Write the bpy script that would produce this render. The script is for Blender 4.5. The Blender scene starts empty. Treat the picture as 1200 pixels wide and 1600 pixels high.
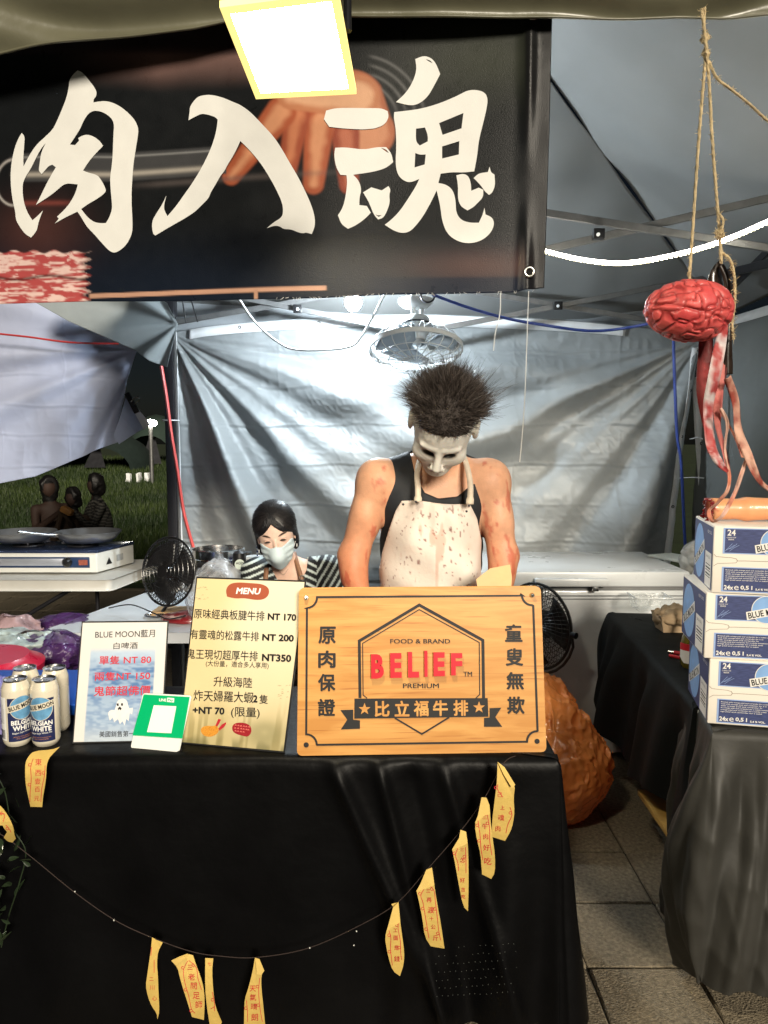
import bpy, bmesh, math, random
import numpy as np
from mathutils import Vector, Matrix, Euler, geometry
random.seed(7); RNG = np.random.default_rng(7)
S = bpy.context.scene
COL = S.collection
R = math.radians

# ---------------------------------------------------------------- camera
CAM_H = 1.5; PITCH = R(5.4); FPX = 1155.0
cd = bpy.data.cameras.new('camera'); cam = bpy.data.objects.new('camera', cd); COL.objects.link(cam)
cam.location = (0, 0, CAM_H); cam.rotation_euler = (R(90) - PITCH, 0, 0)
cd.sensor_fit = 'VERTICAL'; cd.sensor_height = 24; cd.lens = 24 * FPX / 1600
cd.clip_start = 0.05; cd.clip_end = 500
S.camera = cam
# ---------------------------------------------------------------- night sky
w = bpy.data.worlds.new('World'); S.world = w; w.use_nodes = True
wt = w.node_tree; wt.nodes.clear()
sk = wt.nodes.new('ShaderNodeTexSky'); sk.sky_type = 'NISHITA'; sk.sun_disc = False
sk.sun_elevation = R(40); sk.sun_rotation = R(166)
bg = wt.nodes.new('ShaderNodeBackground'); bg.inputs[1].default_value = 0.0015
ow = wt.nodes.new('ShaderNodeOutputWorld')
wt.links.new(sk.outputs[0], bg.inputs[0]); wt.links.new(bg.outputs[0], ow.inputs[0])
S.view_settings.view_transform = 'Standard'; S.view_settings.look = 'None'
S.view_settings.gamma = 1; S.view_settings.use_curve_mapping = False
S.view_settings.exposure = 0.3
S.cycles.max_bounces = 8; S.cycles.transparent_max_bounces = 12
S.cycles.use_denoising = True
S.cycles.sample_clamp_indirect = 6
try: S.cycles.denoiser = 'OPENIMAGEDENOISE'
except Exception: pass

# the market's own overhead lighting reaches the front of the stall as one weak, wide, warm light
sd = bpy.data.lights.new('sun', 'SUN'); sd.energy = 3.4; sd.angle = R(14); sd.color = (1, .90, .74)
so = bpy.data.objects.new('sun', sd); COL.objects.link(so)
SUN_EL, SUN_AZ = 19, 16       # height above the ground, degrees to the right behind the camera
so.rotation_euler = (R(90 - SUN_EL), 0, R(SUN_AZ))
# strengths of the lit lamps in the picture
FLOOD_L = 190.0; BULB_L = 1250.0; STRIP_L = 40.0

# ---------------------------------------------------------------- pixel rays (photo is 1200 x 1600)
CO = Vector((0, 0, CAM_H))
FW = Vector((0, math.cos(PITCH), -math.sin(PITCH))); UP = Vector((0, math.sin(PITCH), math.cos(PITCH)))
def ray(u, v): return FW + Vector((1, 0, 0)) * ((u - 600) / FPX) + UP * ((800 - v) / FPX)
def P(u, v, Y):
    d = ray(u, v); return CO + d * (Y / d.y)
def G(u, v, z):
    d = ray(u, v); return CO + d * ((z - CAM_H) / d.z)
class Plane:
    def __init__(s, p, n, off=0.0):
        s.n = Vector(n).normalized()
        if s.n.y > 0: s.n = -s.n
        s.p = Vector(p)
    @staticmethod
    def of(a, b, c): return Plane(a, (b - a).cross(c - a))
    def __call__(s, u, v, off=0.0):
        d = ray(u, v); t = (s.p + s.n * off - CO).dot(s.n) / d.dot(s.n)
        return CO + d * t

# ---------------------------------------------------------------- materials
MC = {}
def M(name, col, rough=0.5, metal=0.0, var=0.12, scale=12.0, bump=0.0, bscale=60.0, spec=0.5, emit=None, estr=0.0,
      trans=0.0, alpha=1.0, vcol=False, coat=0.0, sheen=0.0, sss=0.0, aniso=None, wave=None, trl=0.0, ior=1.45, rvar=0.1):
    if name in MC: return MC[name]
    m = bpy.data.materials.new(name); m.use_nodes = True; MC[name] = m
    nt = m.node_tree; N = nt.nodes; L = nt.links
    b = N['Principled BSDF']
    b.inputs['Roughness'].default_value = rough; b.inputs['Metallic'].default_value = metal
    b.inputs['Specular IOR Level'].default_value = spec; b.inputs['IOR'].default_value = ior
    b.inputs['Transmission Weight'].default_value = trans; b.inputs['Alpha'].default_value = alpha
    b.inputs['Coat Weight'].default_value = coat; b.inputs['Sheen Weight'].default_value = sheen
    if sss: b.inputs['Subsurface Weight'].default_value = sss; b.inputs['Subsurface Scale'].default_value = 0.01
    tc = N.new('ShaderNodeTexCoord'); co = tc.outputs['Object']
    if aniso:
        mp = N.new('ShaderNodeMapping'); mp.inputs['Scale'].default_value = aniso; L.new(co, mp.inputs[0]); co = mp.outputs[0]
    nz = N.new('ShaderNodeTexNoise'); nz.inputs['Scale'].default_value = scale; nz.inputs['Detail'].default_value = 5
    L.new(co, nz.inputs['Vector'])
    if vcol:
        a = N.new('ShaderNodeAttribute'); a.attribute_name = 'Col'; base = a.outputs['Color']
    else:
        rgb = N.new('ShaderNodeRGB'); rgb.outputs[0].default_value = (*col, 1); base = rgb.outputs[0]
    if var > 0:
        mr = N.new('ShaderNodeMapRange'); mr.inputs['From Min'].default_value = 0.25; mr.inputs['From Max'].default_value = 0.75
        mr.inputs['To Min'].default_value = 1 - var; mr.inputs['To Max'].default_value = 1 + var
        L.new(nz.outputs[0], mr.inputs[0])
        mx = N.new('ShaderNodeMix'); mx.data_type = 'RGBA'; mx.blend_type = 'MULTIPLY'; mx.inputs['Factor'].default_value = 1
        L.new(base, mx.inputs[6]); L.new(mr.outputs[0], mx.inputs[7]); base = mx.outputs[2]
    L.new(base, b.inputs['Base Color'])
    if rvar > 0:
        mr2 = N.new('ShaderNodeMapRange'); mr2.inputs['To Min'].default_value = max(0, rough - rvar); mr2.inputs['To Max'].default_value = min(1, rough + rvar)
        L.new(nz.outputs[0], mr2.inputs[0]); L.new(mr2.outputs[0], b.inputs['Roughness'])
    if bump > 0:
        n2 = N.new('ShaderNodeTexNoise'); n2.inputs['Scale'].default_value = bscale; n2.inputs['Detail'].default_value = 4
        L.new(co, n2.inputs['Vector'])
        bp = N.new('ShaderNodeBump'); bp.inputs['Strength'].default_value = bump; bp.inputs['Distance'].default_value = 0.01
        L.new(n2.outputs[0], bp.inputs['Height']); L.new(bp.outputs[0], b.inputs['Normal'])
    if emit is not None:
        b.inputs['Emission Color'].default_value = (*emit, 1); b.inputs['Emission Strength'].default_value = estr
    if trl > 0:   # thin cloth or film that lets light through
        tr = N.new('ShaderNodeBsdfTranslucent'); L.new(base, tr.inputs[0])
        ms = N.new('ShaderNodeMixShader'); ms.inputs[0].default_value = trl
        out = N['Material Output']; L.new(b.outputs[0], ms.inputs[1]); L.new(tr.outputs[0], ms.inputs[2]); L.new(ms.outputs[0], out.inputs[0])
    return m
def film(name, col, op=0.35, rough=0.15):
    """thin see-through plastic film"""
    m = bpy.data.materials.new(name); m.use_nodes = True; nt = m.node_tree; N = nt.nodes; L = nt.links
    b = N['Principled BSDF']; b.inputs['Base Color'].default_value = (*col, 1); b.inputs['Roughness'].default_value = rough
    tr = N.new('ShaderNodeBsdfTransparent'); tr.inputs[0].default_value = (*[0.55 + 0.45 * c for c in col], 1)
    nz = N.new('ShaderNodeTexNoise'); nz.inputs['Scale'].default_value = 18; nz.inputs['Detail'].default_value = 6
    tc = N.new('ShaderNodeTexCoord'); L.new(tc.outputs['Object'], nz.inputs['Vector'])
    bp = N.new('ShaderNodeBump'); bp.inputs['Strength'].default_value = 0.7; bp.inputs['Distance'].default_value = 0.02
    L.new(nz.outputs[0], bp.inputs['Height']); L.new(bp.outputs[0], b.inputs['Normal'])
    mr = N.new('ShaderNodeMapRange'); mr.inputs['From Min'].default_value = .3; mr.inputs['From Max'].default_value = .7
    mr.inputs['To Min'].default_value = max(0, op - .2); mr.inputs['To Max'].default_value = min(1, op + .25); L.new(nz.outputs[0], mr.inputs[0])
    ms = N.new('ShaderNodeMixShader'); L.new(mr.outputs[0], ms.inputs[0]); L.new(tr.outputs[0], ms.inputs[1]); L.new(b.outputs[0], ms.inputs[2])
    L.new(ms.outputs[0], N['Material Output'].inputs[0]); MC[name] = m
    return m

# ---------------------------------------------------------------- objects, parents, labels
def tag(o, label, cat, group=None):
    o['label'] = label; o['category'] = cat
    if group: o['group'] = group
    return o
def thing(name, label, cat, loc, group=None):
    o = bpy.data.objects.new(name, None); COL.objects.link(o); o.location = loc; o.empty_display_size = 0.05
    return tag(o, label, cat, group)
def kind(o, k): o['kind'] = k; return o
def wpos(o):
    p = Vector(o.location)
    return p + wpos(o.parent) if False else p
def link(me, name, mat=None, parent=None):
    o = bpy.data.objects.new(name, me); COL.objects.link(o)
    if mat is not None:
        for m in (mat if isinstance(mat, (list, tuple)) else [mat]): me.materials.append(m)
    if parent is not None: setpar(o, parent)
    return o
def setpar(o, parent):
    """geometry is in world coordinates; undo the parent's own place (parents carry only a location)"""
    o.parent = parent
    loc = Vector((0, 0, 0)); q = parent
    while q is not None:
        loc += q.location + q.matrix_parent_inverse.translation; q = q.parent
    o.matrix_parent_inverse = Matrix.Translation(-loc)
def smooth(me, ang=None):
    me.polygons.foreach_set('use_smooth', [True] * len(me.polygons))
    if ang is not None:
        try: me.set_sharp_from_angle(angle=R(ang))
        except Exception: pass
class MB:
    def __init__(s): s.v = []; s.f = []
    def add(s, vs, fs):
        b = len(s.v); s.v += [tuple(x) for x in vs]; s.f += [tuple(i + b for i in f) for f in fs]; return s
    def box(s, c, size, rot=None):
        c = Vector(c); h = Vector(size) / 2; rm = rot if rot is not None else Matrix.Identity(3)
        vs = [c + rm @ Vector((x * h.x, y * h.y, z * h.z)) for z in (-1, 1) for y in (-1, 1) for x in (-1, 1)]
        return s.add(vs, [(0, 2, 3, 1), (4, 5, 7, 6), (0, 1, 5, 4), (2, 6, 7, 3), (0, 4, 6, 2), (1, 3, 7, 5)])
    def hexa(s, b4, t4):
        return s.add(list(b4) + list(t4), [(3, 2, 1, 0), (4, 5, 6, 7), (0, 1, 5, 4), (1, 2, 6, 5), (2, 3, 7, 6), (3, 0, 4, 7)])
    def bar(s, a, b, wd, hg, up=(0, 0, 1)):
        a = Vector(a); b = Vector(b); d = (b - a).normalized(); up = Vector(up)
        x = d.cross(up)
        if x.length < 1e-4: x = d.cross(Vector((1, 0, 0)))
        x.normalize(); y = x.cross(d).normalized()
        q = lambda p: [p - x * wd / 2 - y * hg / 2, p + x * wd / 2 - y * hg / 2, p + x * wd / 2 + y * hg / 2, p - x * wd / 2 + y * hg / 2]
        return s.hexa(q(a), q(b))
    def tube(s, pts, r, n=8, cap=True):
        pts = [Vector(p) for p in pts]; k = len(pts); rr = r if isinstance(r, (list, tuple)) else [r] * k
        rings = []; up = None
        for i in range(k):
            d = (pts[min(i + 1, k - 1)] - pts[max(i - 1, 0)])
            d = d.normalized() if d.length > 1e-9 else Vector((0, 0, 1))
            if up is None:
                up = Vector((0, 0, 1)) if abs(d.z) < 0.9 else Vector((1, 0, 0))
            x = d.cross(up).normalized(); y = x.cross(d).normalized(); up = y
            rings.append([pts[i] + (x * math.cos(2 * math.pi * j / n) + y * math.sin(2 * math.pi * j / n)) * rr[i] for j in range(n)])
        vs = [p for g in rings for p in g]; fs = []
        for i in range(k - 1):
            for j in range(n):
                fs.append((i * n + j, i * n + (j + 1) % n, (i + 1) * n + (j + 1) % n, (i + 1) * n + j))
        if cap: fs += [tuple(range(n))[::-1], tuple((k - 1) * n + j for j in range(n))]
        return s.add(vs, fs)
    def lathe(s, prof, c=(0, 0, 0), rm=None, n=24, closed=False):
        c = Vector(c); rm = rm if rm is not None else Matrix.Identity(3); vs = []; fs = []; k = len(prof)
        for (r, z) in prof:
            for j in range(n):
                a = 2 * math.pi * j / n; vs.append(c + rm @ Vector((r * math.cos(a), r * math.sin(a), z)))
        for i in range(k if closed else k - 1):
            i2 = (i + 1) % k
            for j in range(n): fs.append((i * n + j, i * n + (j + 1) % n, i2 * n + (j + 1) % n, i2 * n + j))
        if not closed:
            if prof[0][0] > 1e-6: fs.append(tuple(range(n))[::-1])
            if prof[-1][0] > 1e-6: fs.append(tuple((k - 1) * n + j for j in range(n)))
        return s.add(vs, fs)
    def torus(s, c, Rr, r, rm=None, n=32, m=8, sy=1.0):
        c = Vector(c); rm = rm if rm is not None else Matrix.Identity(3)
        pts = [c + rm @ Vector((Rr * math.cos(2 * math.pi * i / n), Rr * sy * math.sin(2 * math.pi * i / n), 0)) for i in range(n)]
        ax = rm @ Vector((0, 0, 1)); vs = []; fs = []
        for i in range(n):
            o = (pts[i] - c).normalized()
            for j in range(m):
                a = 2 * math.pi * j / m; vs.append(pts[i] + (o * math.cos(a) + ax * math.sin(a)) * r)
        for i in range(n):
            for j in range(m):
                fs.append((i * m + j, ((i + 1) % n) * m + j, ((i + 1) % n) * m + (j + 1) % m, i * m + (j + 1) % m))
        return s.add(vs, fs)
    def build(s, name, mat=None, parent=None, sm=None, bevel=0, seg=2):
        me = bpy.data.meshes.new(name); me.from_pydata(s.v, [], s.f); me.validate()
        bm = bmesh.new(); bm.from_mesh(me)
        if bevel:
            bmesh.ops.remove_doubles(bm, verts=bm.verts, dist=1e-5)
            es = [e for e in bm.edges if len(e.link_faces) == 2 and e.calc_face_angle(0) > 0.5]
            bmesh.ops.bevel(bm, geom=es, offset=bevel, segments=seg, affect='EDGES', profile=0.5)
        bmesh.ops.recalc_face_normals(bm, faces=bm.faces)
        bm.to_mesh(me); bm.free()
        if sm is not None: smooth(me, sm)
        elif bevel: smooth(me, 40)
        return link(me, name, mat, parent)
def npmesh(name, V, F, mat=None, parent=None, sm=True, col=None, ang=None):
    """V (n,3) array, F (m,k) array of equal-sized faces"""
    me = bpy.data.meshes.new(name); V = np.asarray(V, np.float32); F = np.asarray(F, np.int32); k = F.shape[1]
    me.vertices.add(len(V)); me.vertices.foreach_set('co', V.ravel())
    me.loops.add(F.size); me.loops.foreach_set('vertex_index', F.ravel())
    me.polygons.add(len(F)); me.polygons.foreach_set('loop_start', np.arange(0, F.size, k, dtype=np.int32))
    try: me.polygons.foreach_set('loop_total', np.full(len(F), k, np.int32))
    except Exception: pass
    me.update(calc_edges=True); me.validate()
    if col is not None: setcol(me, col)
    if sm: smooth(me, ang)
    return link(me, name, mat, parent)
def setcol(me, col):
    a = me.color_attributes.new('Col', 'FLOAT_COLOR', 'POINT'); c = np.ones((len(me.vertices), 4), np.float32); c[:, :3] = col
    a.data.foreach_set('color', c.ravel())
def gridmesh(name, nu, nv, fn, mat=None, parent=None, col=None, thick=0.0, mask=None):
    """fn(S, T) -> (n,3); S,T in 0..1 (T grows along v)"""
    s, t = np.meshgrid(np.linspace(0, 1, nu + 1), np.linspace(0, 1, nv + 1)); s = s.ravel(); t = t.ravel()
    V = fn(s, t); i = np.arange(nu * nv); r = i // nu; c = i % nu; a = r * (nu + 1) + c
    F = np.stack([a, a + 1, a + nu + 2, a + nu + 1], 1)
    if mask is not None: F = F[mask(s[F].mean(1), t[F].mean(1))]
    o = npmesh(name, V, F, mat, parent, col=None if col is None else col(s, t))
    if thick:
        md = o.modifiers.new('thickness', 'SOLIDIFY'); md.thickness = thick
    return o
def pxgrid(u, v, plane_n, plane_p, off=0.0):
    """vectorised ray-plane for arrays of pixels"""
    d = np.array(FW)[None] + np.outer((u - 600) / FPX, [1, 0, 0]) + np.outer((800 - v) / FPX, np.array(UP))
    n = np.array(plane_n); p = np.array(plane_p) + n * off; c = np.array(CO)
    t = ((p - c) @ n) / (d @ n)
    return c[None] + d * t[:, None]
def pxY(u, v, Y):
    d = np.array(FW)[None] + np.outer((u - 600) / FPX, [1, 0, 0]) + np.outer((800 - v) / FPX, np.array(UP))
    return np.array(CO)[None] + d * (Y / d[:, 1])[:, None]
# ---------------------------------------------------------------- numpy noise
def vnoise(p, scale=1.0, seed=0):
    p = np.asarray(p, float) * scale; i = np.floor(p).astype(np.int64); f = p - i; f = f * f * (3 - 2 * f)
    def h(x, y, z):
        n = (x * 374761393 + y * 668265263 + z * 2147483647 + seed * 974634777) & 0xffffffff
        n = ((n ^ (n >> 13)) * 1274126177) & 0xffffffff
        return ((n ^ (n >> 16)) & 0xffff) / 65535.0
    X, Y, Z = i[..., 0], i[..., 1], i[..., 2]; fx, fy, fz = f[..., 0], f[..., 1], f[..., 2]
    L = lambda a, b, t: a + (b - a) * t
    return L(L(L(h(X, Y, Z), h(X + 1, Y, Z), fx), L(h(X, Y + 1, Z), h(X + 1, Y + 1, Z), fx), fy),
             L(L(h(X, Y, Z + 1), h(X + 1, Y, Z + 1), fx), L(h(X, Y + 1, Z + 1), h(X + 1, Y + 1, Z + 1), fx), fy), fz)
def fbm(p, scale=1.0, seed=0, oc=4):
    r = 0; a = 0.5
    for k in range(oc): r = r + a * vnoise(p, scale * 2 ** k, seed + k); a /= 2
    return r
def sst(a, b, x): t = np.clip((x - a) / (b - a), 0, 1); return t * t * (3 - 2 * t)
def lerpc(a, b, t): t = np.asarray(t)[..., None]; return np.asarray(a) * (1 - t) + np.asarray(b) * t
# ---------------------------------------------------------------- signed distance shapes and surface nets
def smin(a, b, k): h = np.clip(.5 + .5 * (b - a) / k, 0, 1); return b * (1 - h) + a * h - k * h * (1 - h)
def smax(a, b, k): return -smin(-a, -b, k)
def caps(Pn, a, b, r1, r2=None):
    r2 = r1 if r2 is None else r2; a = np.array(a); b = np.array(b); ba = b - a; pa = Pn - a
    h = np.clip((pa @ ba) / (ba @ ba), 0, 1); return np.linalg.norm(pa - h[..., None] * ba, axis=-1) - (r1 + (r2 - r1) * h)
def ell(Pn, c, r, rm=None):
    q = Pn - np.array(c)
    if rm is not None: q = q @ np.array(rm)      # rm columns are the local axes
    r = np.array(r); k0 = np.linalg.norm(q / r, axis=-1); k1 = np.linalg.norm(q / r ** 2, axis=-1) + 1e-9
    return k0 * (k0 - 1) / k1
def poly2(x, y, pts):
    pts = np.array(pts, float); d = np.full(x.shape, 1e9); s = np.ones(x.shape); n = len(pts); j = n - 1
    for i in range(n):
        ex, ey = pts[j] - pts[i]; wx = x - pts[i][0]; wy = y - pts[i][1]
        t = np.clip((wx * ex + wy * ey) / (ex * ex + ey * ey + 1e-12), 0, 1)
        d = np.minimum(d, (wx - ex * t) ** 2 + (wy - ey * t) ** 2)
        c1 = y >= pts[i][1]; c2 = y < pts[j][1]; c3 = ex * wy > ey * wx
        s = np.where((c1 & c2 & c3) | (~c1 & ~c2 & ~c3), -s, s); j = i
    return s * np.sqrt(d)
def sdfmesh(name, f, lo, hi, h, mat=None, parent=None, col=None, xf=None):
    lo = np.array(lo, float); hi = np.array(hi, float); n = np.ceil((hi - lo) / h).astype(int) + 1
    ax = [lo[k] + np.arange(n[k]) * h for k in range(3)]
    g = np.stack(np.meshgrid(*ax, indexing='ij'), -1)
    D = np.empty(n, np.float64)
    for i in range(0, n[0], 16): D[i:i + 16] = f(g[i:i + 16])
    ins = D < 0
    offs = [(a, b, c) for a in (0, 1) for b in (0, 1) for c in (0, 1)]
    m = n - 1
    sub = lambda A, o: A[o[0]:o[0] + m[0], o[1]:o[1] + m[1], o[2]:o[2] + m[2]]
    cnt = sum(sub(ins, o).astype(np.int8) for o in offs); act = (cnt > 0) & (cnt < 8)
    idx = np.full(m, -1, np.int64); idx[act] = np.arange(act.sum())
    pos = np.zeros((act.sum(), 3)); wt_ = np.zeros(act.sum())
    for a in offs:
        for k in range(3):
            if a[k]: continue
            b = list(a); b[k] = 1
            da = sub(D, a)[act]; db = sub(D, b)[act]; cr = (da < 0) != (db < 0)
            t = np.where(cr, da / np.where(cr, da - db, 1), 0)
            q = np.tile(np.array(a, float), (len(da), 1)); q[:, k] = t
            pos += q * cr[:, None]; wt_ += cr
    base = np.argwhere(act)
    V = lo + (base + pos / wt_[:, None]) * h
    Fs = []
    for k in range(3):
        k1, k2 = (k + 1) % 3, (k + 2) % 3
        sl0 = [slice(1, m[0]), slice(1, m[1]), slice(1, m[2])]; sl0[k] = slice(0, m[k])
        sl1 = list(sl0); sl1[k] = slice(1, m[k] + 1)
        A = ins[tuple(sl0)]; B = ins[tuple(sl1)]; cr = np.argwhere(A != B)
        if not len(cr): continue
        off = np.array([1, 1, 1]); off[k] = 0; c = cr + off; fl = A[tuple(cr.T)]
        d1 = np.zeros(3, int); d1[k1] = 1; d2 = np.zeros(3, int); d2[k2] = 1
        q = np.stack([idx[tuple((c - d1 - d2).T)], idx[tuple((c - d2).T)], idx[tuple(c.T)], idx[tuple((c - d1).T)]], 1)
        q[~fl] = q[~fl][:, ::-1]; Fs.append(q)
    F = np.concatenate(Fs); F = F[(F >= 0).all(1)]
    C = None if col is None else col(V)
    if xf is not None: V = xf(V)
    return npmesh(name, V, F, mat, parent, col=C)
# ---------------------------------------------------------------- flat lettering and print
def text2d(body, bold=0.0, shear=0.0, spacing=1.0, align='CENTER', res=3):
    c = bpy.data.curves.new('t', 'FONT'); c.body = body; c.size = 1; c.align_x = align; c.shear = shear
    c.space_character = spacing; c.resolution_u = res; c.offset = bold
    o = bpy.data.objects.new('t', c); COL.objects.link(o)
    bpy.context.view_layer.update(); dg = bpy.context.evaluated_depsgraph_get()
    me = bpy.data.meshes.new_from_object(o.evaluated_get(dg))
    V = [(v.co.x, v.co.y) for v in me.vertices]; F = [tuple(p.vertices) for p in me.polygons]
    bpy.data.objects.remove(o); bpy.data.curves.remove(c); bpy.data.meshes.remove(me)
    return V, F
def fill2d(loops):
    """triangulate outlines with holes by the even-odd curve fill"""
    c = bpy.data.curves.new('f', 'CURVE'); c.dimensions = '2D'; c.fill_mode = 'BOTH'
    for lp in loops:
        sp = c.splines.new('POLY'); sp.points.add(len(lp) - 1); sp.use_cyclic_u = True
        for i, p in enumerate(lp): sp.points[i].co = (p[0], p[1], 0, 1)
    o = bpy.data.objects.new('f', c); COL.objects.link(o); bpy.context.view_layer.update()
    me = bpy.data.meshes.new_from_object(o.evaluated_get(bpy.context.evaluated_depsgraph_get()))
    V = [(v.co.x, v.co.y) for v in me.vertices]; F = [tuple(p.vertices) for p in me.polygons]
    bpy.data.objects.remove(o); bpy.data.curves.remove(c); bpy.data.meshes.remove(me)
    return V, F
def rounded(lp, it=2, lim=62):
    """Chaikin smoothing that keeps sharp corners"""
    for _ in range(it):
        o = []; n = len(lp)
        for i in range(n):
            a = Vector(lp[i - 1]); b = Vector(lp[i]); c = Vector(lp[(i + 1) % n])
            d1 = b - a; d2 = c - b
            if d1.length < 1e-6 or d2.length < 1e-6: o.append(tuple(b)); continue
            if math.degrees(d1.angle(d2)) > lim: o.append(tuple(b))
            else: o += [tuple(a.lerp(b, .75)), tuple(b.lerp(c, .25))]
        lp = o
    return lp
def cutgrid(V, F, step):
    """cut a flat mesh along a square lattice so that it can bend"""
    bm = bmesh.new(); vs = [bm.verts.new((x, y, 0)) for x, y in V]
    for f in F:
        try: bm.faces.new([vs[i] for i in f])
        except ValueError: pass
    for ax in (0, 1):
        a = min(v[ax] for v in V); b = max(v[ax] for v in V); x = a + step
        while x < b:
            co = [0, 0, 0]; co[ax] = x; no = [0, 0, 0]; no[ax] = 1
            bmesh.ops.bisect_plane(bm, geom=bm.verts[:] + bm.edges[:] + bm.faces[:], plane_co=co, plane_no=no); x += step
    bm.verts.index_update()
    V2 = [(v.co.x, v.co.y) for v in bm.verts]; F2 = [tuple(v.index for v in f.verts) for f in bm.faces]; bm.free()
    return V2, F2
def flat(name, V, F, fn, mat, parent, raise_=0.0):
    """place a flat print; fn(x, y, off) -> point; raise_ > 0 gives it thickness"""
    top = [fn(x, y, raise_ if raise_ else 0.0) for x, y in V]; n = len(V)
    me = bpy.data.meshes.new(name)
    if raise_:
        bot = [fn(x, y, -0.0005) for x, y in V]; ed = {}
        for f in F:
            for i in range(len(f)):
                a, b = f[i], f[(i + 1) % len(f)]; ed[(a, b)] = 1
        sides = [(a, b, b + n, a + n) for (a, b) in ed if (b, a) not in ed]
        me.from_pydata(top + bot, [], list(F) + sides)
    else: me.from_pydata(top, [], F)
    me.validate(); return link(me, name, mat, parent)
def text_px(name, body, u, v, h, pl, mat, parent, bold=0.0, ang=0.0, xs=1.0, off=0.001, shear=0.0, spacing=1.0, raise_=0.0, align='CENTER', vert=False):
    """lettering lying on a plane; u,v = centre of the line in the photo, h = cap height in its pixels, ang = tilt in degrees"""
    V, F = text2d(body, bold, shear, spacing, align)
    if not V: return None
    y0 = min(y for x, y in V); y1 = max(y for x, y in V); k = h / max(1e-6, (y1 - y0)); c, s_ = math.cos(R(ang)), math.sin(R(ang)); ym = (y0 + y1) / 2
    def fn(x, y, o=0.0):
        X = x * k * xs; Yy = (y - ym) * k
        return pl(u + X * c + Yy * s_, v + X * s_ - Yy * c, off + o)
    return flat(name, V, F, fn, mat, parent, raise_)
def poly_px(name, loops, pl, mat, parent, off=0.001, raise_=0.0, rnd=0):
    if rnd: loops = [rounded(l, rnd) for l in loops]
    V, F = fill2d(loops)
    return flat(name, V, F, lambda x, y, o=0.0: pl(x, y, off + o), mat, parent, raise_)
def stroke(pts, wd, closed=False):
    """a polyline of a width as one ring outline"""
    n = len(pts); L_ = []; R_ = []
    for i in range(n):
        a = Vector(pts[i - 1] if (closed or i > 0) else pts[i]); c = Vector(pts[(i + 1) % n] if (closed or i < n - 1) else pts[i]); b = Vector(pts[i])
        d1 = (b - a); d2 = (c - b)
        d1 = d1.normalized() if d1.length > 1e-9 else d2.normalized(); d2 = d2.normalized() if d2.length > 1e-9 else d1
        t = (d1 + d2)
        t = t.normalized() if t.length > 1e-6 else d1
        nn = Vector((-t.y, t.x)); k = 1 / max(.35, abs(nn.dot(Vector((-d1.y, d1.x)))))
        L_.append(tuple(b + nn * wd / 2 * k)); R_.append(tuple(b - nn * wd / 2 * k))
    return L_, R_
def stroke_mesh(strokes):
    """many polylines (pts, width, closed) joined into one flat mesh"""
    V = []; F = []
    for st in strokes:
        pts, wd = st[0], st[1]; cl = len(st) > 2 and st[2]
        a, b = stroke(pts, wd, cl); n = len(pts); k = len(V); V += a + b
        for i in range(n if cl else n - 1): F.append((k + i, k + (i + 1) % n, k + n + (i + 1) % n, k + n + i))
    return V, F
def strokes_px(name, strokes, pl, mat, parent, off=0.001):
    V, F = stroke_mesh(strokes); return flat(name, V, F, lambda x, y, o=0.0: pl(x, y, off + o), mat, parent)
def crom(pts, k=6):
    """Catmull-Rom through points"""
    pts = [Vector(p) for p in pts]; o = []; n = len(pts)
    for i in range(n - 1):
        p0, p1, p2, p3 = pts[max(i - 1, 0)], pts[i], pts[i + 1], pts[min(i + 2, n - 1)]
        for j in range(k):
            t = j / k; o.append(0.5 * ((2 * p1) + (p2 - p0) * t + (2 * p0 - 5 * p1 + 4 * p2 - p3) * t * t + (3 * p1 - p0 - 3 * p2 + p3) * t ** 3))
    o.append(pts[-1]); return o
def thick(o, t, off=-1):
    md = o.modifiers.new('thickness', 'SOLIDIFY'); md.thickness = t; md.offset = off; return o
def copytree(o, parent=None):
    c = o.copy(); COL.objects.link(c); c.parent = parent
    if parent is not None: c.matrix_parent_inverse = o.matrix_parent_inverse.copy()
    for ch in [x for x in o.children]: copytree(ch, c)
    return c
# ================================================================ ground
m_pave = M('paver stone', (.23, .19, .13), .78, var=.5, scale=75, bump=1.0, bscale=170, rvar=.15)
m_joint = M('joint sand', (.035, .033, .03), .95, bump=.5, bscale=200)
m_soil = M('dark ground', (.05, .05, .045), .95, bump=.5, bscale=40)
pav = kind(gridmesh('pavement', 1, 1, lambda s, t: np.stack([-6 + 10 * s, -4 + 11.7 * t, s * 0 - .012], 1), m_joint), 'structure')
def paver_mesh(seed, w_=.294, d_=.294, hgt=.05):
    rn = random.Random(seed); mb = MB()
    mb.box((0, 0, -hgt / 2), (w_, d_, hgt)); me_o = mb.build('paver', m_pave, None, bevel=.005, seg=1)
    me = me_o.data; bpy.data.objects.remove(me_o)
    for v in me.vertices: v.co.z += rn.uniform(-.0012, .0012); v.co.x += rn.uniform(-.001, .001)
    return me
pmeshes = [paver_mesh(k) for k in range(6)]
def lay(x, y):
    o = bpy.data.objects.new('paver', random.choice(pmeshes)); COL.objects.link(o)
    o.location = (x, y, random.uniform(-.002, .002)); o.rotation_euler = (R(random.uniform(-.4, .4)), R(random.uniform(-.4, .4)), random.choice([0, math.pi]) + R(random.uniform(-.5, .5)))
    o.parent = pav
for i in range(-12, 5):
    for j in range(0, 13):
        if not (i < -5 and j < 4): lay(.585 + .15 + .3 * i, 1.39 + .15 + .3 * j)
for i in range(-19, -8):
    for j in range(13, 21): lay(.585 + .15 + .3 * i, 1.39 + .15 + .3 * j)
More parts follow.
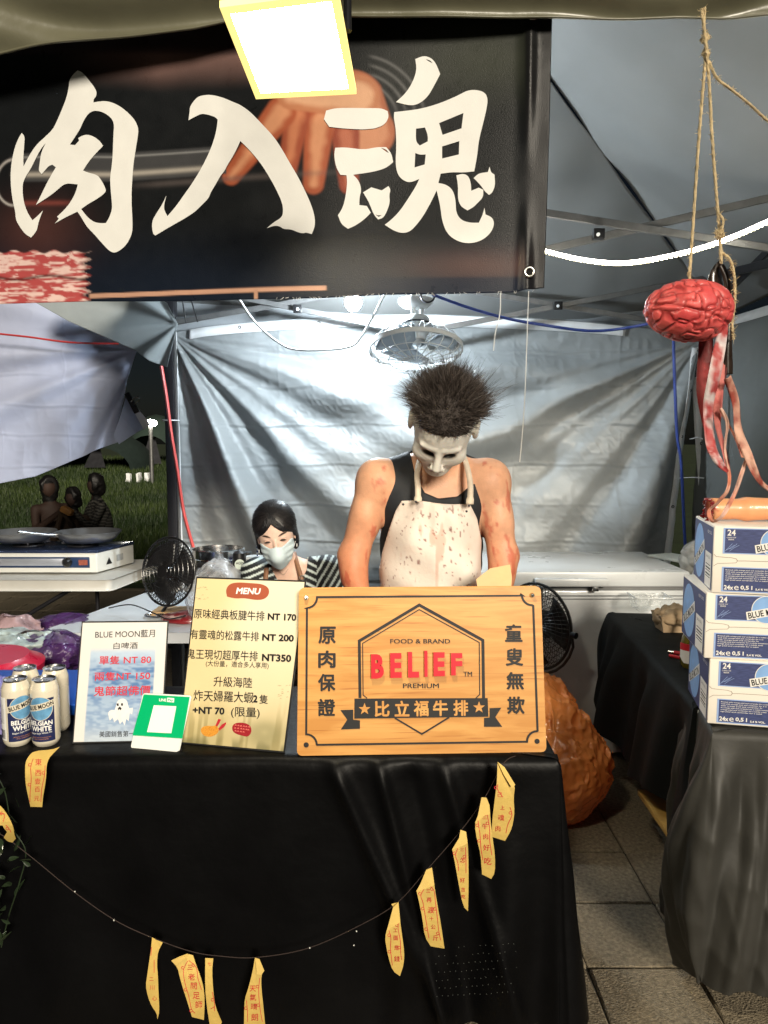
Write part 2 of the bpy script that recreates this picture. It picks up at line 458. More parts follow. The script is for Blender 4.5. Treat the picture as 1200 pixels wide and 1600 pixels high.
# lawn behind the stall, rising gently
def lawn_z(x, y): return np.clip((y - 7.6) * .055, 0, 1.0) + .03 * np.sin(x * .7 + y * .3) * (y > 7.7)
m_lawn = M('lawn soil', (.02, .035, .01), .95, var=.4, scale=3, bump=.6, bscale=30)
kind(gridmesh('ground', 60, 60, lambda s, t: np.stack([-60 + 120 * s, -20 + 180 * t, np.where(-20 + 180 * t < 8.5, -.03, lawn_z(-60 + 120 * s, -20 + 180 * t))], 1), m_lawn), 'structure')
def grass():
    n = 60000; d = 7.7 + 17 * RNG.random(n) ** 1.6; x = -d * .60 + RNG.random(n) * d * .36
    z = lawn_z(x, d); h = (.035 + .05 * RNG.random(n)) * (1 + .04 * d); a = RNG.random(n) * 2 * math.pi; wd = .0035 * (1 + .10 * d)
    lean = h * .5 * RNG.random(n); la = RNG.random(n) * 2 * math.pi
    b = np.stack([x, d, z], 1); r = np.stack([np.cos(a) * wd, np.sin(a) * wd, z * 0], 1); tp = b + np.stack([np.cos(la) * lean, np.sin(la) * lean, h], 1)
    V = np.stack([b - r, b + r, tp], 1).reshape(-1, 3); F = np.arange(3 * n).reshape(-1, 3)
    c = lerpc((.008, .022, .003), (.045, .07, .012), np.clip(RNG.random(n) * (.1 + 1.5 * vnoise(b, .7, 3)), 0, 1.3)); C = np.repeat(c, 3, 0)
    o = npmesh('grass', V, F, M('grass blade', (1, 1, 1), .6, var=0, vcol=True), None, sm=False, col=C)
    tag(o, 'unlit green lawn grass growing behind the stall', 'grass'); kind(o, 'stuff')
grass()
# ================================================================ fabric sheets
m_tarp = M('silver tarp', (.27, .287, .293), .50, metal=.10, var=.07, scale=5, bump=.10, bscale=9, spec=.40, rvar=.05)
m_tarpb = M('pale blue tarp', (.44, .49, .66), .42, var=.07, scale=4, bump=.10, bscale=10, spec=.5, trl=.10)
m_roof = M('grey canopy cloth', (.21, .215, .212), .5, var=.08, scale=4, bump=.10, bscale=12, spec=.5, trl=.03)
m_side = M('grey side cloth', (.165, .175, .172), .5, var=.08, scale=4, bump=.09, bscale=12, spec=.5)
m_hem = M('white hem tape', (.80, .81, .82), .5, var=.06)
m_olive = M('olive canopy cloth', (.135, .13, .085), .32, var=.15, scale=7, bump=.22, bscale=14, spec=.7)
m_black = M('black plastic', (.012, .012, .013), .35, var=.1)
m_steel = M('grey steel tube', (.20, .20, .20), .38, metal=.6, var=.15, scale=30)
m_dark = M('dark steel', (.03, .03, .035), .4, metal=.5)
def gau(x, w): return np.exp(-(x / w) ** 2)
def creases(X, Z, zs, xs, amp=.006, seed=0):
    r = 0
    for k, z0 in enumerate(zs):
        wob = .006 * np.sin(X * 5 + k) + .004 * np.sin(X * 17 + 2 * k)
        on = .35 + .65 * vnoise(np.stack([X * 2.2, X * 0, X * 0 + k], -1), 1, seed + 5)
        r = r + amp * on * (gau(Z - z0 - wob, .006) - .8 * gau(Z - z0 - wob + .016, .009))
    for k, x0 in enumerate(xs):
        r = r + amp * .6 * gau(X - x0 - .004 * np.sin(Z * 9), .005) * vnoise(np.stack([Z * 3, Z * 0, Z * 0 + k], -1), 1, seed + 9)
    return r
def crinkle(X, Z, seed, a=.004):
    p = np.stack([X, Z, X * 0], -1)
    n1 = vnoise(p, 9, seed); n2 = vnoise(p, 19, seed + 3)
    return a * (1 - np.abs(2 * n1 - 1) * 2) + a * .5 * (1 - np.abs(2 * n2 - 1) * 2)
def ridge(a, ph, k):     # soft pleats: round crests, tight valleys
    s = .5 + .5 * np.sin(a * k + ph); return s ** 1.6
YB = 4.3
LT = P(268, 522, YB); RT = P(1092, 532, YB)
def tarp_back(s, t):
    # outline in the photo: left, right, top edges
    ul = 268 + (18) * t; ur = 1092 - 62 * t ** .85
    u = ul + (ur - ul) * s
    top = 524 - 34 * np.sin(np.clip(s * 1.02, 0, 1) * math.pi) ** .55 + 6 * s
    v = top + (1005 - top) * t
    V = pxY(u, v, YB); X, Z = V[:, 0], V[:, 2]
    dl = np.hypot(X - LT.x, Z - LT.z) + 1e-3; al = np.arctan2(LT.z - Z, X - LT.x)
    dr = np.hypot(X - RT.x, Z - RT.z) + 1e-3; ar = np.arctan2(RT.z - Z, RT.x - X)
    wgt = sst(.30, .62, dr / (dl + dr)); q3 = np.stack([X, Z, X * 0], -1)
    wl = al + .09 * vnoise(q3, 1.6, 4); wr = ar + .12 * vnoise(q3, 1.5, 8)
    A1 = .125 * np.clip(dl, 0, 1.5) * sst(.05, .22, al) * (1 - .6 * sst(1.4, 2.4, dl)); A2 = .12 * np.clip(dr, 0, 1.5) * sst(.10, .3, ar) * (1 - .6 * sst(1.4, 2.4, dr))
    rl = ridge(wl, .4, 17) * (.7 + .5 * np.sin(wl * 7)) + .35 * ridge(wl, 1.4, 37) * np.exp(-dl)
    rr = ridge(wr, 1.0, 15) * (.7 + .5 * np.sin(wr * 5 + 1)) + .35 * ridge(wr, .2, 33) * np.exp(-dr)
    d = A1 * rl * wgt + A2 * rr * (1 - sst(.42, .70, dr / (dl + dr)))
    # loose sagging bands in the middle of the upper part
    mid = np.exp(-((X - .45) / .75) ** 2)
    d = d + .045 * mid * np.sin((Z + .16 * (X - .45) ** 2) * 17 + 1.2 * vnoise(V, 1.2, 2)) * sst(.9, 1.5, Z)
    d = d + .04 * vnoise(np.stack([X * 1.2, Z * 1.2, X * 0], -1), 1.7, 21) + .02 * vnoise(np.stack([X * 1.5, Z * 3, X * 0], -1), 2.2, 31)
    d = d + creases(X, Z, [2.02, 1.82, 1.60, 1.37, 1.14, .93, .7], [-.6, .1, .75, 1.35], .0035, 3) + crinkle(X, Z, 5, .0030) + .0022 * (1 - np.abs(2 * vnoise(np.stack([X * 1.0 + Z * .6, Z, X * 0], -1), 33, 6) - 1) * 2) * vnoise(V, 4, 9)
    V[:, 1] -= d - .03
    return V
bt = thing('tarpaulin_wall', 'wide silver grey tarpaulin back wall with fanned folds behind the two cooks', 'tarpaulin', (.3, YB, 0))
bo = gridmesh('sheet', 520, 300, tarp_back, m_tarp, bt); thick(bo, .0012)
def edge_strip(name, fn, s0, t0, s1, t1, wd_px, n, parent, mat=m_hem, off=.006, inner=(1, 0)):
    """hem tape that follows the sheet; inner = direction in the s,t square towards the cloth"""
    k = np.linspace(0, 1, n + 1); S1 = s0 + (s1 - s0) * k; T1 = t0 + (t1 - t0) * k
    A = fn(S1, T1); B = fn(S1 + inner[0] * wd_px, T1 + inner[1] * wd_px); A[:, 1] -= off; B[:, 1] -= off
    V = np.concatenate([A, B]); i = np.arange(n); F = np.stack([i, i + 1, i + n + 2, i + n + 1], 1)
    return thick(npmesh(name, V, F, mat, parent), .002, 0)
edge_strip('hem', tarp_back, 0, 0, 0, .96, .011, 80, bt)
edge_strip('hem', tarp_back, 1, .03, 1, .96, -.013, 80, bt)
edge_strip('hem', tarp_back, .035, 0.004, .86, 0.004, .03, 160, bt, inner=(0, 1), off=.012)
def eyelet(p, parent, r=.009, mat=None, n=(0, -1, 0)):
    mb = MB(); rm = Vector((0, 0, 1)).rotation_difference(Vector(n)).to_matrix()
    mb.torus(p, r, r * .35, rm, 14, 6); o = mb.build('eyelet', mat or m_dark, parent, sm=60); return o
def eyelets_on(fn, lst, parent, off=.012, r=.007):
    for s, t in lst:
        p = fn(np.array([s]), np.array([t]))[0]; eyelet(Vector((p[0], p[1] - off, p[2])), parent, r)
eyelets_on(tarp_back, [(.005, .10), (.005, .36), (.005, .62), (.13, .016), (.28, .016), (.995, .17), (.993, .32), (.993, .55), (.993, .74)], bt)
# ---- upper band of cloth between tarpaulin and roof eave (the roof's back valance)
def back_band(s, t):
    V = pxY(250 + 860 * s, 400 + (120) * t, YB + .12)
    V[:, 1] -= .03 * np.sin(V[:, 2] * 32 + 3 * V[:, 0]) + .02 * vnoise(V, 3, 7); return V
# ---- right side wall
def right_wall(s, t):
    y = 4.38 - 2.9 * s; x = 1.84 + .14 * s; zt = 2.17 + .02 * s; z = zt * (1 - t) + .0 * t
    x = x - (.05 * (1 - s) ** 2 * t)
    X = x + .05 * vnoise(np.stack([y * 1.3, z * 1.3, y * 0], -1), 1.5, 61) + .02 * np.sin(y * 6 + z * 2) * (.3 + t) + creases(y, z, [1.75, 1.25, .8], [3.3, 2.6], .003, 12) + crinkle(y, z, 15, .002)
    return np.stack([X, y, z], 1)
rw = thing('side_wall', 'plain dark grey cloth side wall behind the hanging props and beer boxes', 'tent wall', (1.85, 3, 0))
thick(gridmesh('sheet', 200, 140, right_wall, m_side, rw), .0015)
def strip_pts(name, A, B, mat, parent, th=.002):
    V = np.concatenate([np.array(A), np.array(B)]); n = len(A) - 1; i = np.arange(n); F = np.stack([i, i + 1, i + n + 2, i + n + 1], 1)
    return thick(npmesh(name, V, F, mat, parent), th, 0)
k = np.linspace(0, 1, 40)
a = right_wall(k, k * 0 + .0); b = right_wall(k, k * 0 + .022); a[:, 0] -= .008; b[:, 0] -= .008; strip_pts('hem', a, b, m_hem, rw)
pts = [P(1089 + 20 * q ** 1.3, 590 + 290 * q, 4.34) for q in k]; strip_pts('hem', [p + Vector((-.028, 0, 0)) for p in pts], [p + Vector((.03, 0, 0)) for p in pts], m_hem, rw)
for q in (.05, .32, .62): eyelet(P(1091 + 17 * q, 600 + 290 * q, 4.33), rw, .008)
# ---- pale tarpaulin on the left, lifted at its corner
tl_c = P(222, 548, 4.5)
def lt_edge(t):           # right edge from the gathered corner down to the clipped tip
    u = np.interp(t, [0, .35, .62, .82, 1], [218, 204, 196, 187, 186]); v = np.interp(t, [0, .35, .62, .82, 1], [545, 590, 625, 655, 686]); return u, v
def left_tarp(s, t):
    ue, ve = lt_edge(t); u0 = -140; v0 = 452 + (840 - 452) * t
    top = 470 + 0 * s
    # bottom edge: gentle S from the tip to the left
    u = u0 + (ue - u0) * s
    vb = np.interp(u, [-140, 0, 60, 110, 160, 190, 235], [806, 756, 744, 722, 702, 689, 668])
    vt = np.interp(u, [-140, 100, 150, 190, 235], [440, 478, 505, 530, 548])
    v = vt + (vb - vt) * (t if True else t)
    V = pxY(u, v, 4.5); X, Z = V[:, 0], V[:, 2]
    d = np.hypot(X - tl_c.x, Z - tl_c.z); a_ = np.arctan2(tl_c.z - Z, tl_c.x - X) + .10 * vnoise(V, 1.6, 40)
    f = np.exp(-d * .7) * sst(0, .25, d)
    dd = .085 * np.clip(d, 0, 1.3) * sst(0, .2, d) * ridge(a_, .3, 17) * (.8 + .4 * np.sin(a_ * 6)) + .05 * vnoise(V, 1.5, 44) + creases(X, Z, [1.9, 1.72, 1.55, 1.36], [-1.9, -2.3], .003, 7) + crinkle(X, Z, 25, .002)
    V[:, 1] -= dd; return V
lt = thing('tarpaulin', 'pale blue tarpaulin lifted up at one corner with a bulldog clip, over the lawn', 'tarpaulin', (-2, 4.5, 0))
thick(gridmesh('sheet', 300, 180, left_tarp, m_tarpb, lt), .0015)
fl = [P(196, 622, 4.46), P(233, 665, 4.5), P(212, 677, 4.44), P(186, 694, 4.42), P(178, 680, 4.40), P(188, 650, 4.41)]
mb = MB(); mb.add(fl + [P(200, 662, 4.43)], [(i, (i + 1) % 6, 6) for i in range(6)]); thick(mb.build('folded_corner', m_tarpb, lt), .0015)
mb = MB(); mb.add([P(196, 620, 4.452), P(202, 621, 4.452), P(235, 663, 4.47), P(225, 672, 4.47)], [(0, 1, 2, 3)]); thick(mb.build('hem', m_hem, lt), .003)
cl = thing('bulldog_clip', 'black and steel bulldog clip gripping the lifted corner of the pale tarpaulin', 'clip', P(205, 632, 4.43))
mb = MB(); a_, b_ = P(198, 614, 4.42), P(214, 645, 4.42); mb.bar(a_, b_, .03, .02, (0, 1, 0)); mb.build('jaw', m_black, cl, bevel=.003)
mb = MB(); mb.tube(crom([P(205, 628, 4.41), P(210, 622, 4.40), P(216, 621, 4.40), P(217, 626, 4.40), P(208, 632, 4.41)], 5), .005, 6); mb.build('lever', M('chrome', (.6, .6, .6), .15, metal=1, var=0), cl, sm=60)
# ---- grey corner flap of the canopy hanging over it
def flap_fn(s, t):
    bl = [(50, 470), (110, 503), (165, 527), (214, 549), (236, 565), (262, 574)]; tlp = [(80, 440), (130, 445), (180, 450), (230, 456), (262, 474), (279, 507)]
    f = lambda L, i: np.interp(s, np.linspace(0, 1, 6), [q[i] for q in L])
    u = f(tlp, 0) * (1 - t) + f(bl, 0) * t; v = f(tlp, 1) * (1 - t) + f(bl, 1) * t
    V = pxY(u, v, 4.1 - .12 * (1 - t) * 0)
    a_ = np.arctan2(v - 507, 279 - u); V[:, 1] -= .030 * np.sin(a_ * 9 + .6) * np.clip(np.hypot(u - 279, v - 507) / 90, 0, 1) + .02 * vnoise(V, 3, 51); return V
ff = tag(gridmesh('canopy_flap', 90, 50, flap_fn, M('grey flap cloth', (.27, .30, .31), .4, var=.06, bump=.05, spec=.5), None), 'grey triangular canopy flap hanging at the left tent post', 'canopy flap'); thick(ff, .0015)
# ================================================================ tent
tent = thing('canopy_tent', 'grey pop-up canopy tent roof with its scissor truss frame over the stall', 'tent', (.35, 3.0, 0))
E_ = [Vector((-1.35, 1.80, 2.54)), Vector((2.1, 1.80, 2.54)), Vector((2.0, 4.45, 2.22)), Vector((-1.35, 4.45, 2.26))]; PK = Vector((.4, 2.95, 3.15))
for k_ in range(4):
    A, B = E_[k_], E_[(k_ + 1) % 4]
    def f(s, t, A=A, B=B, k_=k_):
        p = np.array(A)[None] * ((1 - s) * (1 - t))[:, None] + np.array(B)[None] * (s * (1 - t))[:, None] + np.array(PK)[None] * t[:, None]
        p[:, 2] += (-.10 * np.sin(s * math.pi) * np.sin((1 - t) * math.pi * .8)) * (1 - t) + .03 * vnoise(p, 1.6, 70 + k_) + .012 * vnoise(p * np.array([1, 1, 1]), 5, 77) * (1 - t) + .008 * np.sin((s - .5) * 60 * (1 - t)) * t * (1 - t) * 2
        return p
    thick(gridmesh('roof_panel', 110, 80, f, m_roof, tent), .0015)
thick(gridmesh('back_valance', 160, 30, back_band, M('valance cloth', (.36, .38, .40), .38, var=.06, bump=.06), tent), .0015)
# front valance: olive, sagging down on the left
def fval(s, t):
    u = -140 + 1480 * s
    vb = np.interp(u, [-140, 0, 100, 200, 300, 345, 420, 560, 700, 850, 1000, 1200, 1340], [100, 78, 64, 52, 38, 27, 10, 20, 21, 23, 24, 24, 24])
    vt = vb * 0 - 60
    v = vt + (vb - vt) * t
    V = pxY(u, v, 1.79); V[:, 1] -= .02 * np.sin(t * math.pi * 1.5) + .018 * vnoise(V, 7, 81) + .010 * np.sin(V[:, 2] * 60 + 14 * vnoise(V, 3, 84))
    return V
thick(gridmesh('front_valance', 240, 40, fval, m_olive, tent), .002)
k = np.linspace(0, 1, 200); a = fval(k, k * 0 + .992); b = fval(k, k * 0 + 1.0); a[:, 1] -= .004; b[:, 1] -= .004; b[:, 2] -= .003
strip_pts('valance_hem', a, b, m_olive, tent, .006)
# truss bars
bars = []
def truss(a, b, w_=.028, name='truss_bar', mat=m_steel):
    mb = MB(); mb.bar(a, b, .016, w_, (0, 0, 1)); return mb.build(name, mat, tent, bevel=.002, seg=1)
YT = 4.12
truss(P(262, 506, YT + .02), P(668, 436, YT + .02)); truss(P(262, 442, YT), P(668, 524, YT))
truss(P(632, 524, YT), P(1115, 432, YT)); truss(P(632, 438, YT + .02), P(1115, 517, YT + .02))
for u, v in ((465, 483), (872, 478)):
    mb = MB(); mb.box(P(u, v, YT - .03), (.045, .03, .045)); mb.build('truss_joint', m_black, tent, bevel=.004)
    mb = MB(); mb.lathe([(0, -.006), (.008, -.006), (.008, 0)], P(u, v, YT - .05), Matrix.Rotation(R(90), 3, 'X'), 10); mb.build('bolt', m_hem, tent, sm=40)
YN = 3.0
truss(P(640, 300, YN), P(1330, 408, YN), .03); truss(P(640, 440, YN + .02), P(1330, 280, YN + .02), .03)
mb = MB(); mb.box(P(935, 366, YN - .03), (.045, .03, .04)); mb.build('truss_joint', m_black, tent, bevel=.004)
mb = MB(); mb.lathe([(0, -.006), (.007, -.006), (.007, 0)], P(935, 366, YN - .05), Matrix.Rotation(R(90), 3, 'X'), 10); mb.build('bolt', m_hem, tent, sm=40)
truss(P(1132, 428, 3.9), P(1260, 398, 3.0), .04, mat=m_dark); truss(P(1140, 452, 3.9), P(1215, 378, 3.4), .04, mat=m_dark)
# posts
for u0, w_, YP in ((262, .05, 4.25),):
    a = P(u0, 470, YP); x = a.x
    mb = MB(); mb.box((x, YP, a.z / 2 + .02), (.055, .055, a.z + .04)); mb.build('post', m_dark, tent, bevel=.005)
    mb = MB(); mb.box((x + .034, YP, a.z / 2 + .02), (.012, .03, a.z)); mb.build('post_channel', m_steel, tent, bevel=.002)
    mb = MB(); mb.box((x, YP - .0, P(u0, 480, YP).z), (.085, .085, .10)); mb.build('post_head', m_dark, tent, bevel=.006)
    mb = MB(); mb.torus((x, YP, P(262, 657, YP).z), .046, .004, None, 16, 6); mb.build('cable_tie', m_hem, tent, sm=60)
mb = MB(); mb.box((2.02, 4.40, 1.1), (.055, .055, 2.2)); mb.build('post', m_dark, tent, bevel=.005)
for x in (-1.42, 2.16):
    mb = MB(); mb.box((x, 1.86, 1.25), (.055, .055, 2.5)); mb.build('post', m_dark, tent, bevel=.005)
# ================================================================ cords and strings in the tent
def cord(name, pts, r, mat, label, cat='cord', k=8, n=6, par=None):
    mb = MB(); mb.tube(crom(pts, k), r, n); o = mb.build(name, mat, par, sm=60)
    if par is None: tag(o, label, cat)
    return o
m_wcord = M('white cable', (.75, .75, .74), .4, var=.03); m_rcord = M('red cable', (.55, .05, .05), .4, var=.05); m_bcord = M('blue cord', (.03, .06, .28), .5, var=.05)
cord('cable', [P(u, v, 3.6) for u, v in [(372, 465), (400, 505), (440, 538), (475, 547), (540, 543), (565, 525), (600, 462)]], .0065, m_wcord, 'white cable looping down under the tent truss beside the bulb', 'cable')
cord('cord', [P(u, v, 3.4) for u, v in [(675, 460), (730, 480), (790, 497), (850, 508), (920, 517), (975, 513), (1030, 502)]], .007, m_bcord, 'blue cord slung sideways from behind the banner to the brain prop')
cord('cord', [P(u, v, 4.0) for u, v in [(1052, 510), (1054, 590), (1058, 680), (1064, 720), (1068, 800), (1072, 880)]], .008, m_bcord, 'dark blue cord hanging straight down beside the gap in the walls')
cord('cable', [P(-40, 518, 4.3), P(40, 526, 4.3), P(110, 535, 4.3), P(185, 537, 4.3)], .006, m_rcord, 'red cable strung in front of the pale blue tarpaulin', 'cable')
cord('cable', [P(u, v, 4.14) for u, v in [(252, 572), (260, 620), (268, 680), (278, 740), (287, 800), (302, 855)]], .010, M('red hose', (.70, .10, .09), .4, var=.05), 'red cable running down beside the dark tent post', 'cable')
m_str = M('white string', (.8, .8, .78), .7, var=.1)
cord('string', [P(782, 457, 2.4), P(781, 490, 2.4), P(774, 520, 2.4), P(771, 548, 2.4)], .0018, m_str, 'short white string end dangling below the banner', 'string')
cord('string', [P(826, 455, 2.4), P(823, 540, 2.4), P(820, 620, 2.4), P(816, 680, 2.4), P(812, 722, 2.4)], .0016, m_str, 'long thin white string dangling below the banner corner', 'string')
for a_, b_ in (((285, 470), (291, 505)), ((299, 470), (309, 503))):
    cord('strap', [P(*a_, 4.05), P((a_[0] + b_[0]) / 2, (a_[1] + b_[1]) / 2, 4.05), P(*b_, 4.05)], .004, m_black, '', par=tent)
cord('tie', [P(1060, 747, 4.2), P(1082, 746, 4.2), P(1100, 747, 4.2)], .003, m_hem, '', par=rw)
cord('tie', [P(1078, 686, 4.2), P(1090, 684, 4.2), P(1098, 686, 4.2)], .003, m_hem, '', par=rw)
# ================================================================ banner
# one taut sheet; its place comes from three of its corners
BPL = Plane.of(P(-60, 476, 1.93), P(850, 452, 1.84), P(863, 5, 1.84))
def bwave(x, z): return .004 * math.sin(x * 5 + z * 2) + .003 * math.sin(x * 11 - z * 4)
def bpt(u, v, off=0.0):
    p = BPL(u, v); return p + BPL.n * (off + bwave(p.x, p.z))
def bright(v): return np.interp(v, [5, 24, 200, 452], [863, 862, 858, 850])
def bbot(u): return np.interp(u, [-60, 0, 140, 300, 500, 600, 700, 800, 850, 870], [476, 475, 471, 471, 466, 460, 459, 457, 450, 449])
def banner_fn(s, t):
    v0 = np.interp(s, [0, .4, .5, 1], [40, 20, 5, 3]); u = -60 + (bright(v0 + 440 * t) + 60) * s; v = v0 + (bbot(u) - v0) * t
    V = pxgrid(u, v, BPL.n, BPL.p); wv = .004 * np.sin(V[:, 0] * 5 + V[:, 2] * 2) + .003 * np.sin(V[:, 0] * 11 - V[:, 2] * 4)
    # hem pleat at the right side
    wv = wv + .010 * gau(u - np.interp(v, [0, 452], [828, 822]), 9) * (.5 + .5 * np.sin(v / 60)) + .003 * vnoise(V, 14, 2) * sst(800, 830, u)
    return V + np.array(BPL.n)[None] * wv[:, None]
def banner_col(s, t):
    v0 = np.interp(s, [0, .4, .5, 1], [40, 20, 5, 3]); u = -60 + (bright(v0 + 440 * t) + 60) * s; v = v0 + (bbot(u) - v0) * t
    q = np.stack([u / 100, v / 100, u * 0], -1)
    C = np.tile(np.array([.008, .009, .010]), (len(u), 1)); blend = lambda C, c, m: C * (1 - m[:, None]) + np.array(c)[None] * m[:, None]
    C = blend(C, (.006, .010, .02), sst(330, 450, v) * .8 + 0 * u)
    C = blend(C, (.05, .055, .04), gau(u - 760, 120) * gau(v - 90, 60) * .7)
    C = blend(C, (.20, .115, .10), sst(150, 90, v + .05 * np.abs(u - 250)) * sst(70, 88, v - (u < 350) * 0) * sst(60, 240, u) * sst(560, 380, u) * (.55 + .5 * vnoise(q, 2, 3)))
    C = blend(C, (.05, .03, .03), sst(90, 80, v) * sst(560, 300, u) * .6)
    C = blend(C, (.09, .035, .03), gau(u - 60, 70) * gau(v - 360, 50) * .6)
    C = blend(C, (.09, .05, .045), gau(u - 760, 110) * gau(v - 415, 26) * .7)
    # sleeve
    for k_ in range(4): C = blend(C, (.12, .12, .12), gau(np.hypot(u - 560, (v - 190)) - (62 + 14 * k_), 2.6) * sst(570, 590, u) * sst(190, 150, v) * .8)
    # the pressing hand
    def cap(C, a, b, r0, r1, c, c2):
        a = np.array(a, float); b = np.array(b, float); ba = b - a; pu = u - a[0]; pv = v - a[1]; h = np.clip((pu * ba[0] + pv * ba[1]) / (ba @ ba), 0, 1)
        d = np.hypot(pu - h * ba[0], pv - h * ba[1]) - (r0 + (r1 - r0) * h); m = sst(3.2, -3.2, d); cc = lerpc(c, c2, sst(-2, -15, d + 4 * vnoise(q, 9, 2))) * (1 - .18 * vnoise(q * np.array([1, 1, 1]), 4, 6))[:, None]; return C * (1 - m[:, None]) + cc * m[:, None]
    sk1 = (.40, .10, .045); sk2 = (.66, .30, .16)
    C = cap(C, (548, 165), (575, 205), 56, 42, (.42, .14, .07), (.6, .27, .15))
    C = cap(C, (540, 210), (545, 288), 22, 15, (.30, .06, .03), (.5, .16, .09))
    C = cap(C, (500, 190), (490, 288), 24, 16, sk1, sk2); C = cap(C, (465, 180), (446, 287), 20, 13, (.34, .08, .04), (.55, .2, .1)); C = cap(C, (440, 175), (362, 276), 24, 14, sk1, sk2)
    C = cap(C, (455, 150), (560, 150), 22, 34, (.5, .2, .1), (.72, .4, .24))
    # the blade
    vb = np.interp(u, [0, 180, 330, 600, 860], [268, 269, 258, 240, 225])
    on = sst(12, 40, u) * sst(700, 600, u) * (1 - sst(340, 360, u) * sst(640, 600, u) * .0); sk = gau(np.hypot(u - 540, (v - 190) * .9) - 0, 60)
    C = blend(C, (.05, .05, .052), sst(24, 20, np.abs(v - vb + 6)) * on * (1 - sk) * (u < 355))
    C = blend(C, (.34, .31, .27), gau(v - vb - 5, 4) * on * (u < 352)); C = blend(C, (.20, .2, .2), gau(v - vb + 22, 1.6) * on * (u < 345))
    C = blend(C, (.11, .09, .085), gau(v - vb - 24, 5) * sst(180, 260, u) * sst(600, 420, u) * .5)
    C = blend(C, (.45, .42, .40), gau(np.hypot((u - 22) * 1.25, (v - 285)) - 36, 2) * sst(30, 15, u) * .8)
    C = blend(C, (.20, .05, .04), gau(v - 318, 4) * sst(20, 40, u) * sst(140, 90, u) * .7)
    # meat
    er = 136 + 5 * np.sin(v * .5) + 4 * vnoise(q, 12, 9); mt = sst(er + 1, er - 1, u) * sst(394, 397, v + 3 * vnoise(q, 6, 4) - 2 * np.sin(u * .2))
    ma = fbm(np.stack([u / 100 + .3 * vnoise(q, 6, 2), v / 22, u * 0], -1), 6, 12, 3); mc = lerpc((.40, .07, .07), (.70, .50, .46), sst(.36, .56, ma)); mc = mc * (1 - .75 * gau(v - 434 - 3 * np.sin(u * .06), 2.5))[:, None] * (1 - .6 * sst(er - 12, er - 2, u))[:, None]
    C = C * (1 - mt[:, None]) + mc * mt[:, None]
    # wooden rail
    vr = np.interp(u, [130, 510], [463, 450]); C = blend(C, (.42, .24, .17), sst(4.4, 2.6, np.abs(v - vr)) * sst(138, 142, u) * sst(512, 508, u))
    C = blend(C, (.35, .2, .14), sst(4, 3, np.abs(u - 401)) * sst(452, 456, v))
    C = blend(C, (.004, .008, .02), sst(430, 436, v) * sst(560, 600, u) * .85); C = blend(C, (.010, .010, .011), sst(818, 823, u) * .9)
    return C
ban = thing('banner', 'black vinyl banner with three white brush characters over a print of raw meat', 'banner', tuple(bpt(400, 250)))
m_ban = M('printed vinyl', (1, 1, 1), .30, var=.05, scale=30, vcol=True, bump=.10, bscale=420, spec=.16, rvar=.08)
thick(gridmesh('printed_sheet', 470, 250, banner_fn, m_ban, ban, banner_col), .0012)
m_bw = M('white print', (.78, .775, .74), .42, var=.04, scale=20, bump=.06, bscale=420)
def conv(l, k_, ox, oy): return [(ox + x / k_, oy + y / k_) for x, y in l]
rou = [conv([(620,65),(655,78),(700,130),(740,180),(768,225),(768,265),(745,290),(745,315),(780,308),(840,303),(900,318),(960,350),(1020,400),(1065,450),(1090,510),(1088,560),(1078,620),(1065,700),(1050,800),(1042,900),(1036,1000),(1035,1100),(1040,1200),(1042,1290),(1030,1350),(990,1420),(940,1462),(900,1480),(860,1465),(800,1400),(740,1330),(690,1280),(660,1230),(640,1195),(615,1160),(570,1182),(530,1200),(435,1253),(455,1235),(470,1212),(455,1200),(510,1150),(560,1090),(600,1020),(620,950),(540,940),(500,955),(450,1000),(380,1050),(290,1105),(330,1030),(380,930),(420,860),(448,815),(420,795),(390,805),(360,840),(335,868),(312,840),(315,810),(325,740),(335,690),(368,625),(330,670),(290,740),(250,820),(210,880),(190,920),(182,960),(185,1040),(200,1110),(230,1180),(262,1225),(310,1185),(345,1150),(320,1210),(305,1260),(295,1310),(250,1360),(200,1330),(150,1260),(128,1215),(125,1160),(105,1080),(90,980),(85,860),(95,760),(115,670),(145,590),(175,543),(200,570),(195,640),(188,740),(190,805),(230,730),(290,640),(360,580),(425,520),(460,450),(500,360),(535,270),(550,200),(555,140),(585,95)], 5, 0, 100),
  conv([(770,378),(820,390),(880,430),(905,480),(898,560),(893,700),(885,800),(875,860),(870,920),(875,1000),(882,1080),(885,1140),(860,1210),(835,1248),(790,1250),(740,1240),(690,1200),(645,1140),(700,1100),(780,1055),(835,1010),(838,985),(800,910),(770,875),(700,858),(662,842),(700,780),(760,710),(818,650),(790,610),(740,575),(690,563),(650,575),(625,590),(632,610),(600,645),(560,640),(600,580),(640,520),(665,460),(700,405),(735,382)], 5, 0, 100)]
ru = [conv([(345,60),(380,45),(440,38),(520,55),(600,90),(650,110),(720,160),(800,245),(880,330),(940,420),(990,510),(1050,610),(1100,710),(1140,800),(1165,880),(1168,950),(1145,1008),(1105,996),(1090,1003),(1060,1000),(1000,975),(950,975),(930,958),(890,950),(835,970),(880,930),(930,900),(948,870),(945,800),(900,700),(850,610),(800,530),(745,460),(690,400),(650,362),(610,450),(560,530),(540,572),(515,600),(470,680),(450,710),(430,760),(400,790),(385,805),(340,850),(280,890),(200,935),(130,975),(60,1017),(42,1000),(36,920),(70,860),(110,800),(138,738),(122,800),(122,840),(145,882),(200,820),(260,735),(320,650),(380,550),(430,450),(465,360),(485,280),(492,212),(470,190),(385,168),(340,190),(290,218),(298,160),(300,120)], 4.4444, 230, 140)]
H_ = lambda l: conv(l, 4.2857, 510, 80)
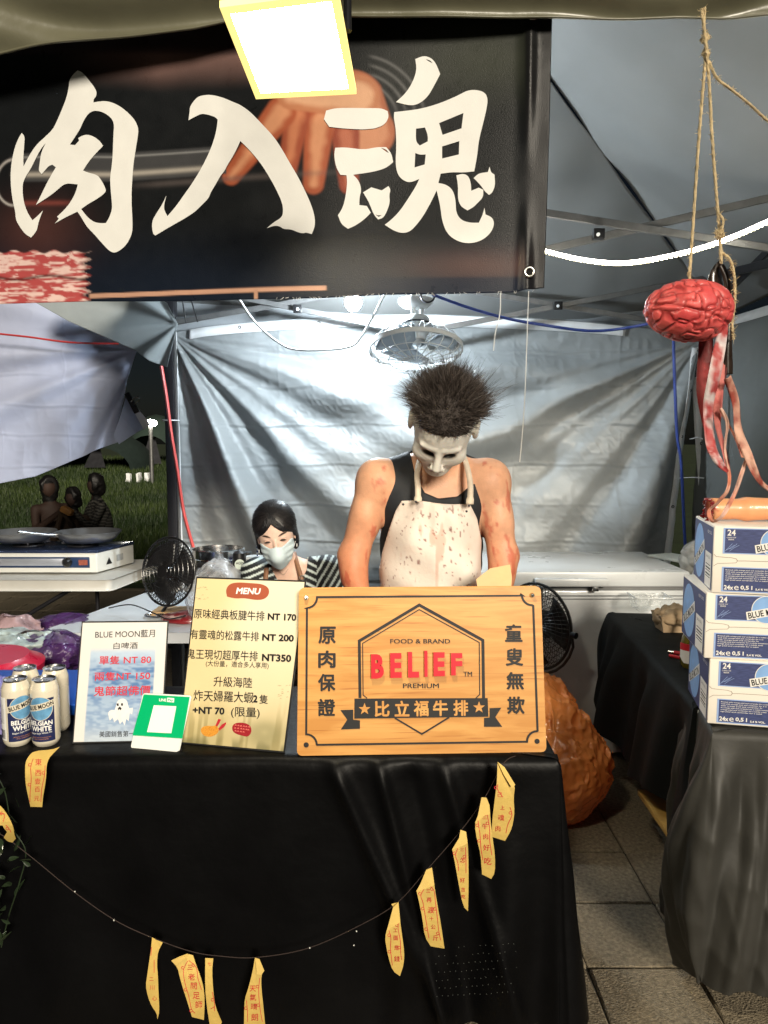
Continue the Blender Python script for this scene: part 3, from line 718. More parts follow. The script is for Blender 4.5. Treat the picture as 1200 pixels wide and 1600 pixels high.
hun = [H_([(595,50),(650,27),(700,40),(735,80),(762,150),(720,230),(680,300),(620,350),(560,362),(465,338),(530,280),(580,200),(605,120)]), H_([(665,50),(695,58),(712,78),(700,72),(680,62)]),
  H_([(0,402),(60,385),(150,382),(260,382),(370,380),(410,400),(418,440),(390,490),(330,515),(290,520),(240,525),(110,520),(20,510),(-15,460)]),
  H_([(60,650),(130,645),(250,660),(340,640),(400,640),(435,680),(447,740),(400,780),(320,805),(230,820),(180,828),(220,870),(235,930),(222,975),(220,1030),(270,1035),(297,1080),(260,1120),(200,1165),(145,1190),(100,1160),(78,1100),(110,1050),(130,970),(140,880),(135,832),(95,830),(65,780),(52,700)]), H_([(365,645),(400,655),(418,680),(395,668)]),
  H_([(245,945),(300,910),(370,930),(415,900),(430,925),(420,960),(425,1010),(405,1070),(380,1115),(345,1125),(315,1090),(285,1010)]), H_([(325,1090),(345,1098),(370,1095),(350,1108)]),
  H_([(455,405),(540,395),(640,380),(760,345),(880,295),(940,262),(1000,257),(1060,275),(1082,320),(1070,400),(1045,500),(1020,600),(1010,700),(990,805),(920,812),(840,808),(765,818),(750,880),(800,890),(845,925),(865,990),(868,1080),(900,1130),(960,1150),(1020,1150),(1045,1100),(1058,1050),(1065,1095),(1110,1115),(1125,1160),(1100,1220),(1040,1270),(960,1290),(880,1275),(810,1225),(775,1140),(762,1030),(738,930),(700,1010),(650,1100),(600,1165),(560,1205),(510,1218),(450,1200),(390,1160),(430,1130),(490,1070),(550,980),(600,900),(622,852),(560,878),(510,860),(475,820),(462,750),(468,640),(465,520),(450,440)]),
  H_([(600,515),(660,507),(680,560),(678,600),(625,628),(598,600)]), H_([(755,478),(918,412),(905,515),(778,557)]), H_([(595,678),(625,690),(665,688),(658,755),(590,775)]), H_([(775,635),(890,600),(887,690),(775,716)]),
  H_([(870,830),(920,818),(955,840),(968,890),(970,935),(1020,915),(1050,930),(1050,980),(1010,1020),(985,1045),(945,1067),(900,1040),(880,990),(882,900)]),
  H_([(985,850),(1020,818),(1080,812),(1093,775),(1100,812),(1125,830),(1130,900),(1110,950),(1088,965),(1060,940),(1030,895)])]
for nm, lps in (('character', rou), ('character', ru), ('character', hun)):
    V, F = fill2d([rounded(l, 2, 48) for l in lps]); V, F = cutgrid(V, F, 12)
    flat(nm, V, F, lambda x, y, o=0.0: bpt(x, y, .0035), m_bw, ban)
m_brass = M('nickel eyelet', (.6, .6, .58), .25, metal=1, var=.1)
for u, v in ((826, 427), (831, 28)):
    mb = MB(); rm = Vector((0, 0, 1)).rotation_difference(BPL.n).to_matrix(); p = bpt(u, v, .014)
    mb.torus(p, .0105, .004, rm, 24, 8); mb.build('eyelet', m_brass, ban, sm=60)
    mb = MB(); mb.lathe([(0, 0), (.009, 0)], p - BPL.n * .001, rm, 16); mb.build('eyelet_hole', M('hole dark', (.01, .01, .01), .8), ban)
# frayed threads along the lower edge
mb = MB()
for i in range(46):
    u = random.uniform(430, 838); p = bpt(u, float(bbot(u)) - 2, .002); q = p + Vector((random.uniform(-.008, .008), -.002, -random.uniform(.002, .009))); mb.tube([p, (p + q) / 2 + Vector((random.uniform(-.003, .003), 0, 0)), q], .0006, 3)
kind(mb.build('frayed_threads', M('thread', (.5, .5, .5), .8), ban), 'stuff')
# suspension straps to the tent rail
for u in (831, 420, 60):
    mb = MB(); a_ = bpt(u, 20, 0); mb.tube([a_, a_ + Vector((0, -.03, .12)), a_ + Vector((0, -.02, .30))], .003, 5); mb.build('tie', m_str, ban, sm=60)
# ================================================================ LED floodlight
fq = [(343, 12), (528, -12), (557, 147), (400, 155)]
YF0, YF1 = 1.17, 1.375    # upper edge nearer to the camera: the lamp faces down towards the counter
c0 = P(*fq[0], YF0 + .02); c1 = P(*fq[1], YF0); c3 = P(*fq[3], YF1 + .02)
FPL = Plane.of(c0, c1, c3)
fl = thing('floodlight', 'square white LED floodlight switched on, hanging in front of the banner', 'floodlight', tuple(FPL(450, 70)))
cs = [FPL(*q) for q in fq]; cen = sum(cs, Vector()) / 4
def inset(k_, off): return [cen + (c - cen) * k_ - (-FPL.n) * off for c in cs]
m_flf = M('floodlight body', (.70, .62, .30), .35, var=.05)
mb = MB(); o_ = inset(1.0, 0.0); i_ = inset(.86, 0.0); ob = inset(1.0, -.012); ib = inset(.86, -.012)
vs = o_ + i_ + ob + ib; fs = []
for k_ in range(4):
    n_ = (k_ + 1) % 4; fs += [(k_, n_, 4 + n_, 4 + k_), (8 + k_, 8 + n_, n_, k_), (4 + k_, 4 + n_, 12 + n_, 12 + k_)]
mb.add(vs, fs); mb.build('rim', M('lit rim', (.85, .78, .35), .4, var=.05, emit=(1, .80, .25), estr=1.1), fl)
mb = MB(); mb.hexa(inset(1.0, -.0125), inset(.8, -.055)); mb.build('housing', m_flf, fl, bevel=.004)
mb = MB(); mb.add(inset(.86, -.006), [(0, 1, 2, 3)])
mb.build('lens', M('lit lens', (1, 1, 1), .3, var=0, emit=(1, .88, .66), estr=FLOOD_L), fl)
mb = MB(); L_ = cs[0].lerp(cs[3], .5) + FPL.n * -.03; R_ = cs[1].lerp(cs[2], .5) + FPL.n * -.03; up = Vector((0, .02, .2))
mb.tube([L_, L_ + up, R_ + up, R_], .007, 8); mb.tube([(L_ + R_) / 2 + up, (L_ + R_) / 2 + up + Vector((0, .0, .2))], .007, 8); mb.build('bracket', m_dark, fl, sm=50)
# ================================================================ bulb
bp_ = P(552, 472, 3.7)
bl = thing('bulb', 'small cold white bulb glowing just below the banner edge', 'bulb', tuple(bp_))
mb = MB(); mb.lathe([(0, -.045), (.022, -.039), (.038, -.018), (.041, .002), (.034, .020), (.016, .028)], bp_, None, 20)
mb.build('glass', M('lit glass', (1, 1, 1), .3, var=0, emit=(.82, .93, 1.0), estr=BULB_L), bl, sm=60)
mb = MB(); mb.lathe([(.013, .028), (.016, .032), (.016, .075), (.006, .08)], bp_, None, 16); mb.build('socket', m_hem, bl, sm=50)
mb = MB(); mb.tube([bp_ + Vector((0, 0, .08)), bp_ + Vector((.01, .05, .25)), bp_ + Vector((.0, .0, .62))], .004, 6); mb.build('cord', m_wcord, bl, sm=60)
# ================================================================ LED strip
sp = crom([P(u, v, 2.9 - .0005 * (u - 850)) for u, v in [(700, 352), (790, 374), (850, 391), (905, 404), (960, 410), (1010, 406), (1080, 391), (1140, 371), (1200, 345), (1290, 305)]], 10)
st = thing('light_strip', 'lit warm white LED strip sagging across the tent, right of the banner', 'light strip', tuple(sp[20]))
mb = MB(); mb.tube(sp, .0055, 8); mb.build('sleeve', M('lit sleeve', (1, 1, 1), .3, var=0, emit=(1, .95, .82), estr=STRIP_L), st, sm=60)
mb = MB()
tot = 0;
for i in range(len(sp) - 1):
    a_, b_ = sp[i], sp[i + 1];
    mb.box((a_ + b_) / 2 + Vector((0, -.004, -.0085)), (.008, .006, .006))
kind(mb.build('diodes', M('lit diode', (1, 1, 1), .3, var=0, emit=(1, .9, .55), estr=STRIP_L * .5), st), 'stuff')
# ================================================================ front table and its black cloth
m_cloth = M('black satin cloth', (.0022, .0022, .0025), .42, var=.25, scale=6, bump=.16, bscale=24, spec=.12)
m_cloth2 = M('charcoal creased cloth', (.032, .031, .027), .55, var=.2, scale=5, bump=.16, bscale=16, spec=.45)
m_wtop = M('white moulded plastic', (.66, .67, .68), .38, var=.04, scale=15)
def drape(name, pts, z, H, flare, fold, mat, parent, nh=46, rad=.018, top=None, dens=110):
    """cloth over a convex outline pts [(x,y)]; H, flare, fold are functions of (x, y, nx, ny, arc)"""
    n = len(pts); P_ = []; N_ = []; arc = 0
    for i in range(n):
        a = Vector(pts[i - 1]); b = Vector(pts[i]); c = Vector(pts[(i + 1) % n])
        d0 = (b - a).normalized(); d1 = (c - b).normalized()
        n0 = Vector((d0.y, -d0.x)); n1 = Vector((d1.y, -d1.x))
        for q in np.linspace(0, 1, 13):
            nn = (n0 * (1 - q) + n1 * q).normalized(); P_.append(tuple(b - nn * 0)); N_.append(tuple(nn))
        L_ = (c - b).length; m = max(2, int(L_ * dens))
        for j in range(1, m): P_.append(tuple(b + (c - b) * (j / m))); N_.append(tuple(n1))
    P_ = np.array(P_); N_ = np.array(N_); m = len(P_)
    arc = np.concatenate([[0], np.cumsum(np.hypot(*(np.diff(P_, axis=0).T)) + .012 * np.hypot(*(np.diff(N_, axis=0).T)) * 5)])
    Hh = H(P_[:, 0], P_[:, 1], N_[:, 0], N_[:, 1], arc); fl_ = flare(P_[:, 0], P_[:, 1], N_[:, 0], N_[:, 1], arc)
    rows = []
    for j in range(nh + 1):
        t = j / nh; h = t * Hh
        a = np.clip(h / rad, 0, math.pi / 2); dx = rad * np.sin(a) ; dz = rad * (1 - np.cos(a))
        dz = np.where(h > rad * math.pi / 2, rad + h - rad * math.pi / 2, dz)
        o = dx - rad + fl_ * h + fold(P_[:, 0], P_[:, 1], N_[:, 0], N_[:, 1], arc, h)
        rows.append(np.stack([P_[:, 0] + N_[:, 0] * o, P_[:, 1] + N_[:, 1] * o, z - dz], 1))
    V = np.concatenate(rows); i = np.arange(m * nh); r = i // m; c = i % m
    F = np.stack([r * m + c, r * m + (c + 1) % m, (r + 1) * m + (c + 1) % m, (r + 1) * m + c], 1)
    o = npmesh(name, V, F, mat, parent)
    cx, cy = P_.mean(0); # top sheet
    k_ = 14; rows = [V[:m]]
    for j in range(1, k_ + 1):
        q = 1 - j / k_; X = cx + (V[:m, 0] - cx) * q; Y = cy + (V[:m, 1] - cy) * q
        rows.append(np.stack([X, Y, z + .0025 * vnoise(np.stack([X, Y, X * 0], -1), 9, 3) * min(1, j / 2)], 1))
    V2 = np.concatenate(rows); i = np.arange(m * k_); r = i // m; c = i % m
    F2 = np.stack([r * m + c, (r + 1) * m + c, (r + 1) * m + (c + 1) % m, r * m + (c + 1) % m], 1)
    me = bpy.data.meshes.new(name); bm = bmesh.new(); bm.from_mesh(o.data); tmp = npmesh('x', V2, F2); bm.from_mesh(tmp.data); bmesh.ops.remove_doubles(bm, verts=bm.verts, dist=1e-5)
    bmesh.ops.recalc_face_normals(bm, faces=bm.faces); bm.to_mesh(o.data); bm.free(); bpy.data.objects.remove(tmp); smooth(o.data); bpy.data.meshes.remove(me)
    return o
TX0, TX1, TY0, TY1, TZ = -1.55, .415, 1.69, 2.22, .752
ft = thing('folding_table', 'long folding table hidden beneath the black cloth that carries the wooden sign', 'table', (-.5, 1.95, 0))
mb = MB(); mb.box(((TX0 + TX1) / 2, (TY0 + TY1) / 2, TZ - .03), (TX1 - TX0 - .03, TY1 - TY0 - .03, .045)); mb.build('tabletop', m_wtop, ft, bevel=.008)
for x in (TX0 + .15, TX1 - .12):
    for y in (TY0 + .08, TY1 - .08):
        mb = MB(); mb.tube([(x, y, TZ - .05), (x, y, 0.002)], .0125, 10); mb.build('leg', m_steel, ft, sm=50)
def fH(x, y, nx, ny, a):
    h = .705 - .03 * sst(.2, .4, x); h = h + .012 * np.sin(x * 9 + y * 5);
    h = np.where(nx > .25, .66 - .10 * (1 - np.abs(ny)) * sst(1.75, 2.1, y), h); return h
def ffl(x, y, nx, ny, a): return np.where(nx > .2, .10, .012 + .05 * sst(.15, .42, x))
def ffold(x, y, nx, ny, a, h):
    k_ = sst(.02, .5, h); s1 = sst(-.15, .42, x)
    f = .020 * np.sin(x * 46 + 1.5 * np.sin(x * 9) + 6 * h * (x - .2)) * s1 + .006 * np.sin(x * 22) + .012 * np.sin(a * 30) * (nx > .1)
    diag = .022 * gau(x - (-.13 + h * .42), .02) + .02 * gau(x - (-.02 + h * .25), .016) + .016 * gau(x - (.13 + .3 * h), .018) - .010 * gau(x - (.05 + h * .25), .022)
    p = np.stack([x, h, x * 0], -1)
    return f * k_ + diag * sst(0, .08, h) + .006 * vnoise(p, 7, 5) * sst(0, .05, h)
tc = drape('tablecloth', [(TX0, TY1), (TX0, TY0), (TX1, TY0), (TX1, TY1)], TZ + .004, fH, ffl, ffold, m_cloth, None)
tag(tc, 'glossy black tablecloth hanging from the front counter down to the pavement', 'tablecloth')
# solid pale specks near the hem, painted for light through tiny holes
mb = MB(); rn = random.Random(3)
for i in range(15):
    for j in range(7):
        if rn.random() < .25: continue
        u = 682 + i * 8.6 + (j % 2) * 4; v = 1482 + j * 12.5 - .06 * (u - 680); c = P(u + rn.uniform(-1, 1), v + rn.uniform(-1, 1), 1.615 - .03 * sst(700, 800, u)); mb.box(c, (.0011, .001, .0011))
kind(mb.build('hole_light_specks', M('pale speck', (.10, .11, .10), .6, var=0), tc), 'stuff')
# ================================================================ boards
class Board:
    def __init__(s, name, label, cat, bl, br, tl, tr, lean, mat, th=.004, z=.758, rad=0.0, part='panel', col=None, res=(60, 80)):
        a = G(*bl, z); b = G(*br, z); t_ = P(*tl, a.y + lean); s.pl = Plane.of(a, b, t_); s.q = [bl, br, tr, tl]
        s.o = thing(name, label, cat, tuple((a + b) / 2))
        lp = [Vector(p) for p in s.q]
        if rad:
            o_ = []
            for i in range(4):
                p0, p1, p2 = lp[i - 1], lp[i], lp[(i + 1) % 4]
                for k_ in range(5):
                    an = k_ / 4 * math.pi / 2; d0 = (p0 - p1).normalized(); d1 = (p2 - p1).normalized(); c_ = p1 + d0 * rad + d1 * rad
                    o_.append(c_ - d1 * rad * math.cos(an) - d0 * rad * math.sin(an))
            lp = o_
        n = len(lp); f0 = [s.pl(p[0], p[1], 0) for p in lp]; f1 = [s.pl(p[0], p[1], 0) - s.pl.n * th for p in lp]
        mb = MB(); mb.add(f0 + f1, [tuple(range(n)), tuple(range(n, 2 * n))[::-1]] + [(i, (i + 1) % n, n + (i + 1) % n, n + i) for i in range(n)])
        s.panel = mb.build(part, mat, s.o, bevel=min(.0015, th * .3), seg=1)
        # easel strut behind
        mb = MB(); ct = s.pl((tl[0] + tr[0]) / 2, (tl[1] * .6 + bl[1] * .4)) - s.pl.n * (th + .022); ft_ = ct + Vector((0, .10, 0)); ft_.z = .757
        mb.bar(ct, ft_, .03, .003, (1, 0, 0)); mb.build('easel_strut', m_black, s.o)
    def bil(s, S_, T_):
        bl, br, tr, tl = [np.array(p, float) for p in s.q]
        u = (tl[0] * (1 - S_) + tr[0] * S_) * (1 - T_) + (bl[0] * (1 - S_) + br[0] * S_) * T_
        v = (tl[1] * (1 - S_) + tr[1] * S_) * (1 - T_) + (bl[1] * (1 - S_) + br[1] * S_) * T_
        return u, v
    def print_(s, col, nu, nv, m=.0, mat=None, name='print', off=.0006):
        def fn(a, b):
            u, v = s.bil(m + a * (1 - 2 * m), m + b * (1 - 2 * m)); return pxgrid(u, v, s.pl.n, s.pl.p, off)
        return gridmesh(name, nu, nv, fn, mat, s.o, lambda a, b: col(*s.bil(m + a * (1 - 2 * m), m + b * (1 - 2 * m)), a, b))
def txt(B, body, u, v, wd, h, mat, k=1.0, o=(0, 0), bold=0.0, ang=0.0, off=.0014, name='lettering', raise_=0.0, shear=0.0, vy=None):
    """u, v, wd, h are in an enlarged view of scale k whose corner is o"""
    V, F = text2d(body, bold if raise_ else 0.0, shear)
    x0 = min(x for x, y in V) - bold; x1 = max(x for x, y in V) + bold; y0 = min(y for x, y in V) - bold; y1 = max(y for x, y in V) + bold
    lay_ = None
    if bold and not raise_:      # heavier lettering: the same outlines laid over each other
        n = len(V); V0, F0 = V, F; V = []; F = []; lay_ = []
        for j, (dx, dy) in enumerate([(0, 0)] + [(bold * math.cos(a), bold * math.sin(a)) for a in np.linspace(0, 2 * math.pi, 9)[:-1]]):
            V += [(x + dx, y + dy) for x, y in V0]; F += [tuple(i + j * n for i in f) for f in F0]; lay_ += [j * .00003] * n
    kx = wd / (x1 - x0) / k; ky = (h / (y1 - y0)) / k; U = o[0] + u / k; W = o[1] + v / k; c, s_ = math.cos(R(ang)), math.sin(R(ang)); xm, ym = (x0 + x1) / 2, (y0 + y1) / 2
    pl = B.pl if isinstance(B, Board) else B[0]; par = B.o if isinstance(B, Board) else B[1]
    def fn(x, y, q=0.0):
        X = (x - xm) * kx; Y = (y - ym) * ky; return pl(U + X * c + Y * s_, W + X * s_ - Y * c, off + q)
    o_ = flat(name, V, F, fn, mat, par, raise_)
    if lay_:
        for vv, l in zip(o_.data.vertices, lay_): vv.co += pl.n * l
    return o_
m_ink = M('black ink', (.008, .008, .009), .55, var=.0); m_redink = M('red ink', (.55, .02, .035), .5, var=.1, scale=40); m_wink = M('white ink', (.82, .82, .80), .5, var=0)
# ---- the wooden sign
m_wood = bpy.data.materials.new('pine board'); m_wood.use_nodes = True
def wood_nodes(m, c1, c2, c3):
    nt = m.node_tree; N = nt.nodes; L = nt.links; b = N['Principled BSDF']; tc_ = N.new('ShaderNodeTexCoord'); mp = N.new('ShaderNodeMapping'); mp.inputs['Scale'].default_value = (1.0, 6, 9)
    L.new(tc_.outputs['Object'], mp.inputs[0]); nz = N.new('ShaderNodeTexNoise'); nz.inputs['Scale'].default_value = 3.2; nz.inputs['Detail'].default_value = 6; nz.inputs['Distortion'].default_value = 1.2; L.new(mp.outputs[0], nz.inputs['Vector'])
    cr = N.new('ShaderNodeValToRGB'); e = cr.color_ramp.elements; e[0].position = .36; e[0].color = (*c1, 1); e[1].position = .62; e[1].color = (*c2, 1); L.new(nz.outputs[0], cr.inputs[0])
    mp2 = N.new('ShaderNodeMapping'); mp2.inputs['Scale'].default_value = (2.2, 1, 75); L.new(tc_.outputs['Object'], mp2.inputs[0])
    n2 = N.new('ShaderNodeTexNoise'); n2.inputs['Scale'].default_value = 3; n2.inputs['Detail'].default_value = 3; L.new(mp2.outputs[0], n2.inputs['Vector'])
    c2r = N.new('ShaderNodeValToRGB'); e = c2r.color_ramp.elements; e[0].position = .26; e[0].color = (*c3, 1); e[1].position = .40; e[1].color = (1, 1, 1, 1); L.new(n2.outputs[0], c2r.inputs[0])
    mx = N.new('ShaderNodeMix'); mx.data_type = 'RGBA'; mx.blend_type = 'MULTIPLY'; mx.inputs['Factor'].default_value = .75; L.new(cr.outputs[0], mx.inputs[6]); L.new(c2r.outputs[0], mx.inputs[7]); L.new(mx.outputs[2], b.inputs['Base Color'])
    b.inputs['Roughness'].default_value = .36; b.inputs['Coat Weight'].default_value = .15
wood_nodes(m_wood, (.52, .235, .055), (.64, .33, .095), (.55, .33, .2))
W = Board('wooden_sign', 'orange pine sign board with black frame lines and raised red letters on the counter', 'sign', (465, 1180), (853, 1174), (468, 920), (844, 917), .05, m_wood, th=.018, rad=7)
K7 = (450, 880); k7 = 2.6667
c7 = lambda l: [(K7[0] + x / k7, K7[1] + y / k7) for x, y in l]
def arc(cx, cy, r, a0, a1, n=7): return [(cx + r * math.cos(R(a0 + (a1 - a0) * i / (n - 1))), cy + r * math.sin(R(a0 + (a1 - a0) * i / (n - 1)))) for i in range(n)]
fr = arc(77, 143, 44, 0, 90) [::-1]
frame = [(79, 187)] + arc(77, 143, 44, 88, -2) + [(978, 135)] + arc(1017, 133, 42, 180, 90) + [(1022, 178), (1040, 698)] + arc(1038, 742, 42, 270, 180) + [(996, 744), (120, 757)] + arc(76, 757, 44, 0, -90)
strokes_px('frame_line', [(c7(frame), 3.3, True)], W.pl, m_ink, W.o, .0012)
strokes_px('hexagon_line', [(c7([(300, 562), (297, 324), (547, 174), (812, 321), (815, 562)]), 4.6), (c7([(330, 563), (313, 549), (311, 334), (547, 193), (797, 330), (799, 547), (782, 563)]), 1.5), (c7([(445, 645), (558, 712), (672, 642)]), 2.6)], W.pl, m_ink, W.o, .0012)
poly_px('ribbon_band', [c7([(277, 564), (832, 562), (835, 640), (276, 648)])], W.pl, m_ink, W.o, .0013)
poly_px('ribbon_tail', [c7([(218, 612), (272, 610), (272, 652), (300, 655), (300, 690), (220, 693), (247, 652)])], W.pl, m_ink, W.o, .0012)
poly_px('ribbon_tail', [c7([(840, 604), (889, 602), (864, 641), (893, 682), (817, 682), (817, 645), (840, 643)])], W.pl, m_ink, W.o, .0012)
for x, y in ((319, 608), (796, 601)):
    poly_px('star', [c7([(x + (26 if i % 2 == 0 else 10.5) * math.sin(i * math.pi / 5), y - (26 if i % 2 == 0 else 10.5) * math.cos(i * math.pi / 5)) for i in range(10)])], W.pl, m_wood, W.o, .0020)
for ch, x in zip('比立福牛排', (392, 475, 555, 635, 720)): txt(W, ch, x, 605 - (x - 555) * .012, 62, 66, m_wood, k7, K7, bold=.028, ang=-.6, off=.0020)
for ch, y in zip('原肉保證', (300, 400, 497, 601)): txt(W, ch, 163 - (y - 300) * .008, y, 73, 73, m_ink, k7, K7, bold=.03)
for ch, y in zip('童叟無欺', (291, 391, 490, 592)): txt(W, ch, 941 + (y - 290) * .03, y, 73, 74, m_ink, k7, K7, bold=.03)
txt(W, 'FOOD & BRAND', 551, 325, 250, 19, m_ink, k7, K7, bold=.012); txt(W, 'PREMIUM', 554, 511, 150, 20, m_ink, k7, K7, bold=.012); txt(W, 'TM', 749, 462, 36, 20, m_ink, k7, K7, bold=.012)
for ch, x, wd, y, h in (('B', 373, 62, 430, 114), ('E', 450, 56, 426, 116), ('L', 523, 54, 423, 120), ('I', 575, 19, 419, 122), ('E', 630, 56, 421, 112), ('F', 703, 56, 421, 104)):
    txt(W, ch, x, y, wd, h, M('red enamel', (.60, .015, .03), .3, var=.04, coat=.3), k7, K7, bold=.045, ang=-.5, off=.0008, name='raised_letter', raise_=.008)
for (x, y), m_ in (((77, 143), m_brass), ((1017, 133), m_brass), ((76, 757), m_ink), ((1038, 742), m_ink)):
    mb = MB(); p = W.pl(K7[0] + x / k7, K7[1] + y / k7, .0012); mb.lathe([(0, .0022), (.0045, .007), (.0062, 0)] if m_ is m_brass else [(0, .0006), (.0062, .0005)], p, Vector((0, 0, 1)).rotation_difference(W.pl.n).to_matrix(), 18); mb.build('bolt' if m_ is m_brass else 'bolt_hole', m_, W.o, sm=40)
# ---- the menu
m_vp = M('printed card', (1, 1, 1), .45, var=.02, vcol=True, spec=.4)
m_edge = M('black card edge', (.012, .012, .012), .5)
Mn = Board('menu_board', 'tall cream menu board with prices leaning between beer notice and wooden sign', 'menu', (278.5, 1160.5), (443.5, 1175.5), (307.5, 902), (477, 908), .075, m_edge, th=.005)
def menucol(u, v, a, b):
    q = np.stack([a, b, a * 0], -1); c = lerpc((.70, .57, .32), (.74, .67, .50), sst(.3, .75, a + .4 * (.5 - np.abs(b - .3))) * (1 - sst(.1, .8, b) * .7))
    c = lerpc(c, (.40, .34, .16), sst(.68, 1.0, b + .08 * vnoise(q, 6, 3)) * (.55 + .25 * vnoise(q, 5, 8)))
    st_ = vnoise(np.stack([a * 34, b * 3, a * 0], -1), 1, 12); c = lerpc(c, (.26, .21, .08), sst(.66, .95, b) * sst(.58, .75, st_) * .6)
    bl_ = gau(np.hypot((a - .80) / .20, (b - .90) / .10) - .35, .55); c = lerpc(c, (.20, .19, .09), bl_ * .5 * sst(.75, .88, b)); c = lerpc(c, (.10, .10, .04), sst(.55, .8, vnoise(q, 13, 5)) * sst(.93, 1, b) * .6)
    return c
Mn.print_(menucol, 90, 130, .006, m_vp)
K3 = (270, 890); k3 = 5.3333; c3f = lambda l: [(K3[0] + x / k3, K3[1] + y / k3) for x, y in l]
poly_px('heading_patch', [c3f([(440, 170), (470, 120), (540, 105), (640, 112), (740, 118), (798, 148), (806, 200), (770, 245), (700, 256), (600, 237), (520, 242), (452, 225)])], Mn.pl, M('brown ink', (.36, .085, .04), .5, var=.05), Mn.o, .0010, rnd=2)
txt(Mn, 'MENU', 630, 179, 208, 54, m_wink, k3, K3, bold=.035, ang=1.5, shear=.18, off=.0016)
A_ = dict(ang=2.2, off=.0012)
for body, x, y, wd, h, bo_ in (('原味經典板腱牛排', 470, 376, 590, 82, .007), ('NT 170', 910, 395, 238, 58, .042), ('有靈魂的松露牛排', 432, 547, 572, 80, .007), ('NT 200', 877, 568, 265, 58, .042),
        ('鬼王現切超厚牛排', 413, 711, 592, 84, .007), ('NT350', 865, 736, 245, 62, .042), ('(大份量，適合多人享用)', 537, 793, 524, 58, .004), ('升級海陸', 501, 937, 322, 86, .007), ('炸天婦羅大蝦', 423, 1057, 500, 92, .007),
        ('2', 688, 1077, 38, 62, .045), ('隻', 757, 1080, 72, 76, .007), ('+NT 70', 298, 1175, 266, 60, .042), ('(限量)', 605, 1194, 240, 92, .007)):
    txt(Mn, body, x, y, wd, h, m_ink, k3, K3, bold=bo_, **A_)
poly_px('shrimp_picture', [c3f([(230, 1340), (245, 1312), (290, 1300), (330, 1305), (365, 1295), (385, 1330), (378, 1360), (340, 1388), (290, 1395), (250, 1378)])], Mn.pl, M('orange print', (.62, .26, .03), .5, var=.3, scale=300), Mn.o, .0010, rnd=1)
poly_px('shrimp_tail', [c3f([(355, 1300), (372, 1260), (380, 1243), (402, 1250), (385, 1285), (370, 1308)]), c3f([(380, 1325), (410, 1290), (442, 1272), (446, 1284), (425, 1315), (388, 1342)])], Mn.pl, M('red print', (.45, .02, .03), .5, var=.2, scale=300), Mn.o, .0012)
poly_px('steak_picture', [c3f([(492, 1310), (515, 1280), (570, 1273), (625, 1285), (655, 1315), (655, 1360), (625, 1395), (580, 1385), (530, 1370), (500, 1350)])], Mn.pl, M('dark red print', (.30, .012, .02), .5, var=.2, scale=300), Mn.o, .0010, rnd=1)
rn = random.Random(5); ss = []
for i in range(16): x = 515 + 22 * (i % 6) + rn.uniform(-4, 4); y = 1298 + 24 * (i // 6) + (i % 6) * 3; ss.append((c3f([(x, y), (x + 9, y - 5), (x + 14, y + 3)]), 1.2))
strokes_px('steak_marks', ss, Mn.pl, M('pink print', (.68, .15, .12), .5, var=0), Mn.o, .0014)
ss = []
for cx, cy in ((245, 190), (930, 1020)):
    for i in range(14): x = cx + rn.uniform(-48, 48); y = cy + rn.uniform(-60, 60); ss.append((c3f([(x - 8, y + 4), (x, y - 3), (x + 8, y + 2)]), .5))
kind(strokes_px('tick_marks', ss, Mn.pl, M('grey print', (.30, .27, .16), .5, var=0), Mn.o, .0010), 'stuff')
# ---- beer notice
Bn = Board('price_notice', 'white beer price notice with blue sea and ghost picture standing beside the cans', 'notice', (113.6, 1161), (252, 1158), (128.3, 971.7), (262.5, 970.5), .06, m_edge, th=.004)
m_card = M('white card', (.82, .80, .78), .45, var=.02)
def beercol(u, v, a, b):
    q = np.stack([a, b, a * 0], -1); c = np.tile(np.array([.66, .64, .62]), (len(a), 1))
    inn = sst(.115, .125, a) * sst(.885, .875, a) * sst(.20, .26, b); wv = vnoise(np.stack([a * 9, b * 46, a * 0], -1), 1, 4); w2 = vnoise(np.stack([a * 22, b * 80, a * 0], -1), 1, 7)
    sea = lerpc((.42, .52, .66), (.08, .18, .38), sst(.24, .42, b) * (1 - sst(.55, .75, b) * .45)); sea = lerpc(sea, (.45, .56, .68), sst(.35, .75, wv * .6 + w2 * .5) * .55); sea = lerpc(sea, (.55, .60, .64), sst(.82, 1.0, b) * .6)
    return lerpc(c, sea, inn) if False else c * (1 - inn[:, None]) + sea * inn[:, None]
Bn.print_(beercol, 90, 120, .008, m_vp)
K6 = (0, 960); k6 = 4.2857; c6 = lambda l: [(K6[0] + x / k6, K6[1] + y / k6) for x, y in l]
m_pen = m_ink
for body, x, y, wd, h, m_ in (('BLUE MOON藍月', 838, 130, 402, 52, m_pen), ('白啤酒', 841, 209, 165, 44, m_pen), ('單隻 NT 80', 838, 304, 350, 58, m_redink), ('兩隻NT 150', 820, 412, 372, 58, m_redink), ('鬼節超佛價', 818, 511, 382, 66, m_redink), ('美國銷售第一', 782, 800, 236, 40, m_pen)):
    txt(Bn, body, x, y, wd, h, m_, k6, K6, bold=.012 if m_ is m_redink else .004, ang=-1.2, off=.0012, shear=.06)
poly_px('ghost_picture', [c6([(775, 620), (785, 578), (820, 560), (850, 575), (858, 610), (865, 630), (890, 625), (885, 670), (868, 660), (862, 715), (845, 700), (835, 745), (820, 715), (803, 735), (790, 700), (765, 722), (755, 690), (735, 712), (722, 660), (740, 640), (768, 640)])], Bn.pl, M('ghost print', (.70, .69, .69), .5, var=.08, scale=60), Bn.o, .0010, rnd=1)
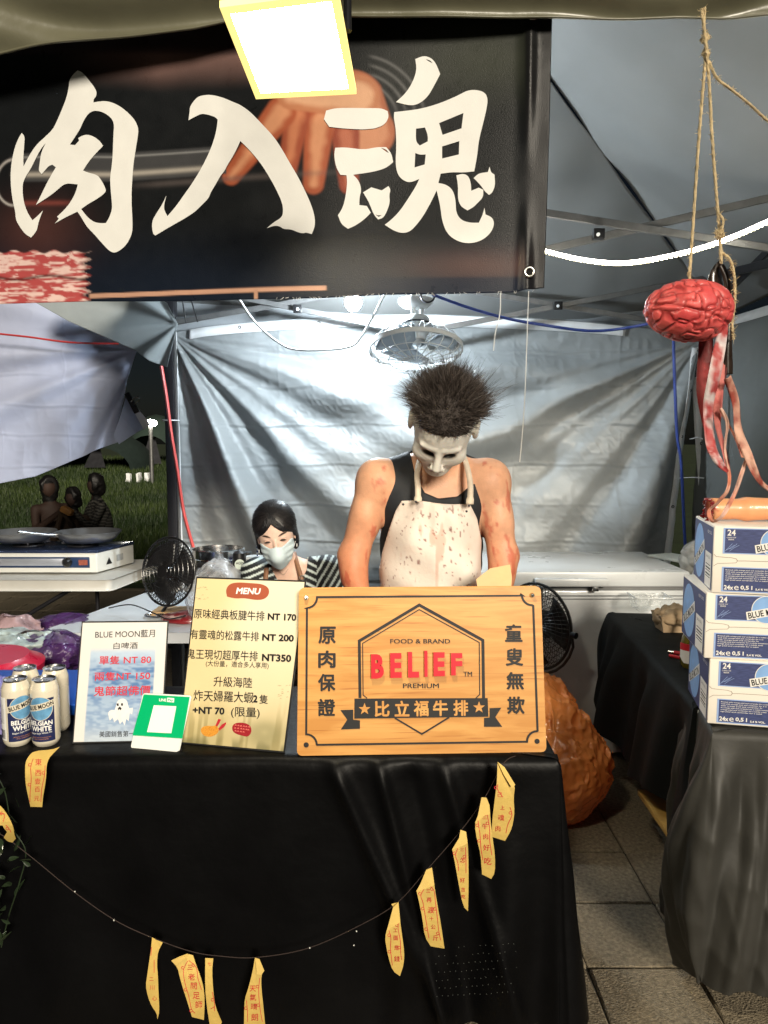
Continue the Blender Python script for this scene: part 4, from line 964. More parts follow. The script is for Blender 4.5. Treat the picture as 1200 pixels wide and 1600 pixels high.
poly_px('ghost_face', [c6([(780, 598), (793, 594), (796, 612), (784, 613)]), c6([(810, 595), (824, 595), (823, 612), (811, 611)]), c6([(788, 630), (802, 616), (815, 630), (808, 642), (800, 634), (792, 642)])], Bn.pl, m_ink, Bn.o, .0014)
# ---- payment stand (no code on it)
Py = Board('payment_stand', 'small green and white mobile payment stand in front of the beer notice', 'payment stand', (205, 1168), (278, 1174), (224, 1084), (297, 1088), .03, M('clear white acrylic', (.78, .80, .78), .12, var=0, coat=.5), th=.006, rad=3)
poly_px('green_face', [[(224.5, 1085), (296.5, 1089), (285, 1154), (207, 1149)]], Py.pl, M('green print', (.0, .42, .15), .35, var=.02), Py.o, .0010)
poly_px('white_label', [c6([(1030, 608), (1181, 615), (1147, 796), (984, 788)])], Py.pl, m_wink, Py.o, .0014)
txt(Py, 'LINE', 1090, 573, 48, 19, m_wink, k6, K6, bold=.03, ang=3)
poly_px('text_box', [c6([(1120, 557), (1167, 561), (1165, 590), (1118, 586)])], Py.pl, m_wink, Py.o, .0014); txt(Py, 'Pay', 1142, 575, 34, 19, M('green print', (0, 0, 0)), k6, K6, bold=.02, ang=3, off=.0020)
# ================================================================ cans
m_cream = M('cream can paint', (.74, .68, .55), .28, metal=.15, var=.03, coat=.4); m_navy = M('navy print', (.018, .024, .085), .32, var=.1, scale=200, coat=.3); m_sky = M('sky blue print', (.12, .30, .50), .32, var=.35, scale=60, coat=.3); m_alu = M('aluminium', (.72, .73, .74), .25, metal=1, var=.05)
m_cpr = M('copper print', (.45, .2, .1), .35, var=.1)
def make_can(label):
    t = thing('beer_can', label, 'can', (0, 0, 0), 'beer cans on the counter'); r = .033
    mb = MB(); mb.lathe([(.0, .004), (.022, .004), (.0255, .0), (.031, .007), (r, .014), (r, .138), (.0325, .143), (.0275, .158), (.0268, .161)], n=40); mb.build('body', m_cream, t, sm=35)
    mb = MB(); mb.lathe([(.0268, .161), (.0278, .1625), (.0278, .1650), (.0262, .1652), (.0245, .1615), (.0, .1610)], n=36); l = mb.build('lid', m_alu, t, sm=35)
    mb = MB(); mb.box((0, -.004, .1632), (.011, .022, .0012)); mb.torus((0, -.011, .1638), .006, .0012, None, 14, 6); mb.build('pull_tab', m_alu, l, bevel=.0003, seg=1)
    cyl = lambda x, y, off=0.0: Vector(((r + .0003 + off) * math.sin(x / r), -(r + .0003 + off) * math.cos(x / r), y))
    def wrap(name, loops, mat, off, step=.004):
        V, F = fill2d(loops); V, F = cutgrid(V, F, step); return flat(name, V, F, lambda x, y, o=0: cyl(x, y, off), mat, t)
    wrap('label_panel', [[(-.035, .016), (.033, .016), (.033, .124), (-.035, .124)]], m_navy, .0002)
    wrap('label_moon', [[(.0285 * math.cos(a) , .099 + .0285 * math.sin(a)) for a in np.linspace(0, 2 * math.pi, 30)[:-1]]], m_sky, .0005)
    wrap('label_ring', [[(.0300 * math.cos(a) , .099 + .0300 * math.sin(a)) for a in np.linspace(0, 2 * math.pi, 30)[:-1]]], m_cream, .0004)
    wrap('label_ribbon', [[(-.037, .0875), (.037, .104), (.037, .120), (-.037, .1035)]], m_cream, .0007)
    def tw(body, x, y, wd, h, mat, ang=0, bold=.0, off=.0011):
        V, F = text2d(body, bold, res=2); x0 = min(a for a, b in V); x1 = max(a for a, b in V); y0 = min(b for a, b in V); y1 = max(b for a, b in V)
        V, F = [((a - (x0 + x1) / 2) / (x1 - x0) * wd, (b - (y0 + y1) / 2) / (y1 - y0) * h) for a, b in V], F
        c, s_ = math.cos(R(ang)), math.sin(R(ang)); V = [(x + a * c - b * s_, y + a * s_ + b * c) for a, b in V]
        return flat('lettering', V, F, lambda a, b, o=0: cyl(a, b, off), mat, t)
    tw('BLUE MOON', 0, .104, .064, .0108, m_ink, 12.6, .025)
    tw('BELGIAN', 0, .063, .054, .0115, m_wink, 0, .03); tw('WHITE', 0, .049, .048, .0125, m_wink, 0, .03); tw('Belgian-Style Wheat Ale', 0, .0375, .050, .0055, m_wink, 3); tw('BREWED WITH ORANGE PEEL', 0, .0275, .046, .0026, m_cpr); tw('AND CORIANDER', 0, .0230, .034, .0026, m_cpr)
    # barcode block on the side
    wrap('barcode_field', [[(-.066, .018), (-.040, .018), (-.040, .126), (-.066, .126)]], m_wink, .0002)
    rn_ = random.Random(2); lps = []; x = -.064
    while x < -.044: wd = rn_.choice([.0004, .0008, .0012]); lps.append([(x, .022), (x + wd, .022), (x + wd, .045), (x, .045)]); x += wd + rn_.choice([.0005, .0009])
    wrap('barcode', lps, m_ink, .0004, .05)
    wrap('small_print', [[(-.0635 + .0032 * i, .060), (-.0622 + .0032 * i, .060), (-.0622 + .0032 * i, .118 - .01 * (i % 3)), (-.0635 + .0032 * i, .118 - .01 * (i % 3))] for i in range(6)], M('grey small print', (.35, .35, .38), .5), .0004, .05)
    return t
can_spots = [(73, 1163, 1.772, 4, 'front beer can, the one nearest the beer price notice in the front row'), (28, 1160, 1.772, 52, 'beer can at the front turned to show its barcode, next to the plastic sleeve'),
             (89, 0, 1.862, -22, 'rear beer can closest to the notice, ribbon print half hidden'), (43, 0, 1.862, 140, 'rear beer can showing plain cream metal behind the two front cans')]
can0 = None
for i, (u, v, Y, rz, lab) in enumerate(can_spots):
    p = P(u, 1168 - (Y - 1.74) * 260, Y)
    if can0 is None: can0 = make_can(lab); c = can0
    else: c = copytree(can0); c['label'] = lab
    c.location = (p.x, Y, .757); c.rotation_euler = (0, 0, R(rz))
for c in [o for o in S.objects if o.name.startswith('beer_can')]: c['group'] = 'beer cans on the counter'
# plastic sleeve at the very left, the violet glow put into its film colour
pk = thing('plastic_sleeve', 'clear plastic sleeve tinted violet for a glow, left of the beer cans', 'plastic wrap', tuple(P(2, 1150, 1.8)))
gridmesh('film', 30, 60, lambda s, t: pxY(-30 + 48 * s + 2 * np.sin(t * 9), 1058 + 108 * t + 3 * np.sin(s * 6), 1.80) + np.stack([s * 0, .02 * np.sin(s * 5) + .012 * vnoise(np.stack([s * 8, t * 12, s * 0], -1), 1, 3), s * 0], 1), film('violet film', (.55, .50, .95), .55), pk)
# blue tray and red tub behind the cans
tr = thing('blue_tray', 'flat bright blue plastic tray lying on the counter behind the beer cans', 'tray', (-.95, 2.05, .757))
mb = MB(); a = P(-60, 1075, 2.14); mb.hexa([(-1.25, 1.95, .757), (-.78, 1.95, .757), (-.80, 2.16, .757), (-1.22, 2.16, .757)], [(-1.30, 1.92, .80), (-.74, 1.92, .80), (-.765, 2.20, .80), (-1.27, 2.20, .80)]); mb.build('tray_body', M('blue plastic', (.01, .09, .50), .35, var=.05), tr, bevel=.01)
mb = MB(); mb.hexa([(-1.31, 1.91, .80), (-.73, 1.91, .80), (-.755, 2.21, .80), (-1.28, 2.21, .80)], [(-1.31, 1.91, .806), (-.73, 1.91, .806), (-.755, 2.21, .806), (-1.28, 2.21, .806)]); mb.build('tray_rim', MC['blue plastic'], tr, bevel=.003)
rt = thing('red_tub', 'crimson plastic tub lid standing behind the blue tray', 'tub', (-1.35, 2.5, .6))
c = P(0, 1044, 2.45); mb = MB(); mb.lathe([(.15, -.25), (.20, .0), (.205, .03), (.17, .045), (.155, .06), (0, .062)], (c.x - .07, 2.45, c.z - .02), None, 40); mb.build('lid', M('crimson plastic', (.50, .008, .04), .3, var=.06), rt, sm=40)
mb = MB(); mb.lathe([(.14, 0.004), (.15, c.z - .27)], (c.x - .07, 2.45, 0), None, 40); mb.build('tub_body', MC['crimson plastic'], rt, sm=40)
# ================================================================ talismans on a string
m_tal = M('yellow joss paper', (.66, .46, .12), .62, var=.12, scale=14, bump=.35, bscale=28, trl=.12)
YS = 1.630
sp_px = [(-40, 1290), (0, 1303), (50, 1340), (115, 1393), (180, 1438), (240, 1466), (300, 1487), (345, 1494), (400, 1496), (480, 1482), (560, 1447), (620, 1411), (668, 1358), (720, 1298), (757, 1247), (787, 1193), (806, 1181)]
sg = tag(cord('string', [P(u, v, YS - .003 if u < 700 else YS + .03 * (u - 700) / 100) for u, v in sp_px], .0010, M('dark twine', (.03, .018, .015), .8), ''), 'thin dark string looping across the black cloth with paper slips', 'string')
mb = MB()
for u, v in ((117, 1393), (178, 1438), (484, 1481), (557, 1455), (553, 1477)):
    p = P(u, v, YS - .006); mb.box(p, (.0022, .001, .003), Matrix.Rotation(random.uniform(-.6, .6), 3, 'Y'))
kind(mb.build('light_speck', M('white light speck', (.7, .7, .66), .6, var=0), sg), 'stuff')  # dots of light along the string, put in as small white pieces
def talis(i, k_, o_, loops, label, chars, strokes_, flap=None, twist=0.0, bow=.012):
    pp = [(o_[0] + x / k_, o_[1] + y / k_) for x, y in loops]; us = [p[0] for p in pp]; vs = [p[1] for p in pp]; uc = sum(us) / len(us); v0, v1 = min(vs), max(vs)
    def fn(u, v, off=0.0): return P(u, v, YS - .004 - off + twist * (u - uc) / 60 - bow * math.sin((v - v0) / (v1 - v0) * 3.0))
    o = thing('paper_slip', label, 'paper slip', tuple(fn(uc, v0)), 'yellow paper slips hung on the string')
    V, F = fill2d([rounded(pp, 1, 40)]); V, F = cutgrid(V, F, 7); s_ = flat('paper', V, F, lambda x, y, q=0: fn(x, y, 0), m_tal, o); thick(s_, .0006)
    if flap:
        fp = [(o_[0] + x / k_, o_[1] + y / k_) for x, y in flap]; V, F = fill2d([fp]); V, F = cutgrid(V, F, 7); vb = max(p[1] for p in fp)
        thick(flat('folded_top', V, F, lambda x, y, q=0: fn(x, y, .004 + .008 * max(0, (y - v0) / (vb - v0))), m_tal, o), .0005)
    q = (lambda x, y, off=0.0: fn(x, y, off))
    for ch, x, y, h in chars:
        V, F = text2d(ch, 0); x0 = min(a for a, b in V); x1 = max(a for a, b in V); y0 = min(b for a, b in V); y1 = max(b for a, b in V); kk = h / k_ / max(x1 - x0, y1 - y0)
        flat('lettering', V, F, lambda a, b, zz=0: fn(o_[0] + x / k_ + (a - (x0 + x1) / 2) * kk, o_[1] + y / k_ - (b - (y0 + y1) / 2) * kk, .0016 if not flap else .0022), m_redink, o)
    if strokes_:
        ss = []
        for st_ in strokes_:
            pts = [(o_[0] + x / k_, o_[1] + y / k_) for x, y in st_]; pts = [tuple(p) for p in crom([(a, b) for a, b in pts], 4)]
            ss.append((pts, .9))
            for j in range(3, len(pts) - 3, 7): cx, cy = pts[j]; ss.append(([(cx - 2.2 + 2.2 * math.cos(a), cy + 2.2 * math.sin(a)) for a in np.linspace(0, 5.5, 8)], .8))
        V, F = stroke_mesh(ss); flat('scroll_line', V, F, lambda a, b, zz=0: fn(a, b, .0015), m_redink, o)
    return o
TL = 'yellow paper slip '
talis(0, 6.667, (0, 1160), [(355,90),(540,75),(625,45),(560,110),(510,165),(485,240),(483,340),(470,450),(450,560),(440,672),(318,668),(295,560),(270,450),(262,330),(265,210),(300,140)], TL + 'tucked beneath the front beer can', [('東', 400, 205, 70), ('西', 398, 318, 64), ('壹', 392, 405, 60), ('百', 388, 490, 56), ('元', 382, 585, 56)], [[(345, 170), (320, 260), (325, 380), (315, 500), (310, 620)], [(470, 240), (462, 350), (435, 480), (425, 620)]])
talis(1, 6.667, (0, 1160), [(-90,640),(0,655),(50,710),(100,790),(140,880),(150,960),(165,1000),(130,1040),(80,1030),(40,990),(75,930),(40,890),(30,865),(0,862),(-90,860)], TL + 'curled over the leaves at the picture edge', [], [[(-40, 745), (45, 745), (30, 830)], [(60, 860), (100, 910), (115, 940)]], bow=.03)
talis(2, 6, (220, 1450), [(105,88),(205,135),(160,220),(150,330),(160,450),(165,600),(175,780),(155,855),(150,800),(100,730),(65,640),(45,540),(60,440),(80,300),(95,200)], TL + 'first on the string beyond the leaves, narrow and twisted to a point', [('二', 100, 480, 40), ('川', 105, 560, 45), ('心', 128, 660, 45)], [[(125, 300), (125, 420)], [(100, 180), (95, 260)]], twist=.05)
talis(3, 6, (220, 1450), [(285,305),(440,240),(490,255),(520,350),(560,450),(590,560),(600,680),(592,860),(480,832),(440,700),(400,580),(365,460),(345,370)], TL + 'broad and slanted with a dog-eared top, second on the hanging string', [('三', 462, 370, 50), ('老', 475, 460, 62), ('問', 497, 545, 62), ('足', 520, 635, 66), ('師', 545, 720, 66)], [[(440, 310), (400, 400), (415, 520), (450, 640), (475, 760), (510, 800)], [(450, 305), (520, 370), (535, 470), (570, 580)]], flap=[(285, 305), (370, 265), (440, 240), (432, 292), (400, 262)], twist=.02)
talis(4, 6, (220, 1450), [(605,280),(680,285),(668,400),(680,600),(700,740),(760,880),(740,925),(650,925),(620,740),(603,560)], TL + 'thin and pale with faint marks, third on the hanging string', [('七', 645, 335, 36)], [[(670, 600), (690, 700), (690, 780)], [(655, 760), (690, 740)]])
talis(5, 6, (220, 1450), [(1070,278),(1112,290),(1158,400),(1130,440),(1130,560),(1150,740),(1168,925),(968,925),(970,760),(975,660),(1010,560),(1050,400)], TL + 'fourth on the string, widening downward, lettered for clear weather', [('天', 1050, 570, 60), ('氣', 1052, 652, 60), ('晴', 1062, 738, 60), ('朗', 1068, 838, 66)], [[(1115, 470), (1105, 580), (1110, 680), (1120, 770), (1140, 880)], [(990, 680), (1000, 780), (1000, 880)]], flap=[(1070, 278), (1112, 290), (1158, 400), (1130, 440), (1090, 430)])
talis(6, 8.425, (590, 1340), [(180,610),(275,585),(290,750),(305,900),(330,1080),(352,1240),(345,1400),(295,1558),(200,1490),(150,1340),(115,1180),(97,1050),(130,920),(170,780),(205,650)], TL + 'lowest of the five rising toward the counter corner', [('工', 235, 960, 55), ('面', 240, 1060, 62), ('是', 250, 1190, 62), ('錢', 255, 1335, 72)], [[(150, 960), (175, 1050), (170, 1180), (180, 1300), (195, 1420)], [(285, 800), (270, 930), (300, 1100), (305, 1260), (320, 1350)]], flap=[(205, 650), (275, 585), (290, 750), (296, 850), (190, 915), (130, 960), (110, 1000), (170, 780)])
talis(7, 8.425, (590, 1340), [(640,160),(715,130),(735,260),(755,420),(790,640),(830,850),(880,1195),(700,1165),(620,1040),(590,800),(550,600),(512,440),(570,330),(650,200)], TL + 'second lowest of the rising five, with ten large characters column', [('三', 668, 440, 50), ('再', 680, 560, 66), ('渡', 702, 690, 84), ('十', 712, 805, 50), ('公', 735, 915, 60), ('斤', 765, 1060, 72)], [[(610, 420), (570, 500), (600, 600), (625, 750), (650, 900), (675, 1060)], [(690, 370), (745, 440), (762, 580), (785, 780), (805, 960), (830, 1090)]], flap=[(640, 160), (715, 130), (735, 260), (745, 360), (640, 405), (570, 425), (512, 440), (570, 330)])
talis(8, 6.4, (700, 1180), [(125,745),(180,765),(200,900),(205,1100),(205,1350),(200,1558),(150,1510),(100,1250),(70,1080),(42,940),(110,830),(145,780)], TL + 'middle one of the rising five, long and pointed like a blade', [('三', 143, 945, 34), ('怎', 148, 1050, 50), ('好', 145, 1250, 48), ('吉', 152, 1345, 42), ('吃', 155, 1415, 38)], [[(100, 930), (75, 1000), (100, 1080), (105, 1160)], [(175, 920), (180, 1050), (180, 1180)]], flap=[(125, 745), (180, 765), (195, 880), (150, 905), (60, 935), (42, 940), (110, 830)])
talis(9, 6.4, (700, 1180), [(335,420),(385,425),(415,500),(425,650),(445,820),(470,1000),(470,1170),(432,1235),(340,1190),(325,980),(290,850),(265,690),(300,600),(350,460)], TL + 'second highest of the rising five, saying beef tastes good', [('三', 368, 620, 45), ('牛', 370, 712, 56), ('肉', 378, 815, 56), ('好', 385, 925, 62), ('吃', 400, 1060, 72)], [[(300, 650), (310, 720), (320, 790), (330, 930), (350, 1050)], [(390, 580), (415, 720), (418, 860), (440, 1000)]], flap=[(335, 420), (385, 425), (415, 500), (420, 590), (370, 600), (330, 630), (270, 675), (300, 600)])
talis(10, 6.4, (700, 1180), [(495,65),(565,120),(672,295),(655,430),(665,560),(650,680),(625,760),(570,855),(440,815),(440,660),(470,420),(490,260)], TL + 'highest and widest of the rising five, right below the wooden sign', [('己', 520, 395, 46), ('上', 545, 525, 46), ('魂', 532, 625, 60), ('肉', 500, 735, 56)], [[(500, 290), (495, 340), (550, 420)], [(620, 520), (640, 600), (600, 690), (580, 780)]], flap=[(495, 65), (565, 120), (672, 295), (640, 330), (560, 200)])
# leaves of the artificial garland at the left
gl = thing('leaf_garland', 'dark artificial leaf garland hanging down the black cloth at its end', 'garland', tuple(P(20, 1240, 1.64)))
m_leaf = M('dark glossy leaf', (.018, .030, .014), .3, var=.3, scale=20, coat=.3)
lm = MB(); prof = [(0, 0), (.35, .16), (.42, .35), (.3, .65), (0, 1)]
vs = [];
for i, (a, b) in enumerate(prof): vs += [(-a * .5, b, .10 * a), (0, b, -.02), (a * .5, b, .10 * a)]
fs = []
for i in range(4): fs += [(i * 3, i * 3 + 1, i * 3 + 4, i * 3 + 3), (i * 3 + 1, i * 3 + 2, i * 3 + 5, i * 3 + 4)]
lm.add(vs, fs); lo_ = lm.build('leaf', m_leaf, None, sm=60); lme = lo_.data; bpy.data.objects.remove(lo_)
vine = [P(u, v, 1.63) for u, v in [(-30, 1180), (5, 1230), (18, 1290), (40, 1330), (30, 1380), (14, 1430), (2, 1480)]]; vine = crom(vine, 8)
mb = MB(); mb.tube(vine, .0015, 5); mb.build('stem', m_leaf, gl, sm=60); rn = random.Random(11)
for i in range(70):
    p = vine[rn.randrange(len(vine))] + Vector((rn.uniform(-.05, .03), rn.uniform(-.03, .0), rn.uniform(-.03, .03))); o = link(lme, 'leaf', None, None); s_ = rn.uniform(.022, .042)
    if p.x > -.885 and rn.random() < .6: p.x -= .04
    o.parent = gl; o.location = p - gl.location; o.rotation_euler = (rn.uniform(.2, 2.6), rn.uniform(-1, 1), rn.uniform(0, 6.28)); o.scale = (s_, s_, s_)
# ================================================================ right table, cloths, beer boxes
rtab = thing('folding_table', 'table under charcoal and black cloths carrying the stacked beer boxes', 'table', (1.3, 2.5, 0))
mb = MB(); q_ = [(.87, 1.875), (1.73, 1.70), (1.82, 3.05), (1.0, 3.13)]; mb.hexa([(x, y, .715) for x, y in q_], [(x, y, .748) for x, y in q_]); mb.build('tabletop', m_wtop, rtab, bevel=.008)
m_yw = M('yellow plywood', (.42, .25, .06), .5, var=.25, scale=14, aniso=(1, 1, 8))
for (a, b) in ((P(1012, 1238, 2.55), P(1075, 1325, 2.05)),):
    mb = MB(); mb.bar(a, b, .02, .07, (1, 0, 0)); mb.build('side_brace', m_yw, rtab, bevel=.003)
for x, y in ((1.02, 2.02), (1.65, 1.85), (1.72, 2.95), (1.10, 3.0)):
    mb = MB(); mb.tube([(x, y, .715), (x, y, .002)], .0125, 10); mb.build('leg', m_steel, rtab, sm=50)
def aH(x, y, nx, ny, a): return np.full(x.shape, .715) + .02 * np.sin(a * 7)
def afl(x, y, nx, ny, a): return .02 + 0 * x
def afold(x, y, nx, ny, a, h):
    p = np.stack([a, h * .6, a * 0], -1); near = sst(2.15, 1.9, y) * sst(.3, .9, -nx)
    corner = sst(1.06, .84, x) * sst(2.1, 1.9, y)
    b = .055 * np.sin(np.clip(h / .72, 0, 1) ** 1.3 * math.pi) * corner
    k_ = sst(.01, .25, h)
    f = .018 * np.sin(a * 24 + 5 * vnoise(p, 2.2, 4) + 3 * h) + .013 * np.sin(a * 57 + 7 * h + 4 * vnoise(p, 3, 7)) + .006 * np.abs(np.sin(a * 80 + 6 * h + 4 * vnoise(p, 5, 2)))
    f2 = .010 * (1 - np.abs(2 * vnoise(np.stack([a * 9 + h * 3, h * 2.2, a * 0], -1), 1, 9) - 1) * 2) + .005 * (1 - np.abs(2 * vnoise(np.stack([a * 20 - h * 6, h * 9, a * 0], -1), 1, 19) - 1) * 2)
    return b + f * k_ + f2 * k_
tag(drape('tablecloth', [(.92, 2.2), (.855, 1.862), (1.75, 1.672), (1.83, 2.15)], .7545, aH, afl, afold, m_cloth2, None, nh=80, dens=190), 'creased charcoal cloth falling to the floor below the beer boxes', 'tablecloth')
def bH(x, y, nx, ny, a): return .43 + .05 * np.sin(y * 5 + .4) + .06 * sst(2.35, 2.02, y) - .05 * sst(2.9, 3.15, y) * sst(-.2, .3, ny)
def bfl(x, y, nx, ny, a): return .06 + .10 * sst(2.7, 3.1, y)
def bfold(x, y, nx, ny, a, h):
    p = np.stack([a, h, a * 0], -1); return sst(0, .2, h) * (.025 * np.sin(a * 13 + 4 * h + 3 * vnoise(p, 2, 3)) + .012 * np.sin(a * 31 + 8 * h)) + .02 * np.sin(np.clip(h / .45, 0, 1) * math.pi) * sst(2.7, 3.1, y)
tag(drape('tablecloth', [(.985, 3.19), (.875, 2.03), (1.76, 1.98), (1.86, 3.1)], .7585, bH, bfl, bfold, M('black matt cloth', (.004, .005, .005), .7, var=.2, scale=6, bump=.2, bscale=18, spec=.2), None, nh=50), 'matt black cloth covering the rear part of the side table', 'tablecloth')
# ---- one case of cans, near-left-bottom corner at its origin, +x along the front, +y into depth
BW, BD, BH = .405, .273, .1745
m_carton = M('cream carton', (.84, .79, .71), .55, var=.04, scale=8, bump=.04, bscale=60); m_bnavy = M('navy carton print', (.045, .060, .165), .5, var=.35, scale=60, aniso=(1, 1, 7)); m_bsky = M('sky carton print', (.22, .40, .72), .5, var=.12, scale=40); m_lbl = M('pale blue line print', (.30, .42, .72), .5, var=0)
m_cwhite = M('white carton print', (.80, .78, .74), .5, var=.02); m_slit_shade = M('carton slit shade', (.20, .15, .10), .8, var=0)
def make_case(label):
    t = thing('beer_case', label, 'box', (0, 0, 0), 'beer cases in the stack'); mb = MB(); mb.box((BW / 2, BD / 2, BH / 2), (BW, BD, BH)); mb.build('carton', m_carton, t, bevel=.003)
    U = 1 / 2700.
    def F(x, y, off=0.0): return Vector((x * U, -.0004 - off, BH - y * U))
    def Lf(x, y, off=0.0): return Vector((-.0004 - off, BD - x * U, BH - y * U))     # x runs from the far edge to the near one: 0..737
    def pf(nm, lps, fn, mat, off): V, Fc = fill2d(lps); return flat(nm, V, Fc, lambda x, y, o=0: fn(x, y, off + o), mat, t)
    def tx(body, x, y, wd, h, fn, mat, off, bold=.0, ang=0):
        V, Fc = text2d(body, bold, res=2); x0 = min(a for a, b in V); x1 = max(a for a, b in V); y0 = min(b for a, b in V); y1 = max(b for a, b in V); c, s_ = math.cos(R(ang)), math.sin(R(ang))
        def g(a, b, o=0):
            X = (a - (x0 + x1) / 2) / (x1 - x0) * wd; Y = (b - (y0 + y1) / 2) / (y1 - y0) * h; return fn(x + X * c + Y * s_, y + X * s_ - Y * c, off)
        return flat('lettering', V, Fc, g, mat, t)
    rect = lambda x0, y0, x1, y1: [(x0, y0), (x1, y0), (x1, y1), (x0, y1)]
    circ = lambda cx, cy, r, ry=None: [(cx + r * math.cos(a), cy + (ry or r) * math.sin(a)) for a in np.linspace(0, 2 * math.pi, 40)[:-1]]
    for y0, y1 in ((12, 192), (284, 458)):
        pf('print_border', [rect(60, y0, 1035, y1)], F, m_lbl, .0002); pf('print_panel', [rect(72, y0 + 7, 1025, y1 - 7)], F, m_bnavy, .0004)
    pf('round_emblem', [circ(395, 108, 98)], F, m_cwhite, .0006); pf('round_emblem', [circ(395, 108, 93)], F, m_bsky, .0008)
    pf('emblem_ribbon', [[(262, 128), (540, 62), (552, 118), (272, 186)]], F, m_cwhite, .0010); tx('BLUE MOON', 405, 124, 262, 44, F, m_ink, .0012, .02, -13.3)
    tx('24', 112, 44, 52, 42, F, m_cwhite, .0006, .02); tx('CANS OF', 112, 78, 60, 9, F, m_cwhite, .0006); tx('BEER', 112, 92, 36, 9, F, m_cwhite, .0006)
    tx('24x', 108, 428, 62, 32, F, m_cwhite, .0006, .03); tx('e', 158, 430, 30, 30, F, m_cwhite, .0006, .0); tx('0,5 l', 222, 428, 76, 34, F, m_cwhite, .0006, .03); tx('5,4 % VOL.', 330, 436, 100, 17, F, m_cwhite, .0006, .03)
    rn = random.Random(4)
    for i in range(6): tx('Brewed with orange peel and coriander for a subtle sweetness and bright citrus'[i * 3:i * 3 + 52 - (i % 3) * 9], 84 + (330 - (i % 3) * 30) / 2, 306 + i * 14, 330 - (i % 3) * 30, 10, F, m_cwhite, .0006, .012)
    def strokes(nm, ss, fn, mat, off): V, Fc = stroke_mesh(ss); return flat(nm, V, Fc, lambda x, y, o=0: fn(x, y, off), mat, t)
    strokes('flap_slit_shade', [([(4, 198), (20, 214), (120, 219), (150, 226), (158, 240), (148, 254), (30, 262), (6, 280)], 2.4), ([(158, 240), (200, 238), (600, 236), (1085, 236)], 2.6)], F, m_slit_shade, .0005)  # flat dark strokes draw the shadow in the flap cut
    strokes('grass_print', [(crom([(75 + 9 * i, 175 - (i % 3) * 8), (95 + 12 * i, 150), (120 + 15 * i, 120 + 10 * (i % 2))], 4), 2.0) for i in range(4)], F, m_lbl, .0006)
    # left face
    pf('side_print', [rect(12, 14, 720, 462)], Lf, m_bnavy, .0002); pf('side_emblem', [circ(230, 240, 190, 205)], Lf, m_bsky, .0005)
    pf('side_ribbon', [[(40, 330), (60, 385), (430, 205), (410, 130)]], Lf, m_cwhite, .0008); tx('BLUE MOON', 236, 262, 350, 62, Lf, m_ink, .0010, .02, -26)
    pf('side_label', [rect(470, 205, 690, 455)], Lf, m_cwhite, .0006); pf('side_barcode', [rect(500 + 0 * i, 290 + i * 22, 665, 296 + i * 22 + (i % 2) * 5) for i in range(5)], Lf, m_ink, .0009); tx('24 X 0,5 L', 580, 240, 150, 22, Lf, m_ink, .0009); tx('KEEP COOL', 600, 60, 150, 22, Lf, m_cwhite, .0006)
    return t
DD = math.atan2(-.212, .977); N3 = G(1105, 1131, .759)
case0 = None
for i, (dx, dy, rz, lab) in enumerate([(0, 0, 0, 'blue and cream beer case at the bottom of the stack on the charcoal cloth'), (-.014, .004, 2.0, 'middle beer case of the stack, white scratches over its print'), (-.004, -.002, -1.2, 'topmost beer case, the one carrying the severed arm prop')]):
    if case0 is None: case0 = make_case(lab); c = case0
    else: c = copytree(case0); c['label'] = lab
    c.location = (N3.x + dx, N3.y + dy, .7605 + i * (BH + .0008)); c.rotation_euler = (0, 0, DD + R(rz))
BT = .7605 + 3 * (BH + .0008)
